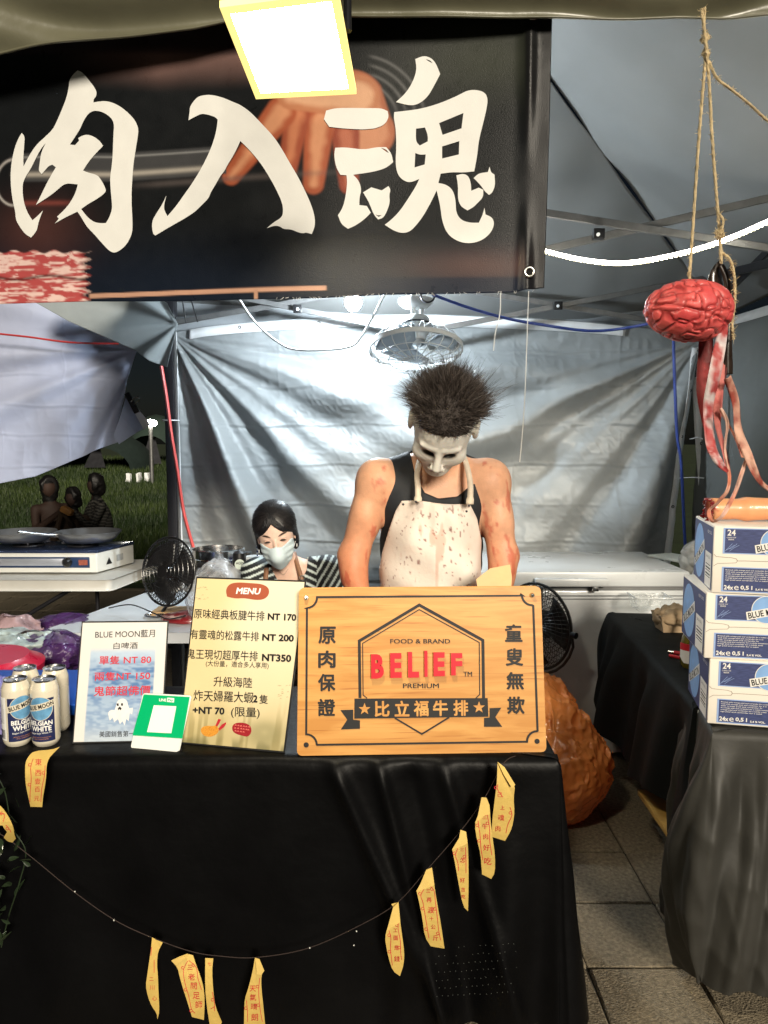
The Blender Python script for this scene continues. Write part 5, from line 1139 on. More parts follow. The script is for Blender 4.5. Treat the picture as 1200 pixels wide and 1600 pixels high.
# ---- severed arm prop
m_propskin = M('rubber skin', (1, 1, 1), .38, var=.06, vcol=True, spec=.5, sss=.1, coat=.15, bump=.08, bscale=60)
def arm_prop():
    z = BT + .030; x0 = P(1112, 795, 1.99).x; A = Vector((x0, 1.99, z + .004)); B = A + Vector((.085, -.005, .0)); C_ = A + Vector((.24, -.03, .004)); D = A + Vector((.32, -.05, .0))
    def f(Q):
        d = caps(Q, A, B, .030, .027); d = smin(d, caps(Q, B + Vector((.01, 0, 0)), C_, .032, .024), .012); d = smin(d, ell(Q, D + Vector((.03, 0, -.004)), (.05, .035, .018)), .02)
        for k_ in range(4):
            s_ = D + Vector((.06, -.03 + .02 * k_, -.004)); m_ = s_ + Vector((.035, 0, .004)); e = m_ + Vector((.025, 0, -.012)); d = smin(d, smin(caps(Q, s_, m_, .009, .008), caps(Q, m_, e, .008, .007), .004), .006)
        d = smin(d, smin(caps(Q, D + Vector((.0, -.03, 0)), D + Vector((.04, -.06, 0)), .012, .009), caps(Q, D + Vector((.04, -.06, 0)), D + Vector((.07, -.062, -.005)), .009, .008), .005), .008)
        cut = A.x - .012 + .006 * np.sin(Q[..., 1] * 160) + .006 * vnoise(Q, 60, 3) - Q[..., 0]
        return smax(d, cut, .006)
    def col(V):
        c = lerpc((.72, .30, .13), (.78, .40, .20), vnoise(V, 22, 5)); e = sst(A.x + .012, A.x - .010, V[:, 0] + .012 * vnoise(V, 40, 8)); c = lerpc(c, (.16, .008, .012), e); bl_ = sst(.62, .72, fbm(V, 34, 9, 3)) * sst(A.x + .10, A.x, V[:, 0]); return lerpc(c, (.35, .02, .02), bl_)
    t = thing('severed_arm_prop', 'rubber severed arm prop with bloody stump lying on the top beer case', 'prop arm', tuple(A)); sdfmesh('arm', f, (A.x - .04, A.y - .14, BT - .005), (A.x + .47, A.y + .05, BT + .075), .0035, m_propskin, t, col)
    mb = MB(); rn = random.Random(8)
    for i in range(26):
        a = i / 26 * 2 * math.pi; r = .026 + rn.uniform(-.003, .006); p = Vector((A.x - .008 + rn.uniform(-.004, .003), A.y + r * math.cos(a), A.z + r * math.sin(a) * .95)); mb.tube([p, p + Vector((-rn.uniform(.004, .012), 0, 0)) + Vector((0, rn.uniform(-.003, .003), rn.uniform(-.003, .003)))], [.0045, .001], 5)
    kind(mb.build('torn_edge', M('blood red rubber', (.20, .008, .012), .25, var=.2, coat=.5), t, sm=60), 'stuff')
arm_prop()
# ================================================================ hanging props
YR = 1.75
m_rope = M('jute rope', (.66, .52, .30), .8, var=.3, scale=90, bump=.6, bscale=260)
def rope(name, pts, r, parent, seed=0, fuzz=110, flen=.012):
    pts = crom(pts, 12); mb = MB(); rn = random.Random(seed)
    for ph in (0, 2.1, 4.2):
        q = []
        for i, p in enumerate(pts):
            a = i * .9 + ph; q.append(p + Vector((math.cos(a), math.sin(a), 0)) * r * .5)
        mb.tube(q, r * .62, 6)
    mb.build(name, m_rope, parent, sm=60); mb = MB()
    for i in range(fuzz):
        k_ = rn.randrange(len(pts) - 1); p = pts[k_].lerp(pts[k_ + 1], rn.random()); d = Vector((rn.gauss(0, 1), rn.gauss(0, 1), rn.gauss(0, .8))).normalized() * rn.uniform(.3, 1) * flen
        mb.tube([p, p + d * .6 + Vector((0, 0, rn.uniform(-.003, .003))), p + d], [.0008, .0007, .0004], 3)
    kind(mb.build(name + '_fibres', m_rope, parent), 'stuff')
hook = P(1100, 28, YR)
rp = thing('jute_rope', 'frayed jute rope knotted to the valance, both strands carrying the bloody props', 'rope', tuple(hook))
rope('strand', [P(1101, 12, YR), P(1100, 40, YR), P(1103, 75, YR), P(1099, 130, YR), P(1091, 230, YR), P(1083, 350, YR), P(1077, 436, YR)], .0035, rp, 1, 170)
rope('strand', [P(1096, 14, YR), P(1102, 60, YR - .01), P(1108, 130, YR), P(1113, 220, YR), P(1119, 300, YR), P(1124, 360, YR), P(1127, 412, YR)], .0035, rp, 2, 170)
rope('side_strand', [P(1107, 95, YR), P(1120, 122, YR), P(1140, 138, YR), P(1170, 162, YR + .03), P(1210, 198, YR + .08), P(1290, 260, YR + .1)], .0035, rp, 3, 120)
def knot(u, v, r, seed, n=60):
    rn = random.Random(seed); c = P(u, v, YR)
    for k_ in range(3):
        rm = Euler((rn.uniform(0, 3), rn.uniform(0, 3), 0)).to_matrix(); pts = [c + rm @ Vector((r * math.cos(a), r * .7 * math.sin(a), .3 * r * math.sin(2 * a))) for a in np.linspace(0, 5.8, 8)]; rope('knot_loop', pts, .003, rp, seed + k_, n // 3)
knot(1101, 60, .009, 20); knot(1124, 366, .010, 30, 100); knot(1103, 84, .007, 44)
rope('tail', [P(1128, 395, YR), P(1140, 405, YR), P(1147, 430, YR), P(1148, 470, YR), P(1144, 505, YR), P(1146, 530, YR)], .0032, rp, 50, 120, .016)
rope('tail', [P(1126, 366, YR - .01), P(1130, 345, YR - .01), P(1124, 335, YR)], .003, rp, 52, 40, .014)
# brain
BC = P(1073, 486, YR)
def brain():
    c = np.array(BC)
    def warp(Q): return Q + .016 * (np.stack([vnoise(Q, 30, 1), vnoise(Q, 30, 2), vnoise(Q, 30, 3)], -1) - .5)
    def groove(Q):
        W_ = warp(Q); g1 = np.abs(vnoise(W_, 50, 11) - .5) * 2; g2 = np.abs(vnoise(W_, 42, 23) - .5) * 2; g = np.minimum(g1, g2 * 1.15); return g
    def base(Q):
        q = Q - c; d = ell(Q, c + np.array([.004, 0, .004]), (.096, .076, .062)); d = smin(d, ell(Q, c + np.array([.02, 0, -.026]), (.064, .055, .038)), .02); return d
    def f(Q):
        d = base(Q); out = d > .02
        g = np.zeros(d.shape); m = ~out; g[m] = groove(Q[m]); fis = gau((Q[..., 0] - c[0]) * .25 + (Q[..., 2] - c[2] + .012), .003)
        return d - .006 * np.clip(g * 3.6, 0, 1) ** .6 + .004 * fis
    def col(V):
        g = np.clip(groove(V) * 4.0, 0, 1); C = lerpc((.22, .015, .016), (.66, .105, .10), g ** .6); C = lerpc(C, (.50, .03, .04), sst(.45, .65, fbm(V, 18, 5, 3)) * .5); return C
    t = thing('brain_prop', 'glossy pink red rubber brain prop hanging from the rope', 'prop brain', tuple(BC))
    sdfmesh('brain', f, tuple(c - np.array([.115, .092, .085])), tuple(c + np.array([.115, .092, .085])), .0024, M('pink rubber', (1, 1, 1), .42, var=.12, vcol=True, spec=.45, coat=.08, sss=.10, bump=.15, bscale=90), t, col)
brain()
# ribbons of gauze with stage blood
m_gauze = M('bloody gauze', (1, 1, 1), .6, var=.12, scale=60, vcol=True, trl=.15, bump=.2, bscale=120)
def ribbon(name, pts, wd, parent, ca, cb, seed, tw=.6, Y=YR, zig=.02):
    pts3 = crom([P(u, v, Y + zig * math.sin(i * 1.7 + seed)) for i, (u, v) in enumerate(pts)], 14); n = len(pts3); ww = np.interp(np.linspace(0, 1, n), np.linspace(0, 1, len(wd)), wd) * .00152
    V = [];
    for i, p in enumerate(pts3):
        d = (pts3[min(i + 1, n - 1)] - pts3[max(i - 1, 0)]).normalized(); sd_ = d.cross(Vector((0, 1, 0))).normalized(); a = tw * math.sin(i * .13 + seed); sd_ = (sd_ * math.cos(a) + Vector((0, 1, 0)) * math.sin(a)); nn = d.cross(sd_)
        for j in range(5): t = j / 4 - .5; V.append(tuple(p + sd_ * ww[i] * t + nn * .002 * math.cos(t * 7 + i * .2)))
    V = np.array(V); F = [(i * 5 + j, i * 5 + j + 1, i * 5 + j + 6, i * 5 + j + 5) for i in range(n - 1) for j in range(4)]
    s_ = sst(.42, .62, fbm(V * np.array([1, 1, .5]), 42, seed, 4) + .18 * (vnoise(V, 9, seed + 2) - .5)); C = lerpc(ca, cb, s_); return thick(npmesh(name, V, np.array(F), m_gauze, parent, col=C), .0008, 0)
gz = thing('gauze_strips', 'tangle of blood stained gauze strips dangling behind the brain prop', 'gauze', tuple(P(1125, 520, YR)))
white_ = (.74, .66, .66); red_ = (.40, .03, .03); pink_ = (.66, .33, .26)
ribbon('strip', [(1104, 505), (1102, 560), (1101, 610), (1104, 660), (1108, 708)], [24, 26, 24, 14, 5], gz, (.26, .03, .03), (.12, .012, .012), 1, .25, YR + .04)
ribbon('strip', [(1133, 500), (1124, 545), (1116, 590), (1106, 640), (1110, 690), (1122, 720), (1137, 737)], [15, 17, 18, 17, 16, 12, 4], gz, white_, (.45, .06, .06), 2, .25, YR - .02)
ribbon('strip', [(1127, 560), (1122, 620), (1122, 660), (1130, 700), (1140, 745)], [14, 14, 12, 10, 5], gz, (.58, .18, .16), (.38, .02, .03), 3, .5, YR + .02)
ribbon('strip', [(1126, 638), (1136, 660), (1133, 700), (1139, 740), (1137, 765), (1122, 785), (1108, 797), (1115, 814), (1130, 803), (1148, 770), (1166, 718)], [4, 5, 4, 5, 5, 6, 8, 7, 7, 6, 6], gz, (.72, .45, .36), (.60, .22, .14), 4, .7, YR - .03)
ribbon('strip', [(1137, 590), (1148, 625), (1154, 670), (1168, 710), (1182, 742), (1198, 762), (1225, 778)], [11, 13, 15, 13, 10, 8, 6], gz, (.70, .42, .32), (.36, .07, .05), 5, .35, YR - .01)
ribbon('strip', [(1126, 640), (1140, 668), (1152, 690), (1160, 715)], [4, 4, 4, 3], gz, (.66, .30, .22), red_, 6, .4, YR)
ribbon('strip', [(1124, 540), (1130, 570), (1127, 600), (1120, 640)], [12, 12, 10, 8], gz, (.10, .02, .02), (.35, .03, .03), 8, .5, YR + .03)
sv = thing('leather_strap', 'black brown leather strap looped through the rope above the brain', 'strap', tuple(P(1124, 420, YR)))
m_lea = M('black leather', (.022, .014, .010), .3, var=.5, scale=40, coat=.3)
def strap(name, pts, wd, seed, Y):
    pts3 = crom([P(u, v, Y) for u, v in pts], 12); n = len(pts3); V = []
    ww = np.interp(np.linspace(0, 1, n), np.linspace(0, 1, len(wd)), wd) * .00152
    for i, p in enumerate(pts3):
        d = (pts3[min(i + 1, n - 1)] - pts3[max(i - 1, 0)]).normalized(); sd_ = d.cross(Vector((0, 1, 0))).normalized(); a = .5 * math.sin(i * .1 + seed); sd_ = sd_ * math.cos(a) + Vector((0, 1, 0)) * math.sin(a); V += [tuple(p - sd_ * ww[i] / 2), tuple(p + sd_ * ww[i] / 2)]
    thick(npmesh(name, np.array(V), np.array([(i * 2, i * 2 + 1, i * 2 + 3, i * 2 + 2) for i in range(n - 1)]), m_lea, sv), .003, 0)
strap('strap_front', [(1127, 412), (1119, 428), (1116, 455), (1119, 490)], [14, 24, 26, 22], 1, YR + .03); strap('strap_back', [(1127, 414), (1136, 440), (1137, 490), (1136, 540), (1139, 585)], [10, 10, 12, 14, 13], 2, YR + .02)
# ================================================================ small things on the rear part of the side table
def on_table(u, v, z=.76): return G(u, v, z)
p = on_table(1052, 985); ty = thing('food_tray', 'brown paper food tray piled with crumpled kraft paper', 'tray', tuple(p)); m_kraft = M('kraft paper', (.46, .33, .20), .7, var=.15, scale=30, bump=.2, bscale=60)
a = .06; z0 = .7595; mb = MB(); b4 = [(p.x - .052, p.y - .035, z0), (p.x + .055, p.y - .035, z0), (p.x + .055, p.y + .05, z0), (p.x - .052, p.y + .05, z0)]; t4 = [(p.x - .068, p.y - .05, z0 + .068), (p.x + .07, p.y - .05, z0 + .068), (p.x + .07, p.y + .065, z0 + .068), (p.x - .068, p.y + .065, z0 + .068)]
mb.add(b4 + t4, [(3, 2, 1, 0), (0, 1, 5, 4), (1, 2, 6, 5), (2, 3, 7, 6), (3, 0, 4, 7)]); thick(mb.build('tray_body', m_kraft, ty), .0015)
c = np.array([p.x, p.y, z0 + .052]); sdfmesh('crumpled_paper', lambda Q: ell(Q, c, (.062, .05, .042)) - .022 * np.abs(2 * vnoise(Q, 26, 4) - 1) - .008 * np.abs(2 * vnoise(Q, 60, 6) - 1), c - .1, c + .1, .005, m_kraft, ty)
p = on_table(1028, 955); bx = thing('plastic_container', 'clear plastic takeaway container standing behind the food tray', 'container', tuple(p)); mb = MB(); b4 = [(p.x - .085, p.y + .0, z0), (p.x + .045, p.y + .0, z0), (p.x + .045, p.y + .10, z0), (p.x - .085, p.y + .10, z0)]; t4 = [(p.x - .10, p.y - .01, z0 + .06), (p.x + .06, p.y - .01, z0 + .06), (p.x + .06, p.y + .115, z0 + .06), (p.x - .10, p.y + .115, z0 + .06)]
mb.add(b4 + t4, [(3, 2, 1, 0), (0, 1, 5, 4), (1, 2, 6, 5), (2, 3, 7, 6), (3, 0, 4, 7)]); mb.build('container_body', film('clear container', (.75, .78, .78), .22, .1), bx)
mb = MB(); e4 = [Vector(q) for q in t4];
for i in range(4): mb.bar(e4[i], e4[(i + 1) % 4], .006, .004)
mb.build('container_rim', film('container rim film', (.85, .87, .87), .6), bx)
p = on_table(1078, 940); rl = thing('paper_roll', 'white paper roll end hanging over behind the beer boxes', 'paper roll', tuple(P(1072, 930, 2.75)))
q = P(1070, 920, 2.7); mb = MB(); mb.lathe([(.018, -.0), (.055, -.0), (.055, .11), (.018, .11)], q + Vector((.05, .0, -.05)), Matrix.Rotation(R(20), 3, 'Y') @ Matrix.Rotation(R(0), 3, 'X'), 32, closed=True); mb.build('roll', M('white paper', (.78, .78, .78), .7, var=.03), rl, sm=40)
mb = MB(); mb.tube([q + Vector((.05, 0, -.05)), (q.x + .05, q.y, .762)], .012, 10); mb.lathe([(.05, 0), (.05, .008), (0, .010)], (q.x + .05, q.y, .7595), None, 24); mb.build('roll_stand', m_black, rl, sm=40)
# ketchup bottle
p = on_table(1078, 1045); kb = thing('ketchup_bottle', 'red ketchup bottle with green tinted edge standing behind the beer boxes', 'bottle', tuple(p)); x, y = p.x + .012, p.y + .02
mb = MB(); mb.lathe([(.0, 0), (.030, .001), (.036, .012), (.037, .075), (.030, .105), (.016, .13), (.0145, .15)], (x, y, z0), None, 28); mb.build('bottle_body', M('dark olive glass', (.12, .10, .012), .12, var=.05, coat=.6), kb, sm=50)
mb = MB(); mb.lathe([(.0165, .148), (.0165, .165), (.010, .172), (.006, .21), (.0, .212)], (x, y, z0), None, 20); mb.build('cap', M('maroon cap', (.22, .01, .012), .3, var=.1), kb, sm=50)
V_, F_ = fill2d([rounded([(-.040, .020), (.040, .020), (.040, .085), (-.040, .085)], 1, 100)]); V_, F_ = cutgrid(V_, F_, .006); flat('label', V_, F_, lambda a, b, o=0: Vector((x + .0378 * math.sin(a / .037 - .5), y - .0378 * math.cos(a / .037 - .5), z0 + b)), m_wink, kb); V_, F_ = fill2d([[(-.040, .062), (.040, .062), (.040, .085), (-.040, .085)]]); V_, F_ = cutgrid(V_, F_, .006); flat('label_band', V_, F_, lambda a, b, o=0: Vector((x + .0382 * math.sin(a / .037 - .5), y - .0382 * math.cos(a / .037 - .5), z0 + b)), m_redink, kb)
# red and white marker lying beside it
a, b = G(1044, 1018, .766), G(1064, 1021, .766); mk = thing('marker', 'red and silver marker pen lying on the black cloth by the ketchup', 'pen', tuple(a)); mb = MB(); mb.tube([a, a.lerp(b, .45)], .006, 10); mb.build('cap', m_alu, mk, sm=50); mb = MB(); mb.tube([a.lerp(b, .45), b + (b - a)], .0065, 10); mb.build('barrel', M('red ink', (0, 0, 0)), mk, sm=50)
a, b = G(1046, 1024, .766), G(1064, 1028, .766); mk = thing('marker', 'plain red marker pen nearer the counter, lying parallel to the silver tipped one', 'pen', tuple(a)); mb = MB(); mb.tube([a, b + (b - a)], .006, 10); mb.build('barrel', MC['red ink'], mk, sm=50)
# ================================================================ chest freezer
fz = thing('chest_freezer', 'white chest freezer standing behind the masked cook along the back wall', 'freezer', (.75, 3.7, 0))
FX0, FX1, FY0, FY1 = .02, 1.40, 3.36, 3.98; m_fw = M('white enamel', (.62, .64, .65), .28, var=.05, scale=4, coat=.2); m_fl = M('freezer lid white', (.58, .60, .61), .3, var=.05, scale=6)
mb = MB(); mb.box(((FX0 + FX1) / 2, (FY0 + FY1) / 2, .43), (FX1 - FX0, FY1 - FY0, .78)); mb.build('cabinet', m_fw, fz, bevel=.012)
mb = MB(); mb.box(((FX0 + FX1) / 2, (FY0 + FY1) / 2, .828), (FX1 - FX0 - .01, FY1 - FY0 - .01, .012)); mb.build('gasket', M('grey rubber', (.18, .18, .18), .6), fz)
mb = MB(); mb.box(((FX0 + FX1) / 2, (FY0 + FY1) / 2 - .004, .872), (FX1 - FX0 + .012, FY1 - FY0 + .012, .072)); ld = mb.build('lid', m_fl, fz, bevel=.010)
a = G(935, 905, .87).x; mb = MB(); a = P(835, 900, 3.34); b = P(950, 900, 3.34); mb.box(((a.x + b.x) / 2, 3.335, .862), (b.x - a.x, .035, .038)); mb.build('handle', m_fl, ld, bevel=.008)
c = P(930, 913, 3.335); mb = MB(); mb.box((c.x, 3.335, c.z), (.05, .03, .02)); mb.box((c.x, 3.335, c.z - .018), (.028, .026, .026)); mb.build('latch', m_alu, fz, bevel=.003)
mb = MB(); mb.box(((FX0 + FX1) / 2, FY0 - .004, .795), (FX1 - FX0 - .02, .006, .004)); mb.box(((FX0 + FX1) / 2, FY0 - .004, .78), (FX1 - FX0 - .02, .006, .003)); mb.build('trim_line', M('grey trim', (.25, .26, .27), .4), fz)
for x in (FX0 + .08, FX1 - .08):
    for y in (FY0 + .08, FY1 - .08): mb = MB(); mb.lathe([(.02, .002), (.025, .042)], (x, y, 0), None, 14); mb.build('foot', m_black, fz, sm=50)
# paper folder and clear bag on the freezer
c = P(1065, 884, 3.6); tag(MB().box((c.x + .02, 3.7, .916), (.16, .25, .012), Matrix.Rotation(R(25), 3, 'Z')).build('paper_pad', M('pale paper', (.66, .68, .62), .6, var=.05), None, bevel=.002), 'pale paper pad lying on the freezer lid near the wall gap', 'paper')
c = np.array(P(1082, 866, 3.5)); bgg = tag(sdfmesh('plastic_bag', lambda Q: ell(Q, c + np.array([.03, 0, -.02]), (.075, .07, .075)) - .03 * np.abs(2 * vnoise(Q, 16, 3) - 1) - .01 * np.abs(2 * vnoise(Q, 38, 5) - 1), c - .14, c + np.array([.16, .14, .14]), .006, film('grey bag film', (.62, .62, .60), .5)), 'clear crumpled plastic bag on the freezer end beside the boxes', 'bag')
# ================================================================ orange rubbish bag
c = np.array(P(860, 1180, 2.88)); c[2] = .24
def bagf(Q):
    q = Q - c; d = ell(Q, c + np.array([-.02, 0, -.03]), (.235, .20, .21)); d = smin(d, ell(Q, c + np.array([-.06, .02, .17]), (.13, .11, .14)), .08)
    a = np.arctan2(q[..., 1], q[..., 0]); W_ = Q + .05 * (vnoise(Q, 7, 9)[..., None] - .5)
    return np.maximum(d - .022 * (1 - np.abs(2 * vnoise(W_ * np.array([1, 1, .75]), 13, 3) - 1)) - .013 * (1 - np.abs(2 * vnoise(W_ * np.array([1, 1, .8]), 27, 4) - 1)) ** 2 - .008 * (1 - np.abs(2 * vnoise(W_, 52, 6) - 1)) ** 2, .008 - Q[..., 2])
m_ob = M('orange bag plastic', (.90, .33, .09), .20, var=.30, scale=9, trl=.25, coat=1.0, bump=.5, bscale=34, aniso=(1, 1, .6))
tag(sdfmesh('rubbish_bag', bagf, c - np.array([.36, .32, .26]), c + np.array([.36, .32, .40]), .0058, m_ob), 'full glossy orange rubbish bag standing on the pavement by the counter', 'rubbish bag')
# ================================================================ fans
def wire_fan(name, label, C_, Rr, rm, mat, parent_extra=None, wires=44, depth=.075, rings=6, blade_col=(.02, .02, .022), wr=.0012, group=None, nblade=3):
    """guard of radial wires front and back, motor, blades; local +z looks out of the front"""
    t = thing(name, label, 'fan', tuple(C_), group); C_ = Vector(C_)
    def side(sg, nm):
        mb = MB()
        for i in range(wires):
            a = 2 * math.pi * i / wires; sw = .35
            pts = []
            for q in np.linspace(.16, 1, 7): rr = Rr * q; h = sg * depth * .5 * math.sqrt(max(0, 1 - q ** 4)) if q < 1 else 0; pts.append(C_ + rm @ Vector((rr * math.cos(a + sw * (1 - q)), rr * math.sin(a + sw * (1 - q)), h)))
            mb.tube(pts, wr, 4)
        for q in np.linspace(.2, .9, rings): mb.torus(C_ + rm @ Vector((0, 0, sg * depth * .5 * math.sqrt(1 - q ** 4))), Rr * q, wr * .9, rm, 36, 4)
        return mb.build(nm, mat, t, sm=60)
    side(1, 'front_guard'); side(-1, 'rear_guard')
    mb = MB(); mb.torus(C_, Rr, max(.005, Rr * .035), rm, 48, 8); mb.build('guard_ring', mat, t, sm=60)
    mb = MB(); mb.lathe([(0, depth * .5 + .004), (Rr * .17, depth * .5 + .002), (Rr * .18, depth * .5 - .008), (0, depth * .5 - .01)], C_, rm, 24); mb.build('badge', mat, t, sm=40)
    mb = MB(); mb.lathe([(0, -depth * .5 - .07), (Rr * .28, -depth * .5 - .055), (Rr * .33, -depth * .5 - .01), (Rr * .2, -depth * .2), (Rr * .15, depth * .3), (0, depth * .32)], C_, rm, 24); mb.build('motor', mat, t, sm=50)
    for k_ in range(nblade):
        a0 = 2 * math.pi * k_ / nblade; V = [];
        for i in range(9):
            for j in range(7):
                rr = Rr * (.16 + .74 * j / 6); aa = a0 + (i / 8 - .5) * (1.25 + .3 * j / 6) + .25 * j / 6; V.append(tuple(C_ + rm @ Vector((rr * math.cos(aa), rr * math.sin(aa), -.012 + .03 * (i / 8 - .5)))))
        thick(npmesh('blade', np.array(V), np.array([(i * 7 + j, i * 7 + j + 1, (i + 1) * 7 + j + 1, (i + 1) * 7 + j) for i in range(8) for j in range(6)]), M('fan blade ' + name + str(blade_col[0]), blade_col, .3, var=.05), t), .002, 0)
    return t
m_fb = M('black fan plastic', (.010, .010, .011), .3, var=.1, coat=.2)
TM_Z = .72     # rear white table height
# clip fan on the white table
C_ = P(263, 893, 3.12); rm = Euler((R(80), 0, R(-28))).to_matrix()
f1 = wire_fan('desk_fan', 'black desk fan standing on the white table left of the menu', C_, .146, rm, m_fb, wires=56, wr=.0014)
base = G(243, 965, TM_Z + .002); mb = MB(); mb.tube([C_ + Vector((.02, .06, 0)), C_ + Vector((.0, .10, -.11)), (base.x + .02, base.y + .04, TM_Z + .02)], .008, 8); mb.build('stem', m_fb, f1, sm=60)
mb = MB(); mb.torus((base.x + .02, base.y + .02, TM_Z + .008), .07, .006, None, 28, 8, .7); mb.box((base.x + .02, base.y + .04, TM_Z + .010), (.03, .10, .012)); mb.build('base', m_alu, f1, bevel=0, sm=60)
txt((Plane(C_ + rm @ Vector((0, 0, .046)), rm @ Vector((0, 0, 1))), f1), 'KDK', 268, 888, 12, 7, m_wink, 1, (0, 0), bold=.02, ang=-60, off=.001) if False else None
# floor fan behind the sign
C_ = P(838, 978, 3.2); rm = Euler((R(88), 0, R(-52))).to_matrix()
f2 = wire_fan('floor_fan', 'black pedestal fan turned sideways behind the wooden sign', C_, .188, rm, m_fb, wires=60, depth=.12, wr=.0013, rings=7)
mb = MB(); pts = [C_ + rm @ Vector((0, .185, 0)) * 0 + Vector((.19 * math.sin(a) * .62, -.06 + .0 * a, -.19 * math.cos(a))) for a in np.linspace(0, 2.0, 10)]
yk = [C_ + rm @ Vector((.208 * math.cos(a), .208 * math.sin(a), 0)) for a in np.linspace(0, -math.pi, 14)]; yk[0] = C_ + rm @ Vector((.193, 0, 0)); yk[-1] = C_ + rm @ Vector((-.193, 0, 0)); mb.tube(yk, .0065, 8); mb.build('yoke', m_fb, f2, sm=60)
for sg in (1, -1): mb = MB(); mb.lathe([(0, -.012), (.014, -.01), (.014, .012), (0, .014)], C_ + rm @ Vector((.203 * sg, 0, 0)), rm @ Matrix.Rotation(R(90), 3, 'Y'), 14); mb.build('knob', m_fb, f2, sm=50)
mb = MB(); bz = min(q.z for q in yk); mb.tube([(C_.x, C_.y, bz), (C_.x, C_.y, .03)], .014, 12); mb.build('pole', m_fb, f2, sm=50)
mb = MB(); mb.lathe([(.12, .002), (.12, .015), (.05, .03), (0, .035)], (C_.x, C_.y, 0), None, 36); mb.build('base', m_fb, f2, sm=40)
# white orbit fan under the truss
CF = P(650, 546, 3.62); rm = Euler((R(180 - 17), 0, 0)).to_matrix()   # front looks down, tipped to the counter
m_wf = M('white fan enamel', (.62, .64, .64), .35, var=.05)
Rr = .222; of = thing('orbit_fan', 'white wire caged orbit fan hanging from the tent truss above the masked cook', 'fan', tuple(CF))
ax = rm @ Vector((0, 0, 1))   # pointing down
mb = MB()
for i in range(22):
    a = 2 * math.pi * i / 22; mb.tube([CF + rm @ Vector((Rr * r_ * math.cos(a), Rr * r_ * math.sin(a), z_)) for r_, z_ in ((.22, -.085), (.42, -.083), (.66, -.078), (.86, -.055), (.98, -.022), (1.0, 0))], .0021, 5)
mb.torus(CF + rm @ Vector((0, 0, -.084)), Rr * .42, .0018, rm, 36, 5); mb.torus(CF + rm @ Vector((0, 0, -.082)), Rr * .54, .0018, rm, 36, 5); mb.build('upper_cage', m_wf, of, sm=60)
mb = MB()
for i in range(22):
    a = 2 * math.pi * (i + .5) / 22; mb.tube([CF + rm @ Vector((Rr * r_ * math.cos(a), Rr * r_ * math.sin(a), z_)) for r_, z_ in ((1.0, 0), (.97, .026), (.84, .048), (.6, .058), (.3, .062), (.14, .062))], .0021, 5)
for q, z_ in ((.84, .048), (.6, .058), (.3, .062)): mb.torus(CF + rm @ Vector((0, 0, z_)), Rr * q, .0018, rm, 40, 5)
mb.build('lower_cage', m_wf, of, sm=60)
mb = MB(); mb.lathe([(Rr * 1.0, -.012), (Rr * 1.02, -.010), (Rr * 1.02, .010), (Rr * 1.0, .012), (Rr * .985, 0)], CF, rm, 60, closed=True); mb.build('band', m_wf, of, sm=40)
mb = MB(); mb.lathe([(0, -.035), (.045, -.040), (.05, -.07), (.072, -.10), (.078, -.125), (.066, -.155), (.035, -.17), (0, -.172)], CF, rm, 32); mb.build('motor', m_wf, of, sm=50)
mb = MB(); mb.torus(CF + rm @ Vector((0, 0, -.115)), .080, .004, rm, 36, 6); mb.build('motor_seam', m_dark, of, sm=60)
for k_ in range(3):
    V = []; a0 = 2 * math.pi * k_ / 3 + .3
    for i in range(9):
        for j in range(7): rr = Rr * (.12 + .76 * j / 6); aa = a0 + (i / 8 - .5) * 1.5; V.append(tuple(CF + rm @ Vector((rr * math.cos(aa), rr * math.sin(aa), -.018 + .04 * (i / 8 - .5)))))
    thick(npmesh('blade', np.array(V), np.array([(i * 7 + j, i * 7 + j + 1, (i + 1) * 7 + j + 1, (i + 1) * 7 + j) for i in range(8) for j in range(6)]), M('pale blue blade', (.30, .36, .42), .25, var=.05), of), .002, 0)
top = CF + rm @ Vector((0, 0, -.16)); up_ = P(648, 430, 3.9)
mb = MB(); mb.box((top.x - .012, top.y, (top.z + up_.z) / 2), (.022, .012, up_.z - top.z + .02)); mb.build('hanger', m_wf, of, bevel=.003)
mb = MB(); mb.box((top.x + .03, top.y + .03, top.z + .045), (.022, .03, .06)); mb.build('bracket', m_wf, of, bevel=.003)
mb = MB(); mb.lathe([(0, -.03), (.06, -.022), (.085, .0), (.085, .02), (0, .022)], Vector((top.x + .0, top.y + .03, P(650, 474, 3.7).z)), None, 28); mb.build('ceiling_cap', m_wf, of, sm=50)
mb = MB(); c = P(668, 463, 3.6); mb.torus(c, .032, .005, Matrix.Rotation(R(70), 3, 'X'), 24, 6); mb.build('cable_loop', m_dark, of, sm=60)
# ================================================================ rear white table, fan side, meat
rt2 = thing('folding_table', 'white moulded folding table behind the counter with the desk fan on it', 'table', (-.9, 3.3, 0))
def round_top(q4, z, th, rad=.04):
    o = []; lp = [Vector(p) for p in q4]
    for i in range(len(lp)):
        p0, p1, p2 = lp[i - 1], lp[i], lp[(i + 1) % len(lp)]; d0 = (p0 - p1).normalized(); d1 = (p2 - p1).normalized(); c_ = p1 + (d0 + d1) * rad
        for k_ in range(5): an = k_ / 4 * math.pi / 2; o.append(c_ - d1 * rad * math.cos(an) - d0 * rad * math.sin(an))
    n = len(o); mb = MB(); mb.add([(p.x, p.y, z) for p in o] + [(p.x, p.y, z - th) for p in o], [tuple(range(n)), tuple(range(n, 2 * n))[::-1]] + [(i, (i + 1) % n, n + (i + 1) % n, n + i) for i in range(n)]); return mb
a = G(62, 988, TM_Z); b = G(232, 925, TM_Z)
round_top([(a.x, a.y), (-.22, a.y), (-.22, b.y), (b.x, b.y)], TM_Z, .045).build('tabletop', M('white table plastic', (.64, .68, .72), .33, var=.04, scale=8), rt2, bevel=.006)
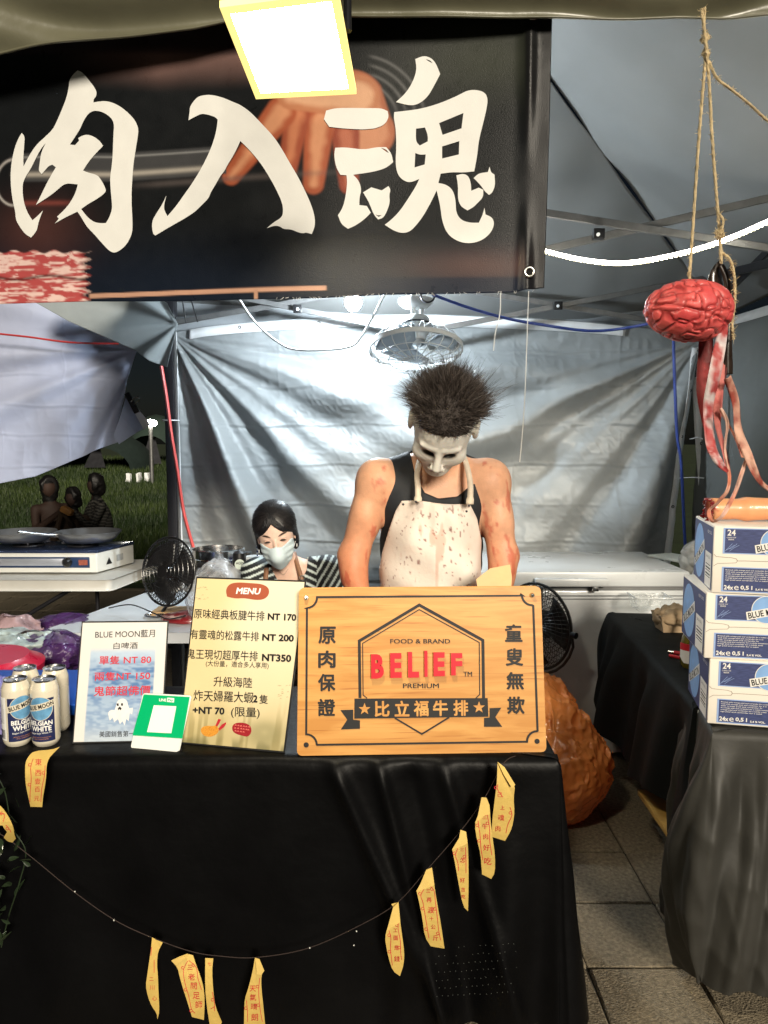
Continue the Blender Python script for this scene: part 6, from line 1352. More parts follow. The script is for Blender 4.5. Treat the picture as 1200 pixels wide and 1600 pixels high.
for x in (-.35, -1.2):
    for y in (a.y + .1, b.y - .1): mb = MB(); mb.tube([(x, y, TM_Z - .045), (x, y, .002)], .0125, 8); mb.build('leg', m_dark, rt2, sm=50)
c = np.array(G(285, 968, TM_Z + .01)); mt = thing('meat_pack', 'packed raw marbled steaks in clear wrap on the white table', 'meat', tuple(c))
sdfmesh('meat', lambda Q: np.maximum(ell(Q, c + np.array([.02, .04, .0]), (.12, .09, .022)) - .008 * vnoise(Q, 30, 3), TM_Z + .001 - Q[..., 2]), c - np.array([.16, .12, .02]), c + np.array([.18, .18, .06]), .005, M('raw meat', (1, 1, 1), .3, var=0, vcol=True, coat=.3), mt, lambda V: lerpc((.22, .015, .02), (.62, .45, .42), sst(.48, .6, fbm(V, 30, 4, 3))))
mb = MB(); mb.box((c[0] + .0, c[1] + .16, TM_Z + .011), (.34, .12, .02)); tag(mb.build('chopping_board', M('tan board', (.45, .30, .16), .5, var=.15), None, bevel=.004), 'tan chopping board on the white table behind the meat pack', 'board')
cord('cord', [P(170, 950, 3.3), P(205, 945, 3.25), P(240, 958, 3.1), P(262, 967, 3.05), P(290, 962, 3.1)], .003, m_black, 'thin black fan cord lying across the white table', 'cord')
# pot and the things beside it
pc = P(342, 870, 3.32); pot = thing('stock_pot', 'tall stainless steel stock pot with black handles beside the seated woman', 'pot', (pc.x, 3.32, TM_Z)); m_ss = M('stainless steel', (.62, .62, .62), .18, metal=1, var=.08, scale=3, aniso=(1, 1, 30))
mb = MB(); mb.lathe([(0, .001), (.108, .001), (.112, .01), (.112, .258), (.116, .262), (.116, .30), (.110, .302), (.106, .26), (.106, .02), (0, .015)], (pc.x, 3.32, TM_Z), None, 48); mb.build('pot_body', m_ss, pot, sm=35)
for (x, y) in ((-.03, -.125), (.125, .0)): mb = MB(); mb.box((pc.x + x, 3.32 + y, TM_Z + .245 + (.03 if y == 0 else 0)), (.075 if y else .04, .025 if y else .06, .022)); mb.build('handle', m_black, pot, bevel=.006)
c = np.array(P(345, 898, 3.12)); c[2] = TM_Z + .12
tag(sdfmesh('plastic_bag', lambda Q: np.maximum(ell(Q, c, (.12, .08, .13)) - .035 * (1 - np.abs(2 * vnoise(Q, 13, 7) - 1)) - .012 * np.abs(2 * vnoise(Q, 34, 5) - 1), TM_Z + .003 - Q[..., 2]), c - np.array([.18, .14, .14]), c + np.array([.18, .14, .19]), .0065, film('clear bag film', (.70, .72, .75), .35)), 'clear crumpled plastic bag in front of the steel pot', 'bag')
jc = P(374, 880, 3.14); jr = thing('seasoning_jar', 'small black seasoning jar with a round pale label by the pot', 'jar', (jc.x, 3.14, TM_Z)); mb = MB(); mb.lathe([(0, .002), (.028, .002), (.030, .01), (.030, jc.z - TM_Z + .01), (.026, jc.z - TM_Z + .045), (0, jc.z - TM_Z + .06)], (jc.x, 3.14, TM_Z), None, 28); mb.build('jar_body', m_black, jr, sm=50)
pl_ = Plane((jc.x, 3.14 - .031, 0), (0, -1, 0)); V_, F_ = fill2d([[(374.6 + 8 * math.cos(a), 882 + 8 * math.sin(a)) for a in np.linspace(0, 6.28, 24)[:-1]]]); flat('label', V_, F_, lambda x, y, o=0: pl_(x, y, .001), M('pale green label', (.55, .62, .55), .5, var=0), jr)
txt((pl_, jr), 'AGES', 374.6, 880, 12, 4, m_ink, 1, (0, 0), bold=.02, off=.002)
cp = P(398, 880, 3.2); cu = thing('drink_cup', 'paper drink cup with white lid and striped straw behind the woman', 'cup', (cp.x, 3.2, TM_Z)); H_c = cp.z - TM_Z + .012
mb = MB(); mb.lathe([(0, .002), (.028, .002), (.040, H_c)], (cp.x, 3.2, TM_Z), None, 28); mb.build('cup_body', M('violet cup', (.05, .03, .20), .4, var=.2), cu, sm=50)
mb = MB(); mb.lathe([(.043, H_c), (.043, H_c + .012), (.036, H_c + .02), (0, H_c + .021)], (cp.x, 3.2, TM_Z), None, 28); mb.build('lid', m_wink, cu, sm=40)
for k_ in range(8): mb = MB(); z = TM_Z + H_c + .018 + k_ * .009; mb.tube([(cp.x + .012, 3.2, z), (cp.x + .0125, 3.2, z + .009)], .0035, 8); mb.build('straw_band', m_wink if k_ % 2 else m_bcord, cu, sm=60)
# ================================================================ far left: stove table
SZ = .745
st_ = thing('folding_table', 'white folding table at the far left carrying the gas stove', 'table', (-2, 4.2, 0))
a = G(172, 906, SZ); b = G(218, 889, SZ); round_top([(-3.1, a.y), (a.x, a.y), (b.x, b.y), (b.x + .02, b.y + .35), (-3.1, b.y + .35)], SZ, .062, .03).build('tabletop', M('off white table plastic', (.58, .57, .53), .4, var=.04), st_, bevel=.01)
for x0_, x1_ in ((-2.9, -1.75), (-1.75, -2.9)): mb = MB(); mb.tube([(x0_, a.y + .12, SZ - .06), (x1_, a.y + .14, .01)], .0125, 8); mb.build('leg', m_dark, st_, sm=50)
mb = MB(); mb.tube([(-1.72, a.y + .35, SZ - .06), (-1.72, a.y + .35, .002)], .0125, 8); mb.build('leg', m_dark, st_, sm=50)
# stove
A0 = G(152, 897, SZ + .004); sx1 = A0.x; sy0 = A0.y; sx0 = sx1 - .74; sd_ = .36
sv_ = thing('gas_stove', 'white two burner gas stove with blue front panel under the frying pans', 'gas stove', ((sx0 + sx1) / 2, sy0 + .18, SZ))
sk_ = .09; hb = .012; ht = .125
mb = MB(); mb.hexa([(sx0, sy0, SZ + hb), (sx1, sy0, SZ + hb), (sx1 + sk_, sy0 + sd_, SZ + hb), (sx0 + sk_, sy0 + sd_, SZ + hb)], [(sx0, sy0, SZ + ht), (sx1, sy0, SZ + ht), (sx1 + sk_, sy0 + sd_, SZ + ht), (sx0 + sk_, sy0 + sd_, SZ + ht)]); mb.build('casing', M('stove white', (.70, .70, .66), .35, var=.03), sv_, bevel=.006)
mb = MB(); mb.hexa([(sx0 - .005, sy0 - .006, SZ + ht + .001), (sx1 + .004, sy0 - .006, SZ + ht + .001), (sx1 + sk_ + .004, sy0 + sd_, SZ + ht + .001), (sx0 + sk_, sy0 + sd_, SZ + ht + .001)], [(sx0 - .005, sy0 + .004, SZ + ht + .014), (sx1 + .004, sy0 + .004, SZ + ht + .014), (sx1 + sk_ + .004, sy0 + sd_, SZ + ht + .02), (sx0 + sk_, sy0 + sd_, SZ + ht + .02)]); mb.build('hob', M('blue steel hob', (.08, .11, .22), .2, metal=.7, var=.1), sv_, bevel=.003)
pz = lambda x0_, x1_, z0_, z1_, y=.002: [(x0_, sy0 - y, z0_), (x1_, sy0 - y, z0_), (x1_, sy0 - y, z1_), (x0_, sy0 - y, z1_)]
mb = MB(); mb.box(((sx0 + sx1) / 2 - .01, sy0 - .003, SZ + .072), (.68, .005, .062)); mb.build('control_panel', M('dark blue panel', (.02, .04, .10), .25, var=.05), sv_, bevel=.002)
mb = MB(); mb.box(((sx0 + sx1) / 2 - .0, sy0 - .007, SZ + .074), (.38, .005, .042)); mb.build('name_plate', M('brushed plate', (.55, .58, .66), .3, metal=.6, var=.05), sv_, bevel=.004)
for x in (sx1 - .165, sx0 + .165): mb = MB(); mb.lathe([(0, .028), (.014, .027), (.026, .015), (.028, 0)], (x, sy0 - .006, SZ + .074), Matrix.Rotation(R(90), 3, 'X'), 24); mb.build('knob', m_black, sv_, sm=40)
mb = MB(); mb.box((sx1 - .075, sy0 - .008, SZ + .072), (.05, .004, .03)); mb.build('warning_sticker', M('red brown sticker', (.30, .08, .05), .5, var=.4, scale=90), sv_)
spl = Plane((sx0, sy0 - .0105, 0), (0, -1, 0)); txt((spl, sv_), 'GAS STOVE', 55, 876, 40, 5, m_bcord, 1, (0, 0), bold=.02, off=.001) if False else None
mb = MB(); x = sx1 + .0;
tri = [Vector((sx1 + sk_ * t + .002, sy0 + sd_ * t, z)) for t, z in ((.22, SZ + .045), (.38, SZ + .045), (.30, SZ + .085))]; mb.add([p + Vector((.001, 0, 0)) for p in tri], [(0, 1, 2)]); mb.build('warning_mark', m_ink, sv_)
mb = MB(); mb.add([Vector((sx1 + sk_ * t + .003, sy0 + sd_ * t, z)) for t, z in ((.5, SZ + .05), (.68, SZ + .05), (.68, SZ + .088), (.5, SZ + .088))], [(0, 1, 2, 3)]); mb.build('rating_label', M('grey label', (.35, .36, .36), .5, var=.2, scale=80), sv_)
for i, x in enumerate((sx1 - .20 + .05, sx0 + .22 + .05)):
    mb = MB(); c = Vector((x, sy0 + .18, SZ + ht + .02)); mb.lathe([(.09, 0), (.085, .008), (.05, .006), (.05, .015), (0, .016)], c, None, 28)
    for k_ in range(4): a_ = k_ * math.pi / 2 + .4; d = Vector((math.cos(a_), math.sin(a_), 0)); mb.bar(c + d * .03 + Vector((0, 0, .022)), c + d * .115 + Vector((0, 0, .022)), .006, .012)
    mb.build('burner', m_dark, sv_, sm=40)
def pan(label, u, v, Y, rad, hdir, seed):
    c = P(u, v, Y); zb = SZ + ht + .046; t = thing('frying_pan', label, 'frying pan', (c.x, Y, zb), 'frying pans on the stove'); m_ = M('pan aluminium', (.32, .33, .35), .32, metal=.75, var=.25, scale=10)
    mb = MB(); mb.lathe([(0, 0), (rad * .70, 0), (rad * .84, .018), (rad, .056), (rad * 1.0, .060), (rad * .97, .056), (rad * .82, .022), (rad * .68, .006), (0, .006)], (c.x, Y, zb), None, 56); mb.build('bowl', m_, t, sm=40)
    d = Vector(hdir).normalized(); s_ = Vector((c.x, Y, zb + .050)) + d * rad * .98; mb = MB(); mb.tube([s_, s_ + d * .05 + Vector((0, 0, .006)), s_ + d * .20 + Vector((0, 0, .035))], [.010, .008, .011], 10); mb.build('handle', m_alu, t, sm=60)
    mb = MB()
    for q in (-.02, .02): mb.lathe([(0, .004), (.006, .003), (.007, 0)], s_ + Vector((q, 0, 0)) - d * .005 + Vector((0, -.004, 0)), Matrix.Rotation(R(90), 3, 'X'), 10)
    mb.bar(s_ + Vector((-.035, 0, 0)), s_ + Vector((.035, 0, 0)), .01, .024); mb.build('handle_plate', m_alu, t, sm=50)
pan('aluminium frying pan over the near burner at the stove end, handle toward the counter', 138, 833, sy0 + .18, .188, (-.75, -.66, 0), 1)
pan('aluminium frying pan on the other burner, cut by the picture edge', 36, 836, sy0 + .18, .188, (-.55, -.83, 0), 2)
# bags and clutter on the floor at the left, purple plastic
def clutter(name, label, cat, u, v, Y, r, mat, seed, zc=None, h=.008):
    c = np.array(P(u, v, Y));
    if zc is not None: c[2] = zc
    r = np.array(r); return tag(sdfmesh(name, lambda Q: ell(Q, c, r) - .05 * (1 - np.abs(2 * vnoise(Q, 13, seed) - 1)) + .012 - .022 * (1 - np.abs(2 * vnoise(Q, 34, seed + 2) - 1)), c - r * 1.35 - .03, c + r * 1.35 + .03, h, mat), label, cat)
m_pur = film('purple film', (.10, .035, .17), .45); m_pnk = film('pinkish film', (.55, .38, .40), .6); m_mint = M('mint wrap', (.35, .42, .42), .3, var=.5, scale=20, coat=.3)
tb = thing('serving_tub', 'low dark crate under the plastic bags beside the blue tray', 'crate', (-1.5, 3.0, 0)); mb = MB(); mb.hexa([(-2.2, 2.72, .003), (-1.25, 2.72, .003), (-1.25, 3.3, .003), (-2.2, 3.3, .003)], [(-2.25, 2.7, .50), (-1.2, 2.7, .50), (-1.2, 3.32, .50), (-2.25, 3.32, .50)]); mb.build('crate_body', m_black, tb, bevel=.01)
mb = MB(); mb.box((-1.72, 3.30, .51), (1.08, .03, .02)); mb.build('crate_rim', m_steel, tb, bevel=.004)
clutter('plastic_bag', 'crumpled purple plastic bag sagging beside the white table corner', 'bag', 72, 1022, 2.9, (.12, .08, .045), m_pur, 3)
clutter('plastic_bag', 'upper purple plastic bag twisted against the white table edge', 'bag', 104, 985, 3.2, (.09, .06, .035), m_pur, 5, zc=None)
clutter('plastic_bag', 'pinkish clear bag of meat scraps at the picture edge', 'bag', 14, 995, 3.0, (.08, .07, .045), m_pnk, 8)
clutter('wrapper', 'silver mint plastic wrapper below the pinkish bag', 'wrapper', 10, 1012, 2.85, (.10, .06, .025), m_mint, 9)
# ================================================================ park behind
lp_ = P(235, 662, 17); pl2 = thing('street_lamp', 'distant lit park street lamp seen in the gap by the tent post', 'street lamp', (lp_.x, 17, .5))
mb = MB(); mb.tube([(lp_.x, 17, float(lawn_z(lp_.x, 17))), (lp_.x, 17, lp_.z - .05)], .045, 10); mb.build('post', m_steel, pl2, sm=50)
mb = MB(); mb.lathe([(0, .10), (.12, .07), (.15, .0), (.10, -.05), (0, -.06)], lp_, None, 20); mb.build('lamp_head', M('lit park lamp', (1, 1, 1), .4, var=0, emit=(1, .95, .80), estr=60), pl2, sm=50)
m_tent = M('far tent cloth', (.018, .03, .026), .7, var=.2);
for i, (u, v, Y, w_, h_, lab, mat) in enumerate(((165, 705, 21, 2.6, 1.1, 'low dark green camping tent at the far edge of the lawn', m_tent), (245, 690, 22, 1.8, 1.5, 'taller greenish camping tent beneath the distant lamp', M('far tent cloth green', (.03, .05, .04), .7)))):
    c = G(u, v, 0) if False else P(u, v, Y); z = float(lawn_z(c.x, Y)); t = thing('camping_tent', lab, 'camping tent', (c.x, Y, z)); mb = MB()
    V = []; n = 12
    for j in range(5):
        for k_ in range(n + 1): a_ = math.pi * k_ / n; s_ = math.cos((j / 4 - .5) * 1.9); V.append((c.x + w_ / 2 * math.cos(a_) * (.6 + .4 * s_), Y + (j / 4 - .5) * w_ * .9, z + h_ * math.sin(a_) * s_))
    mb.add(V, [(j * (n + 1) + k_, j * (n + 1) + k_ + 1, (j + 1) * (n + 1) + k_ + 1, (j + 1) * (n + 1) + k_) for j in range(4) for k_ in range(n)]); mb.build('fly_sheet', mat, t, sm=60)
    mb = MB(); mb.add([(c.x - .3, Y - w_ * .32, z + .05), (c.x + .3, Y - w_ * .32, z + .05), (c.x, Y - w_ * .22, z + h_ * .75)], [(0, 1, 2)]); mb.build('door', m_dark, t)
mb = MB(); rn = random.Random(9)
for i in range(9):
    c = P(200 + i * 4.2, 716, 17.5); z = float(lawn_z(c.x, 17.5)); kk = ('leftmost', 'second', 'third', 'fourth', 'middle', 'sixth', 'seventh', 'eighth', 'rightmost')[i]; tag(MB().box((c.x, 17.5 + rn.uniform(-.3, .3), z + .10), (.05, .12, .20), Matrix.Rotation(rn.uniform(-.3, .3), 3, 'Y')).build('marker_stake', m_hem, None), kk + ' small white stake of the row across the far lawn', 'stake', 'white stakes on the far lawn')
# ================================================================ people
def frame(rx, ry, rz): return np.array(Euler((R(rx), R(ry), R(rz)), 'XYZ').to_matrix())
def hand(Q, w_, d, s_, up, k=1.0, curl=.5, thumb=1):
    w_, d, s_, up = [np.array(a, float) for a in (w_, d, s_, up)]
    r_ = np.stack([s_, d, up], 1); D = ell(Q, w_ + d * .048 * k, (.040 * k, .054 * k, .016 * k), r_)
    for i, (o, L_) in enumerate(((-.030, .062), (-.010, .074), (.010, .069), (.029, .052))):
        a = w_ + d * .088 * k + s_ * o * k; c1 = math.cos(curl); s1 = math.sin(curl); m_ = a + (d * c1 - up * s1) * L_ * .55 * k; c2 = math.cos(curl * 2.1); s2 = math.sin(curl * 2.1); e = m_ + (d * c2 - up * s2) * L_ * .5 * k
        D = smin(D, smin(caps(Q, a, m_, .0095 * k, .0085 * k), caps(Q, m_, e, .0085 * k, .007 * k), .004), .007)
    a = w_ + d * .03 * k - s_ * thumb * .032 * k; m_ = a + (d * .7 - s_ * thumb * .6) * .04 * k; e = m_ + (d * .9 - s_ * thumb * .1 - up * .3) * .032 * k
    return smin(D, smin(caps(Q, a, m_, .013 * k, .010 * k), caps(Q, m_, e, .010 * k, .008 * k), .004), .012)
m_skin = M('skin', (1, 1, 1), .50, var=.09, scale=45, vcol=True, sss=.06, spec=.4, bump=.14, bscale=220)
def blood(V, seed, dens):
    n = fbm(V * np.array([1, 1, .42]), 52, seed, 4); n2 = vnoise(V, 9, seed + 7); return sst(-.03, .09, n + .30 * (n2 - .5) - (.72 - dens))
# ---------------------------------------------------------------- the masked cook
def cook():
    root = thing('person', 'masked cook in black tank top and stained pale apron bending over the counter', 'person', (.16, 2.45, 0))
    npv = lambda v: np.array(v, float)
    SL, SR = npv(P(590, 752, 2.44)), npv(P(764, 752, 2.44)); EL, ER = npv(P(552, 868, 2.42)), npv(P(787, 870, 2.42)); WL, WR = npv(P(573, 975, 2.30)), npv(P(762, 970, 2.30))
    HL = npv(G(592, 1030, .80)); HR = npv(G(742, 1030, .80)); HC = npv(P(693, 664, 2.20))
    WL = HL + (EL - HL) * .36; WR = HR + (ER - HR) * .36; WL[0] -= .02; WR[0] += .015
    xc = (SL[0] + SR[0]) / 2; rmh = frame(0, 9, -3) @ frame(55, 0, 0)
    nb = HC + rmh @ np.array([0, .035, -.075]); hip = npv([xc, 2.58, .93])
    def torso(Q):
        d = ell(Q, (xc, 2.50, 1.22), (.175, .125, .24)); d = smin(d, ell(Q, (xc, 2.55, 1.00), (.165, .125, .20)), .08); d = smin(d, ell(Q, (xc, 2.58, .90), (.17, .125, .13)), .06)
        d = smin(d, caps(Q, SL + [.035, .03, -.01], SR + [-.035, .03, -.01], .060), .06)
        d = smin(d, caps(Q, (xc - .09, 2.46, 1.30), (xc + .09, 2.46, 1.30), .085), .05)        # chest
        d = smin(d, caps(Q, (xc + .01, 2.50, 1.40), nb, .068, .055), .05)
        for a in (SL, SR): d = smin(d, caps(Q, a * .45 + npv((xc, 2.50, 1.44)) * .55, a, .045, .05), .04)
        return d
    def arms(Q):
        d = 9.
        for a, e, w_, h_, sg in ((SL, EL, WL, HL, 1), (SR, ER, WR, HR, -1)):
            m1 = a * .6 + e * .4 + np.array([-.008 * sg, 0, 0]); dd = smin(ell(Q, a, (.064, .062, .072)), caps(Q, a, e, .060, .046), .04); dd = smin(dd, ell(Q, m1 + np.array([0, -.012, -.02]), (.050, .054, .075)), .018); dd = smin(dd, ell(Q, a + np.array([-.006 * sg, -.006, -.015]), (.062, .060, .070)), .012)
            f1 = e * .75 + w_ * .25; dd = smin(dd, caps(Q, e, w_, .045, .029), .03); dd = smin(dd, ell(Q, f1 + np.array([-.010 * sg, 0, 0]), (.042, .046, .070)), .018); dd = smin(dd, ell(Q, e + np.array([0, .02, 0]), (.034, .034, .04)), .015) - .004 * (vnoise(Q, 22, 8) - .5); d = np.minimum(d, dd)
        return d
    def body(Q): return smin(torso(Q), arms(Q), .030)
    def body_all(Q):
        d = body(Q)
        return d
    lo = (xc - .36, 2.02, .78); hi = (xc + .36, 2.78, 1.62)
    def scol(V):
        c = lerpc((.66, .34, .20), (.72, .42, .27), vnoise(V, 8, 3)); arm = np.minimum(np.abs(V[:, 0] - xc), 1) > .155
        red = sst(1.36, 1.02, V[:, 2]) * arm; c = lerpc(c, (.60, .17, .07), red * .85 * (.5 + .6 * vnoise(V, 10, 5))); b = blood(V, 11, .11 + .07 * red) * arm; c = lerpc(c, (.46, .07, .04), b * .62)
        return c
    sdfmesh('body', body_all, lo, hi, .0068, m_skin, root, scol)
    # gloved hands
    m_gl = M('blue glove', (.36, .48, .68), .4, var=.06, bump=.1, bscale=50)
    for w_, h_, sg in ((WL, HL, 1), (WR, HR, -1)):
        d = h_ - w_; d = d / np.linalg.norm(d); s_ = np.cross(d, [0, 0, 1]); s_ /= np.linalg.norm(s_); up = np.cross(s_, d); c0_ = (w_ + h_) / 2
        sdfmesh('glove', lambda Q: smin(hand(Q, w_ + d * .02, d, s_, up, 1.0, .55, sg), caps(Q, w_ - d * .015, w_ + d * .03, .036, .032), .015), c0_ - .17, c0_ + .17, .0045, m_gl, root)
    # black tank top
    zy = lambda u, v, Y=2.36: tuple(npv(P(u, v, Y))[[0, 2]])
    tank = [zy(607, 672), zy(603, 715), zy(592, 750), zy(596, 785), zy(597, 830), zy(587, 880), zy(560, 1250), zy(790, 1250), zy(768, 880), zy(757, 830), zy(760, 790), zy(775, 750), zy(781, 712), zy(770, 672), zy(757, 668), zy(752, 715), zy(742, 755), zy(715, 776), zy(685, 779), zy(664, 770), zy(650, 745), zy(642, 705), zy(640, 668)]
    back = [(a, b) for a, b in tank[:14]] + [zy(757, 668), zy(750, 690), zy(645, 690), zy(640, 668)]
    def tankf(Q):
        d = torso(Q) - .007 - .0035 * np.sin(Q[..., 2] * 55 + 6 * vnoise(Q, 9, 3)) * sst(1.2, 1.0, Q[..., 2]); out = d > .03
        reg = np.where(Q[..., 1] < 2.47, poly2(Q[..., 0], Q[..., 2], tank), poly2(Q[..., 0], Q[..., 2], back)); r = smax(d, reg, .004); return np.maximum(r, -(d + .016))
    sdfmesh('tank_top', tankf, (xc - .30, 2.2, .85), (xc + .30, 2.78, 1.60), .0055, M('black jersey', (.012, .014, .018), .7, var=.15, bump=.15, bscale=30), root)
    # apron
    ap = [zy(628, 783, 2.33), zy(655, 782, 2.33), zy(690, 787, 2.33), zy(736, 789, 2.33), zy(748, 812, 2.33), zy(757, 850, 2.33), zy(756, 900, 2.33), zy(762, 960, 2.33), zy(775, 1400, 2.33), zy(572, 1400, 2.33), zy(588, 960, 2.33), zy(591, 905, 2.33), zy(597, 870, 2.33), zy(608, 830, 2.33), zy(618, 800, 2.33)]
    apx = lambda Q: ell(Q, (xc, 2.46, 1.12), (.155, .135, .30))
    def apf(Q):
        x, z = Q[..., 0], Q[..., 2]; wr = .007 * np.sin(np.arctan2(1.40 - z, np.abs(x - xc) - .02) * 11) * sst(1.38, 1.2, z) + .006 * np.sin((x - xc) * 50 + 5 * vnoise(Q, 6, 2)) * sst(1.30, 1.0, z) + .003 * vnoise(Q, 14, 9) + .004 * np.sin(z * 40 + (x - xc) * 25)
        hang = np.maximum(np.abs(Q[..., 1] - (2.335 + 1.5 * (x - xc) ** 2)) - .003, -9); d0 = smin(torso(Q), apx(Q), .03) - .016 - wr
        lowr = smin(d0, 9 * np.ones_like(d0), .01); sh = np.abs(lowr) - .0055; m_ = smax(sh, poly2(x, z, ap), .003); m_ = np.maximum(m_, Q[..., 1] - 2.50); return m_
    def apcol(V):
        c = lerpc((.70, .60, .52), (.76, .69, .62), vnoise(V, 10, 3)); c = lerpc(c, (.62, .36, .26), sst(.5, .75, fbm(V, 12, 6, 3)) * .45)
        mid = gau(V[:, 0] - xc - .02, .085) * gau(V[:, 2] - 1.22, .14); s1 = sst(.84, .90, vnoise(V, 170, 4) + .10 * mid) * sst(.35, .6, vnoise(V, 13, 8) + .3 * mid); c = lerpc(c, (.16, .025, .02), s1 * .8)
        s2 = sst(.68, .82, vnoise(V * np.array([1, 1, .35]), 60, 14) * (.78 + .3 * mid)); c = lerpc(c, (.52, .25, .17), s2 * .5); return c
    aps = sdfmesh('apron', apf, (xc - .25, 2.2, .62), (xc + .25, 2.52, 1.40), .0048, M('stained canvas', (1, 1, 1), .75, var=.05, vcol=True, bump=.12, bscale=90), root, apcol)
    m_strap = M('canvas strap', (.68, .58, .46), .75, var=.12, scale=40, bump=.2, bscale=120)
    for pts in ([P(664, 700, 2.50), P(656, 718, 2.41), P(652, 740, 2.345), P(653, 762, 2.312), P(653, 784, 2.30)], [P(716, 695, 2.50), P(724, 712, 2.42), P(731, 735, 2.35), P(735, 760, 2.312), P(734, 788, 2.305)]):
        q = crom(pts, 6); V = []; n = len(q)
        for i, p in enumerate(q): w_ = .0088 + (.003 if i > n - 4 else 0); V += [tuple(p + Vector((-w_, .0, 0))), tuple(p + Vector((0, -.003, 0))), tuple(p + Vector((w_, 0, 0)))]
        thick(npmesh('apron_strap', np.array(V), np.array([(i * 3 + j, i * 3 + j + 1, i * 3 + j + 4, i * 3 + j + 3) for i in range(n - 1) for j in range(2)]), m_strap, root), .003, 0)
    mb = MB();
    for u, v in ((630, 788), (650, 784), (733, 790), (729, 799)): mb.lathe([(0, .003), (.0035, .002), (.004, 0)], P(u, v, 2.292), Matrix.Rotation(R(90), 3, 'X'), 10)
    mb.build('stud', m_dark, root, sm=50)
    # head with a plain pale rubber mask
    def headf(q):
        d = ell(q, (0, .015, .035), (.084, .104, .090)); d = smin(d, ell(q, (0, -.028, -.045), (.070, .070, .088)), .045); d = smin(d, ell(q, (0, -.066, -.116), (.030, .026, .022)), .035)
        ax_ = np.abs(q[..., 0]); qs = np.stack([ax_, q[..., 1], q[..., 2]], -1)
        d = smin(d, ell(qs, (.048, -.060, -.050), (.024, .020, .022)), .025); d = smin(d, caps(qs, (.012, -.090, .008), (.050, -.079, .006), .004), .014)
        d = smax(d, -ell(qs, (.031, -.106, -.016), (.021, .026, .0135)), .008)
        d = smin(d, smin(caps(q, (0, -.092, -.004), (0, -.114, -.050), .008, .0115), ell(qs, (.010, -.108, -.056), (.009, .009, .007)), .006), .010)
        d = smin(d, ell(q, (0, -.0925, -.082), (.024, .010, .0055)), .006); d = smin(d, ell(q, (0, -.091, -.093), (.020, .010, .006)), .006); d = smax(d, -ell(q, (0, -.104, -.0872), (.024, .008, .0016)), .002)
        e = ell(qs, (.091, .002, .004), (.010, .022, .038)); e = smax(e, -ell(qs, (.101, -.003, .006), (.006, .012, .022)), .004); d = smin(d, e, .008)
        d = d + .0009 * (fbm(q, 60, 3, 2) - .5) * 2; return smax(d, -(q[..., 2] + .150 + .3 * q[..., 1] * 0), .01)
    def hcol(V):
        q = np.stack([np.abs(V[:, 0]), V[:, 1], V[:, 2]], -1); c = lerpc((.74, .71, .64), (.81, .79, .73), vnoise(V, 30, 4)); eye = ell(q, (.031, -.098, -.017), (.0185, .024, .0105)); c = lerpc(c, (.30, .25, .20), sst(.008, -.001, eye)); c = lerpc(c, (.008, .007, .006), sst(.0015, -.001, eye))
        c = lerpc(c, (.44, .38, .32), sst(.6, .75, fbm(V, 40, 9, 3)) * .35); c = lerpc(c, (.35, .22, .18), gau(V[:, 2] + .0872, .0022) * (q[:, 0] < .024) * (V[:, 1] < -.08) * .8); return c
    HS = 1.07; xf = lambda V: HC + HS * V @ rmh.T
    # eye sockets are shallow dents; the dark of open holes is painted in
    mk_ = sdfmesh('face_mask', headf, (-.115, -.14, -.16), (.115, .135, .135), .0026, M('pale latex', (1, 1, 1), .48, var=.04, vcol=True, sss=.05, bump=.12, bscale=110), root, hcol, xf)
    # wild synthetic hair on the crown
    rn = np.random.default_rng(5); n = 9500; th = rn.random(n) * 2 * math.pi; ph = np.arccos(1 - rn.random(n) * 1.15); d = np.stack([np.sin(ph) * np.cos(th), np.sin(ph) * np.sin(th), np.cos(ph)], 1)
    root_ = np.array([0, .015, .035]) + d * np.array([.084, .104, .091]); keep = root_[:, 2] > .030 + .022 * sst(.058, .08, np.abs(root_[:, 0])) + .45 * np.clip(-root_[:, 1], 0, 1) - 1.2 * np.clip(root_[:, 1], 0, 1)
    d, root_ = d[keep], root_[keep]; n = len(d); L_ = .017 + .029 * rn.random(n) ** 1.3; L_ *= .55 + .6 * sst(-.09, .06, root_[:, 1]); out = d + .55 * rn.normal(size=(n, 3)) * .5 + np.array([0, .35, .1]); out /= np.linalg.norm(out, axis=1)[:, None]
    cl_ = rn.integers(0, n, 420); near_ = cl_[np.argmin(((root_[:, None, :] - root_[cl_][None]) ** 2).sum(-1), 1)]; out = out * .55 + out[near_] * .75; out /= np.linalg.norm(out, axis=1)[:, None]; L_ = L_ * .6 + L_[near_] * .45; L_ = L_ * np.where(rn.random(n) < .10, 1.65, 1.0) * (1 + .35 * sst(.05, .085, np.abs(root_[:, 0])))
    g = np.array([0, 0, 0.]); cur = rn.normal(size=(n, 3)) * .25; pts = [root_ - d * .006]
    for k_ in range(1, 5): t = k_ / 4; pts.append(root_ + out * (L_ * t)[:, None] + cur * (L_ * t ** 2)[:, None] * .6)
    sd_ = np.cross(out, rn.normal(size=(n, 3))); sd_ /= np.linalg.norm(sd_, axis=1)[:, None]; V = []
    for k_, p in enumerate(pts): w_ = .00085 * (1 - .75 * k_ / 4); V.append(p - sd_ * w_); V.append(p + sd_ * w_)
    V = np.stack(V, 1); idx = np.arange(n)[:, None] * 10; F = np.concatenate([idx + np.array([[2 * k_, 2 * k_ + 1, 2 * k_ + 3, 2 * k_ + 2]]) for k_ in range(4)]); cc = lerpc((.022, .017, .015), (.12, .10, .09), rn.random(n) ** 2.2); C = np.repeat(cc, 10, 0)
    npmesh('hair', HC + HS * V.reshape(-1, 3) @ rmh.T, F, M('coarse brown hair', (1, 1, 1), .38, var=0, vcol=True, spec=.6), root, col=C)
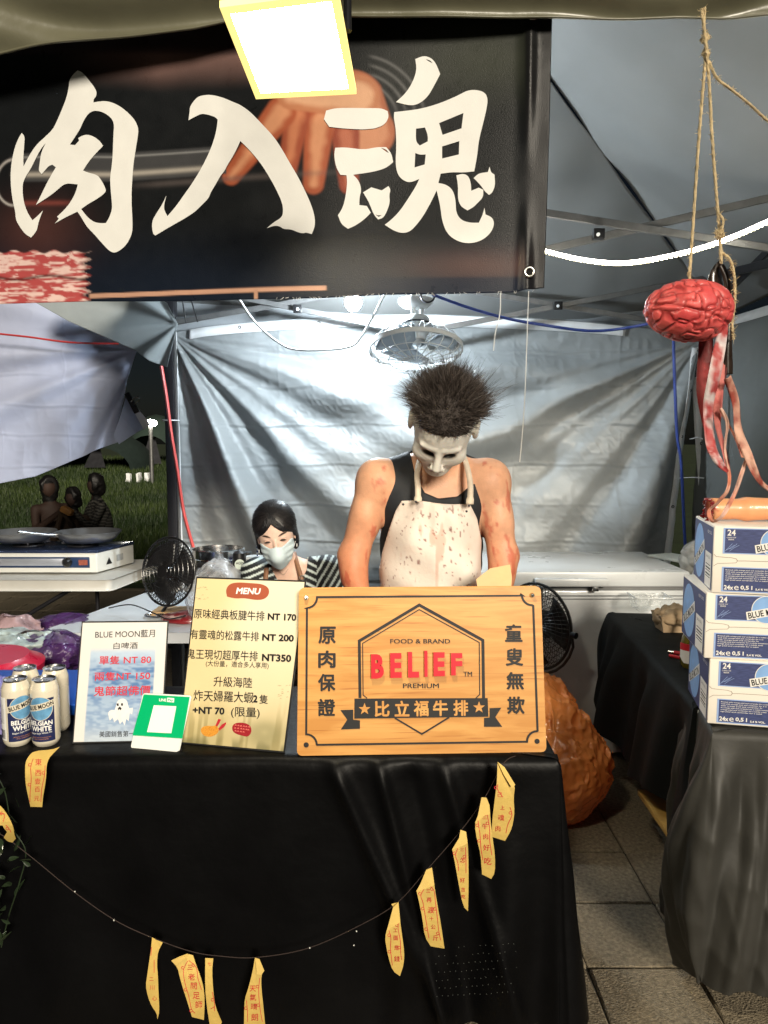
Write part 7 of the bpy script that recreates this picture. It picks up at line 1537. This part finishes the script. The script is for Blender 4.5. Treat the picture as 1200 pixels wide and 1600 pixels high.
    def capf(q): d = ell(q, (0, .015, .035), (.087, .107, .094)) - .004 * vnoise(q, 90, 3); hl = .028 + .022 * sst(.058, .08, np.abs(q[..., 0])) + .45 * np.clip(-q[..., 1], 0, 1) - 1.2 * np.clip(q[..., 1], 0, 1); return smax(d, hl - q[..., 2], .003)
    sdfmesh('scalp', capf, (-.11, -.12, -.12), (.11, .14, .145), .004, M('dark scalp', (.035, .027, .024), .75, var=.3, scale=90, bump=.5, bscale=200), root, xf=xf)
    # trousers and shoes
    def leg(Q):
        d = ell(Q, (xc, 2.60, .90), (.18, .135, .12))
        for s_ in (-1, 1): d = smin(d, smin(caps(Q, (xc + .09 * s_, 2.61, .86), (xc + .11 * s_, 2.60, .48), .088, .062), caps(Q, (xc + .11 * s_, 2.60, .48), (xc + .12 * s_, 2.64, .07), .062, .048), .03), .04)
        return d - .006 * vnoise(Q, 14, 3)
    sdfmesh('trousers', leg, (xc - .26, 2.40, .05), (xc + .26, 2.80, 1.04), .010, M('dark trousers', (.02, .022, .03), .8, var=.2), root)
    for s_ in (-1, 1): c = np.array([xc + .125 * s_, 2.59, .045]); sdfmesh('shoe', lambda Q: np.maximum(smin(ell(Q, c, (.047, .13, .042)), ell(Q, c + np.array([0, .05, .03]), (.042, .06, .04)), .02), .003 - Q[..., 2]), c - .16, c + .16, .008, m_black, root)
    return xc, HR
XC, HRH = cook()
# yellow paper wrapper held up by the gloved hand
q4 = [P(748, 930, 2.14), P(744, 905, 2.15), P(766, 888, 2.16), P(797, 882, 2.17), P(800, 902, 2.16), P(796, 955, 2.13), P(772, 1010, 2.10), P(750, 1010, 2.10)]
mb = MB(); mb.add(q4, [tuple(range(8))]); pw = mb.build('paper_wrapper', M('yellow wrapper', (.66, .46, .22), .6, var=.08, bump=.2, bscale=20), None); tag(pw, 'tan yellow paper wrapper held upright behind the wooden sign', 'paper wrapper'); thick(pw, .002)
ck = thing('cutting_board', 'wooden cutting board hidden behind the sign under the gloved hands', 'board', (XC, 2.05, .757)); mb = MB(); mb.box((XC, 2.03, .7675), (.42, .24, .02)); mb.build('slab', M('tan board', (0, 0, 0)), ck, bevel=.004)
c = np.array([XC, 2.04, .79]); tag(sdfmesh('steak', lambda Q: np.maximum(ell(Q, c, (.09, .06, .018)) - .006 * vnoise(Q, 30, 3), .779 - Q[..., 2]), c - .12, c + .12, .006, MC['raw meat'], None, lambda V: lerpc((.22, .015, .02), (.62, .45, .42), sst(.48, .6, fbm(V, 30, 4, 3)))), 'marbled raw steak on the cutting board behind the sign', 'steak')
# ---------------------------------------------------------------- the seated woman
def woman():
    root = thing('person', 'seated woman in striped top, pale blue face mask and brown apron straps', 'person', (-.42, 2.95, 0)); npv = lambda v: np.array(v, float)
    HC = npv(P(431, 833, 2.84)); rmh = frame(0, -9, 4) @ frame(15, 0, 0); xc = float(P(455, 890, 2.95).x); SL = npv([xc - .140, 2.95, .98]); SR = npv([xc + .155, 2.93, .990]); nb = HC + rmh @ npv([.0, .022, -.075])
    EL = npv([xc - .205, 2.84, .74]); ER = npv([xc + .205, 2.83, .74]); WL = npv([xc - .12, 2.66, .62]); WR = npv([xc + .12, 2.66, .62])
    def torso(Q):
        d = ell(Q, (xc, 2.97, .80), (.145, .095, .22)); d = smin(d, ell(Q, (xc, 2.98, .56), (.15, .115, .12)), .07); d = smin(d, caps(Q, SL, SR, .042), .05); d = smin(d, caps(Q, (xc - .06, 2.90, .86), (xc + .06, 2.90, .86), .055), .04); return d
    def neck(Q): return caps(Q, (xc - .005, 2.955, .975), nb, .047, .042)
    def arms(Q):
        d = 9.
        for a, e, w_ in ((SL, EL, WL), (SR, ER, WR)): d = np.minimum(d, smin(caps(Q, a, e, .046, .038), caps(Q, e, w_, .037, .024), .02))
        return d
    cl = lambda V: lerpc((.70, .43, .32), (.76, .52, .41), vnoise(V, 12, 3))
    def bodyf(Q):
        d = smin(smin(torso(Q), neck(Q), .04), arms(Q), .02)
        for w_, e, sg in ((WL, EL, 1), (WR, ER, -1)):
            dd = w_ - e; dd = dd / np.linalg.norm(dd); s_ = np.cross(dd, [0, 0, 1]); s_ /= np.linalg.norm(s_); d = smin(d, hand(Q, w_, dd, s_, np.cross(s_, dd), .88, .5, sg), .01)
        return d
    sdfmesh('body', bodyf, (xc - .28, 2.44, .50), (xc + .28, 3.1, 1.12), .0065, m_skin, root, cl)
    nl = [(xc - .085, 1.20), (xc - .070, 1.0), (xc - .050, .962), (xc - .015, .918), (xc + .012, .915), (xc + .045, .950), (xc + .068, .995), (xc + .085, 1.20)]
    def top(Q):
        d = smin(torso(Q), arms(Q), .03) - .010 - .0035 * np.sin(Q[..., 2] * 60 + 8 * vnoise(Q, 8, 4)) - .014 * gau(np.linalg.norm(Q - ER * .35 - SR * .65, axis=-1), .09)
        cutn = np.where(Q[..., 1] < 2.97, -poly2(Q[..., 0], Q[..., 2], nl), -poly2(Q[..., 0], Q[..., 2] - .05, nl)); d = smax(d, cutn, .004)
        for w_, e in ((WL, EL), (WR, ER)): dd = (w_ - e) / np.linalg.norm(w_ - e); d = np.maximum(d, (Q - (e + dd * .05)) @ dd - .0 + np.where(np.linalg.norm(Q - w_, axis=-1) < .17, 0, -9))
        return np.maximum(d, -(smin(torso(Q), arms(Q), .03) + .006))
    def tcol(V):
        s1 = np.where(V[:, 0] > xc + .11, (V[:, 2] * .55 - (V[:, 0] - xc) * .95), V[:, 2] + .35 * np.abs(V[:, 0] - xc)); ph = s1 / .0265 + .55 * vnoise(V, 9, 3); w_ = np.abs((ph % 1) - .5) * 2; return lerpc((.010, .012, .014), (.60, .68, .66), sst(.60, .70, w_))
    sdfmesh('striped_top', top, (xc - .29, 2.6, .46), (xc + .29, 3.12, 1.08), .0042, M('striped jersey', (1, 1, 1), .7, var=.06, vcol=True, bump=.1, bscale=80), root, tcol)
    def headf(q, hairless=True):
        ax_ = np.abs(q[..., 0]); qs = np.stack([ax_, q[..., 1], q[..., 2]], -1); d = ell(q, (0, .012, .032), (.070, .088, .080)); d = smin(d, ell(q, (0, -.026, -.035), (.060, .060, .078)), .04); d = smin(d, ell(q, (0, -.056, -.100), (.022, .020, .016)), .03)
        d = smin(d, caps(q, (0, -.084, -.002), (0, -.098, -.040), .006, .010), .010); d = smax(d, -ell(qs, (.029, -.098, .001), (.017, .020, .009)), .010); d = smin(d, ell(qs, (.029, -.072, .000), (.014, .013, .009)), .004)
        d = smin(d, ell(qs, (.070, .006, -.018), (.006, .014, .026)), .006); return d
    def fcol(V):
        q = np.stack([np.abs(V[:, 0]), V[:, 1], V[:, 2]], -1); c = lerpc((.74, .50, .39), (.80, .58, .47), vnoise(V, 14, 3)); fr_ = V[:, 1] < -.05
        ex, ez = q[:, 0] - .029, V[:, 2] + .0010; bow = .0028 - 16 * ex ** 2; c = lerpc(c, (.012, .010, .010), sst(1.0, .6, np.hypot(ex / .0145, (ez - bow + .001) / .0052)) * fr_); c = lerpc(c, (.45, .26, .2), sst(1.2, .8, np.hypot(ex / .016, (ez - bow - .005) / .0022)) * fr_ * .5)
        bz = .0215 + .10 * ex - 12 * (ex - .004) ** 2; c = lerpc(c, (.035, .022, .018), sst(1.15, .7, np.hypot((q[:, 0] - .031) / .0175, (V[:, 2] - bz) / .0042)) * fr_); return lerpc(c, (.70, .30, .24), gau(np.hypot(q[:, 0] - .04, V[:, 2] + .035), .022) * fr_ * .35)
    xf = lambda V: HC + V @ rmh.T
    sdfmesh('head', headf, (-.09, -.125, -.135), (.09, .12, .13), .0019, m_skin, root, fcol, xf)
    def hairf(q):
        ax_ = np.abs(q[..., 0]); d = ell(q, (0, .018, .034), (.081, .099, .090)); d = smin(d, ell(np.stack([ax_, q[..., 1], q[..., 2]], -1), (.066, .022, -.035), (.018, .045, .050)), .02)
        hl = .064 - 1.05 * np.abs(q[..., 0] + .004) ; face = smax(q[..., 1] + .012 + .25 * ax_ * 0, q[..., 2] - hl - .0, .01); d = smax(d, -face - .0 + 0 * d, .006) if False else smax(d, -smax(q[..., 1] + .005, q[..., 2] - hl, .006), .004)
        d = smin(d, ell(q, (.01, .11, -.02), (.036, .034, .036)), .01); a = np.arctan2(q[..., 0], q[..., 2] + .02); return d - .0006 * np.sin(a * 70 + 4 * vnoise(q, 22, 3)) - .0004 * np.sin(a * 170)
    sdfmesh('hair', hairf, (-.1, -.1, -.1), (.1, .16, .135), .0026, M('black hair', (.008, .008, .010), .40, var=.3, scale=30, spec=.45, bump=.5, bscale=60, aniso=(6, 1, 1)), root, xf=xf)
    rn = np.random.default_rng(3); n = 5200; th = rn.random(n) * 2 * math.pi; ph = np.arccos(1 - rn.random(n) * 1.1); dn = np.stack([np.sin(ph) * np.cos(th), np.sin(ph) * np.sin(th), np.cos(ph)], 1); r0 = np.array([0, .018, .034]) + dn * np.array([.0815, .0995, .0905])
    ok = (r0[:, 1] > .012) | (r0[:, 2] > .100 - 1.05 * np.abs(r0[:, 0] + .004)); dn, r0 = dn[ok], r0[ok]; n = len(r0); part = np.array([-.004, -.05, .125]); fl_ = r0 - part + np.array([0, .03, 0]); fl_ -= (fl_ * dn).sum(1)[:, None] * dn; fl_ /= np.linalg.norm(fl_, axis=1)[:, None] + 1e-9; fl_ += .06 * rn.normal(size=(n, 3)); L_ = .018 + .02 * rn.random(n); sd_ = np.cross(fl_, dn); V = []
    for k_ in range(4): t = k_ / 3; p = r0 + fl_ * (L_ * t)[:, None] + dn * (.0012 + .0025 * rn.random(n) * t - L_ ** 2 * t * t * 5.2)[:, None]; V += [p - sd_ * .0006, p + sd_ * .0006]
    V = np.stack(V, 1).reshape(-1, 3); idx = np.arange(n)[:, None] * 8; F = np.concatenate([idx + np.array([[2 * k_, 2 * k_ + 1, 2 * k_ + 3, 2 * k_ + 2]]) for k_ in range(3)]); C = np.repeat(lerpc((.006, .006, .007), (.035, .03, .03), rn.random(n) ** 2), 8, 0); npmesh('hair_strands', xf(V), F, M('black strands', (1, 1, 1), .35, var=0, vcol=True, spec=.5), root, col=C)
    mk = [(-.067, -.004), (-.045, -.015), (-.022, -.022), (-.008, -.018), (0, -.015), (.008, -.018), (.022, -.022), (.045, -.015), (.067, -.004), (.064, -.050), (.048, -.090), (.022, -.116), (0, -.121), (-.022, -.116), (-.048, -.090), (-.064, -.050)]
    def maskf(q):
        d = ell(q, (0, -.028, -.045), (.066, .072, .086)); d = smin(d, caps(q, (0, -.085, -.020), (0, -.098, -.060), .012, .016), .035); d = smin(d, caps(q, (0, -.098, -.060), (0, -.070, -.112), .016, .010), .03); d = d - .0015 * np.sin(q[..., 2] * 260) * sst(.02, .05, np.abs(q[..., 0]))
        return np.maximum(np.maximum(smax(d, poly2(q[..., 0], q[..., 2], mk), .004), q[..., 1] + .010), -(d + .006))
    sdfmesh('surgical_mask', maskf, (-.085, -.135, -.14), (.085, .01, .02), .0022, M('pale blue mask cloth', (.60, .72, .76), .65, var=.04, bump=.05, bscale=160), root, xf=xf)
    for sg in (-1, 1):
        mb = MB(); mb.tube(crom([Vector(xf(npv([sg * a, b, c]))) for a, b, c in ((.060, -.035, .0), (.070, -.012, .004), (.075, .010, -.012), (.070, .0, -.040), (.058, -.03, -.062))], 5), .0011, 5); mb.build('ear_loop', m_wink, root, sm=60)
        mb = MB(); e0 = Vector(xf(npv([sg * .074, .0, -.045]))); mb.tube([e0, e0 + Vector((0, 0, -.012)), e0 + Vector((0, 0, -.024))], [.001, .0025, .0015], 6); mb.build('earring', m_wink, root, sm=60)
    m_br = M('brown leather strap', (.24, .12, .065), .5, var=.2, scale=60)
    for pts in ([P(459, 862, 2.93), P(464, 880, 2.885), P(470, 900, 2.862), P(474, 925, 2.845)], [P(420, 872, 2.94), P(417, 885, 2.90), P(415, 905, 2.87), P(413, 930, 2.85)]):
        q = crom(pts, 6); V = []; n = len(q)
        for p in q: V += [tuple(p + Vector((-.009, 0, 0))), tuple(p + Vector((.009, 0, 0)))]
        thick(npmesh('apron_strap', np.array(V), np.array([(i * 2, i * 2 + 1, i * 2 + 3, i * 2 + 2) for i in range(n - 1)]), m_br, root), .003, 0)
    mb = MB(); mb.torus(P(472, 903, 2.852), .009, .002, Matrix.Rotation(R(90), 3, 'X'), 16, 6); mb.build('strap_buckle', m_brass, root, sm=60)
    mb = MB(); mb.tube(crom([P(427, 885, 2.90), P(437, 893, 2.875), P(443, 898, 2.868), P(449, 891, 2.875), P(456, 882, 2.90)], 5), .0007, 4); mb.build('necklace', m_brass, root, sm=60)
    def apf(Q): d = torso(Q) - .017; return np.maximum(np.maximum(smax(np.abs(d) - .003, np.abs(Q[..., 0] - xc) - .12, .01), Q[..., 2] - .86), Q[..., 1] - 2.95)
    sdfmesh('apron', apf, (xc - .16, 2.75, .45), (xc + .16, 2.98, .9), .007, M('dark brown apron', (.06, .035, .02), .7), root)
    def leg(Q):
        d = ell(Q, (xc, 2.98, .53), (.16, .13, .10))
        for s_ in (-1, 1): d = smin(d, smin(caps(Q, (xc + .08 * s_, 2.95, .52), (xc + .10 * s_, 2.58, .50), .078, .055), caps(Q, (xc + .10 * s_, 2.58, .49), (xc + .10 * s_, 2.62, .07), .053, .038), .02), .03)
        return d
    sdfmesh('trousers', leg, (xc - .24, 2.48, .05), (xc + .24, 3.14, .66), .010, M('black trousers', (.014, .014, .016), .8), root)
    for s_ in (-1, 1): c = np.array([xc + .10 * s_, 2.57, .04]); sdfmesh('shoe', lambda Q: np.maximum(ell(Q, c, (.040, .11, .038)), .003 - Q[..., 2]), c - .13, c + .13, .008, m_wink, root)
    return xc
XW = woman()
stl = thing('stool', 'round black stool beneath the seated woman', 'stool', (XW, 3.0, 0)); mb = MB(); mb.lathe([(0, .40), (.15, .40), (.16, .41), (.16, .43), (.15, .44), (0, .44)], (XW, 2.99, 0), None, 30); mb.build('seat', m_black, stl, sm=40)
for k_ in range(4): a = k_ * math.pi / 2 + .78; mb = MB(); mb.tube([(XW + .10 * math.cos(a), 2.99 + .10 * math.sin(a), .40), (XW + .17 * math.cos(a), 2.99 + .17 * math.sin(a), .003)], .011, 8); mb.build('leg', m_steel, stl, sm=50)
# ---------------------------------------------------------------- people on the lawn
def sitter(label, u, v, Y, skin_c, top_c, hair_r, face, stripes=False, lean=0.0, hug=None, scale=1.0):
    h = np.array(P(u, v, Y)); gz = float(lawn_z(h[0], Y)); root = thing('person', label, 'person', (h[0], Y, gz)); n_ = np.array; zs = gz + .20; sh = h + n_([lean * -.06, .04, -.24]); k = scale
    fx = n_([math.sin(R(face)), -math.cos(R(face)), 0]); sx = n_([fx[1], -fx[0], 0]) * -1
    def bodyf(Q):
        d = ell(Q, h, (.078 * k, .088 * k, .105 * k)); d = smin(d, caps(Q, h + n_([0, .02, -.08]), sh + n_([0, 0, .03]), .045), .02); tc = (sh + n_([h[0], Y + .05, zs + .05])) / 2; d = smin(d, ell(Q, tc, (.17 * k, .125 * k, (sh[2] - zs) * .62)), .06); d = smin(d, caps(Q, sh - sx * .13 * k, sh + sx * .13 * k, .055), .05)
        for s_ in (-1, 1):
            a = sh + sx * .17 * s_ * k; e = a + fx * .12 + n_([0, 0, -.22]) + sx * .03 * s_; hnd = (hug if hug is not None else e + fx * .2); hnd = n_(hnd); d = smin(d, smin(caps(Q, a, e, .05, .042), caps(Q, e, hnd, .040, .028), .02), .03)
            kn = n_([h[0], Y, zs]) + fx * .36 + sx * .14 * s_ + n_([0, 0, .14]); d = smin(d, smin(caps(Q, n_([h[0], Y + .04, zs]) + sx * .09 * s_, kn, .085, .06), caps(Q, kn, n_([kn[0], kn[1], gz + .05]) + fx * .05, .055, .045), .02), .03)
        return np.maximum(d, gz + .002 - Q[..., 2])
    def col(V):
        c = np.tile(n_(top_c), (len(V), 1));
        if stripes: c = lerpc((.015, .015, .018), (.40, .38, .33), sst(.5, .62, np.abs(((V[:, 2] + .25 * np.abs(V[:, 0] - h[0])) / .034 % 1) - .5) * 2))
        low = V[:, 2] < zs + .08; c[low] = (.02, .02, .025); hd = np.linalg.norm((V - h) / n_([.1, .1, .13]), axis=1) < 1.25; c[hd] = skin_c; fa = ((V - h) @ fx) < .028; c[hd & (fa | (V[:, 2] > h[2] + .045))] = (.008, .007, .007); return c * .30  # night darkness multiplied into every colour of the figure
    lo = n_([h[0] - .55, Y - .65, gz]); hi = n_([h[0] + .55, Y + .35, h[2] + .2]); sdfmesh('body', bodyf, lo, hi, .016, M('night figure', (1, 1, 1), .7, var=.1, vcol=True), root, col)
    sdfmesh('hair', lambda Q: smax(smin(ell(Q, h + n_([0, .012, .025]), n_([.088, .10, .105]) * k), ell(Q, h + n_([0, .03, -.06]) - fx * .02, (.08 * k, .07, hair_r)), .04) - .022 * vnoise(Q, 26, 3), (Q - h) @ fx - .052, .01), h - .26, h + .2, .011, M('night hair', (.008, .007, .007), .5), root)
sitter('long haired person in a brown top sitting on the lawn, leaning to the bundle', 76, 762, 8.3, (.20, .11, .08), (.13, .07, .05), .14, 40, hug=P(100, 795, 8.0))
sitter('person in a dark and cream striped shirt sitting sideways on the lawn', 148, 758, 8.2, (.16, .09, .07), (.1, .1, .1), .06, -55, True, hug=P(115, 800, 8.0))
sitter('curly haired small person between the two others on the lawn', 113, 778, 8.1, (.18, .10, .08), (.20, .13, .09), .05, -20, scale=.85, hug=P(98, 795, 7.9))
tag(MB().box(P(105, 798, 7.85), (.13, .10, .07), Matrix.Rotation(.5, 3, 'Y')).build('food_parcel', M('orange parcel', (.50, .24, .07), .5, var=.2), None, bevel=.02), 'small orange food parcel held among the people on the lawn', 'parcel')
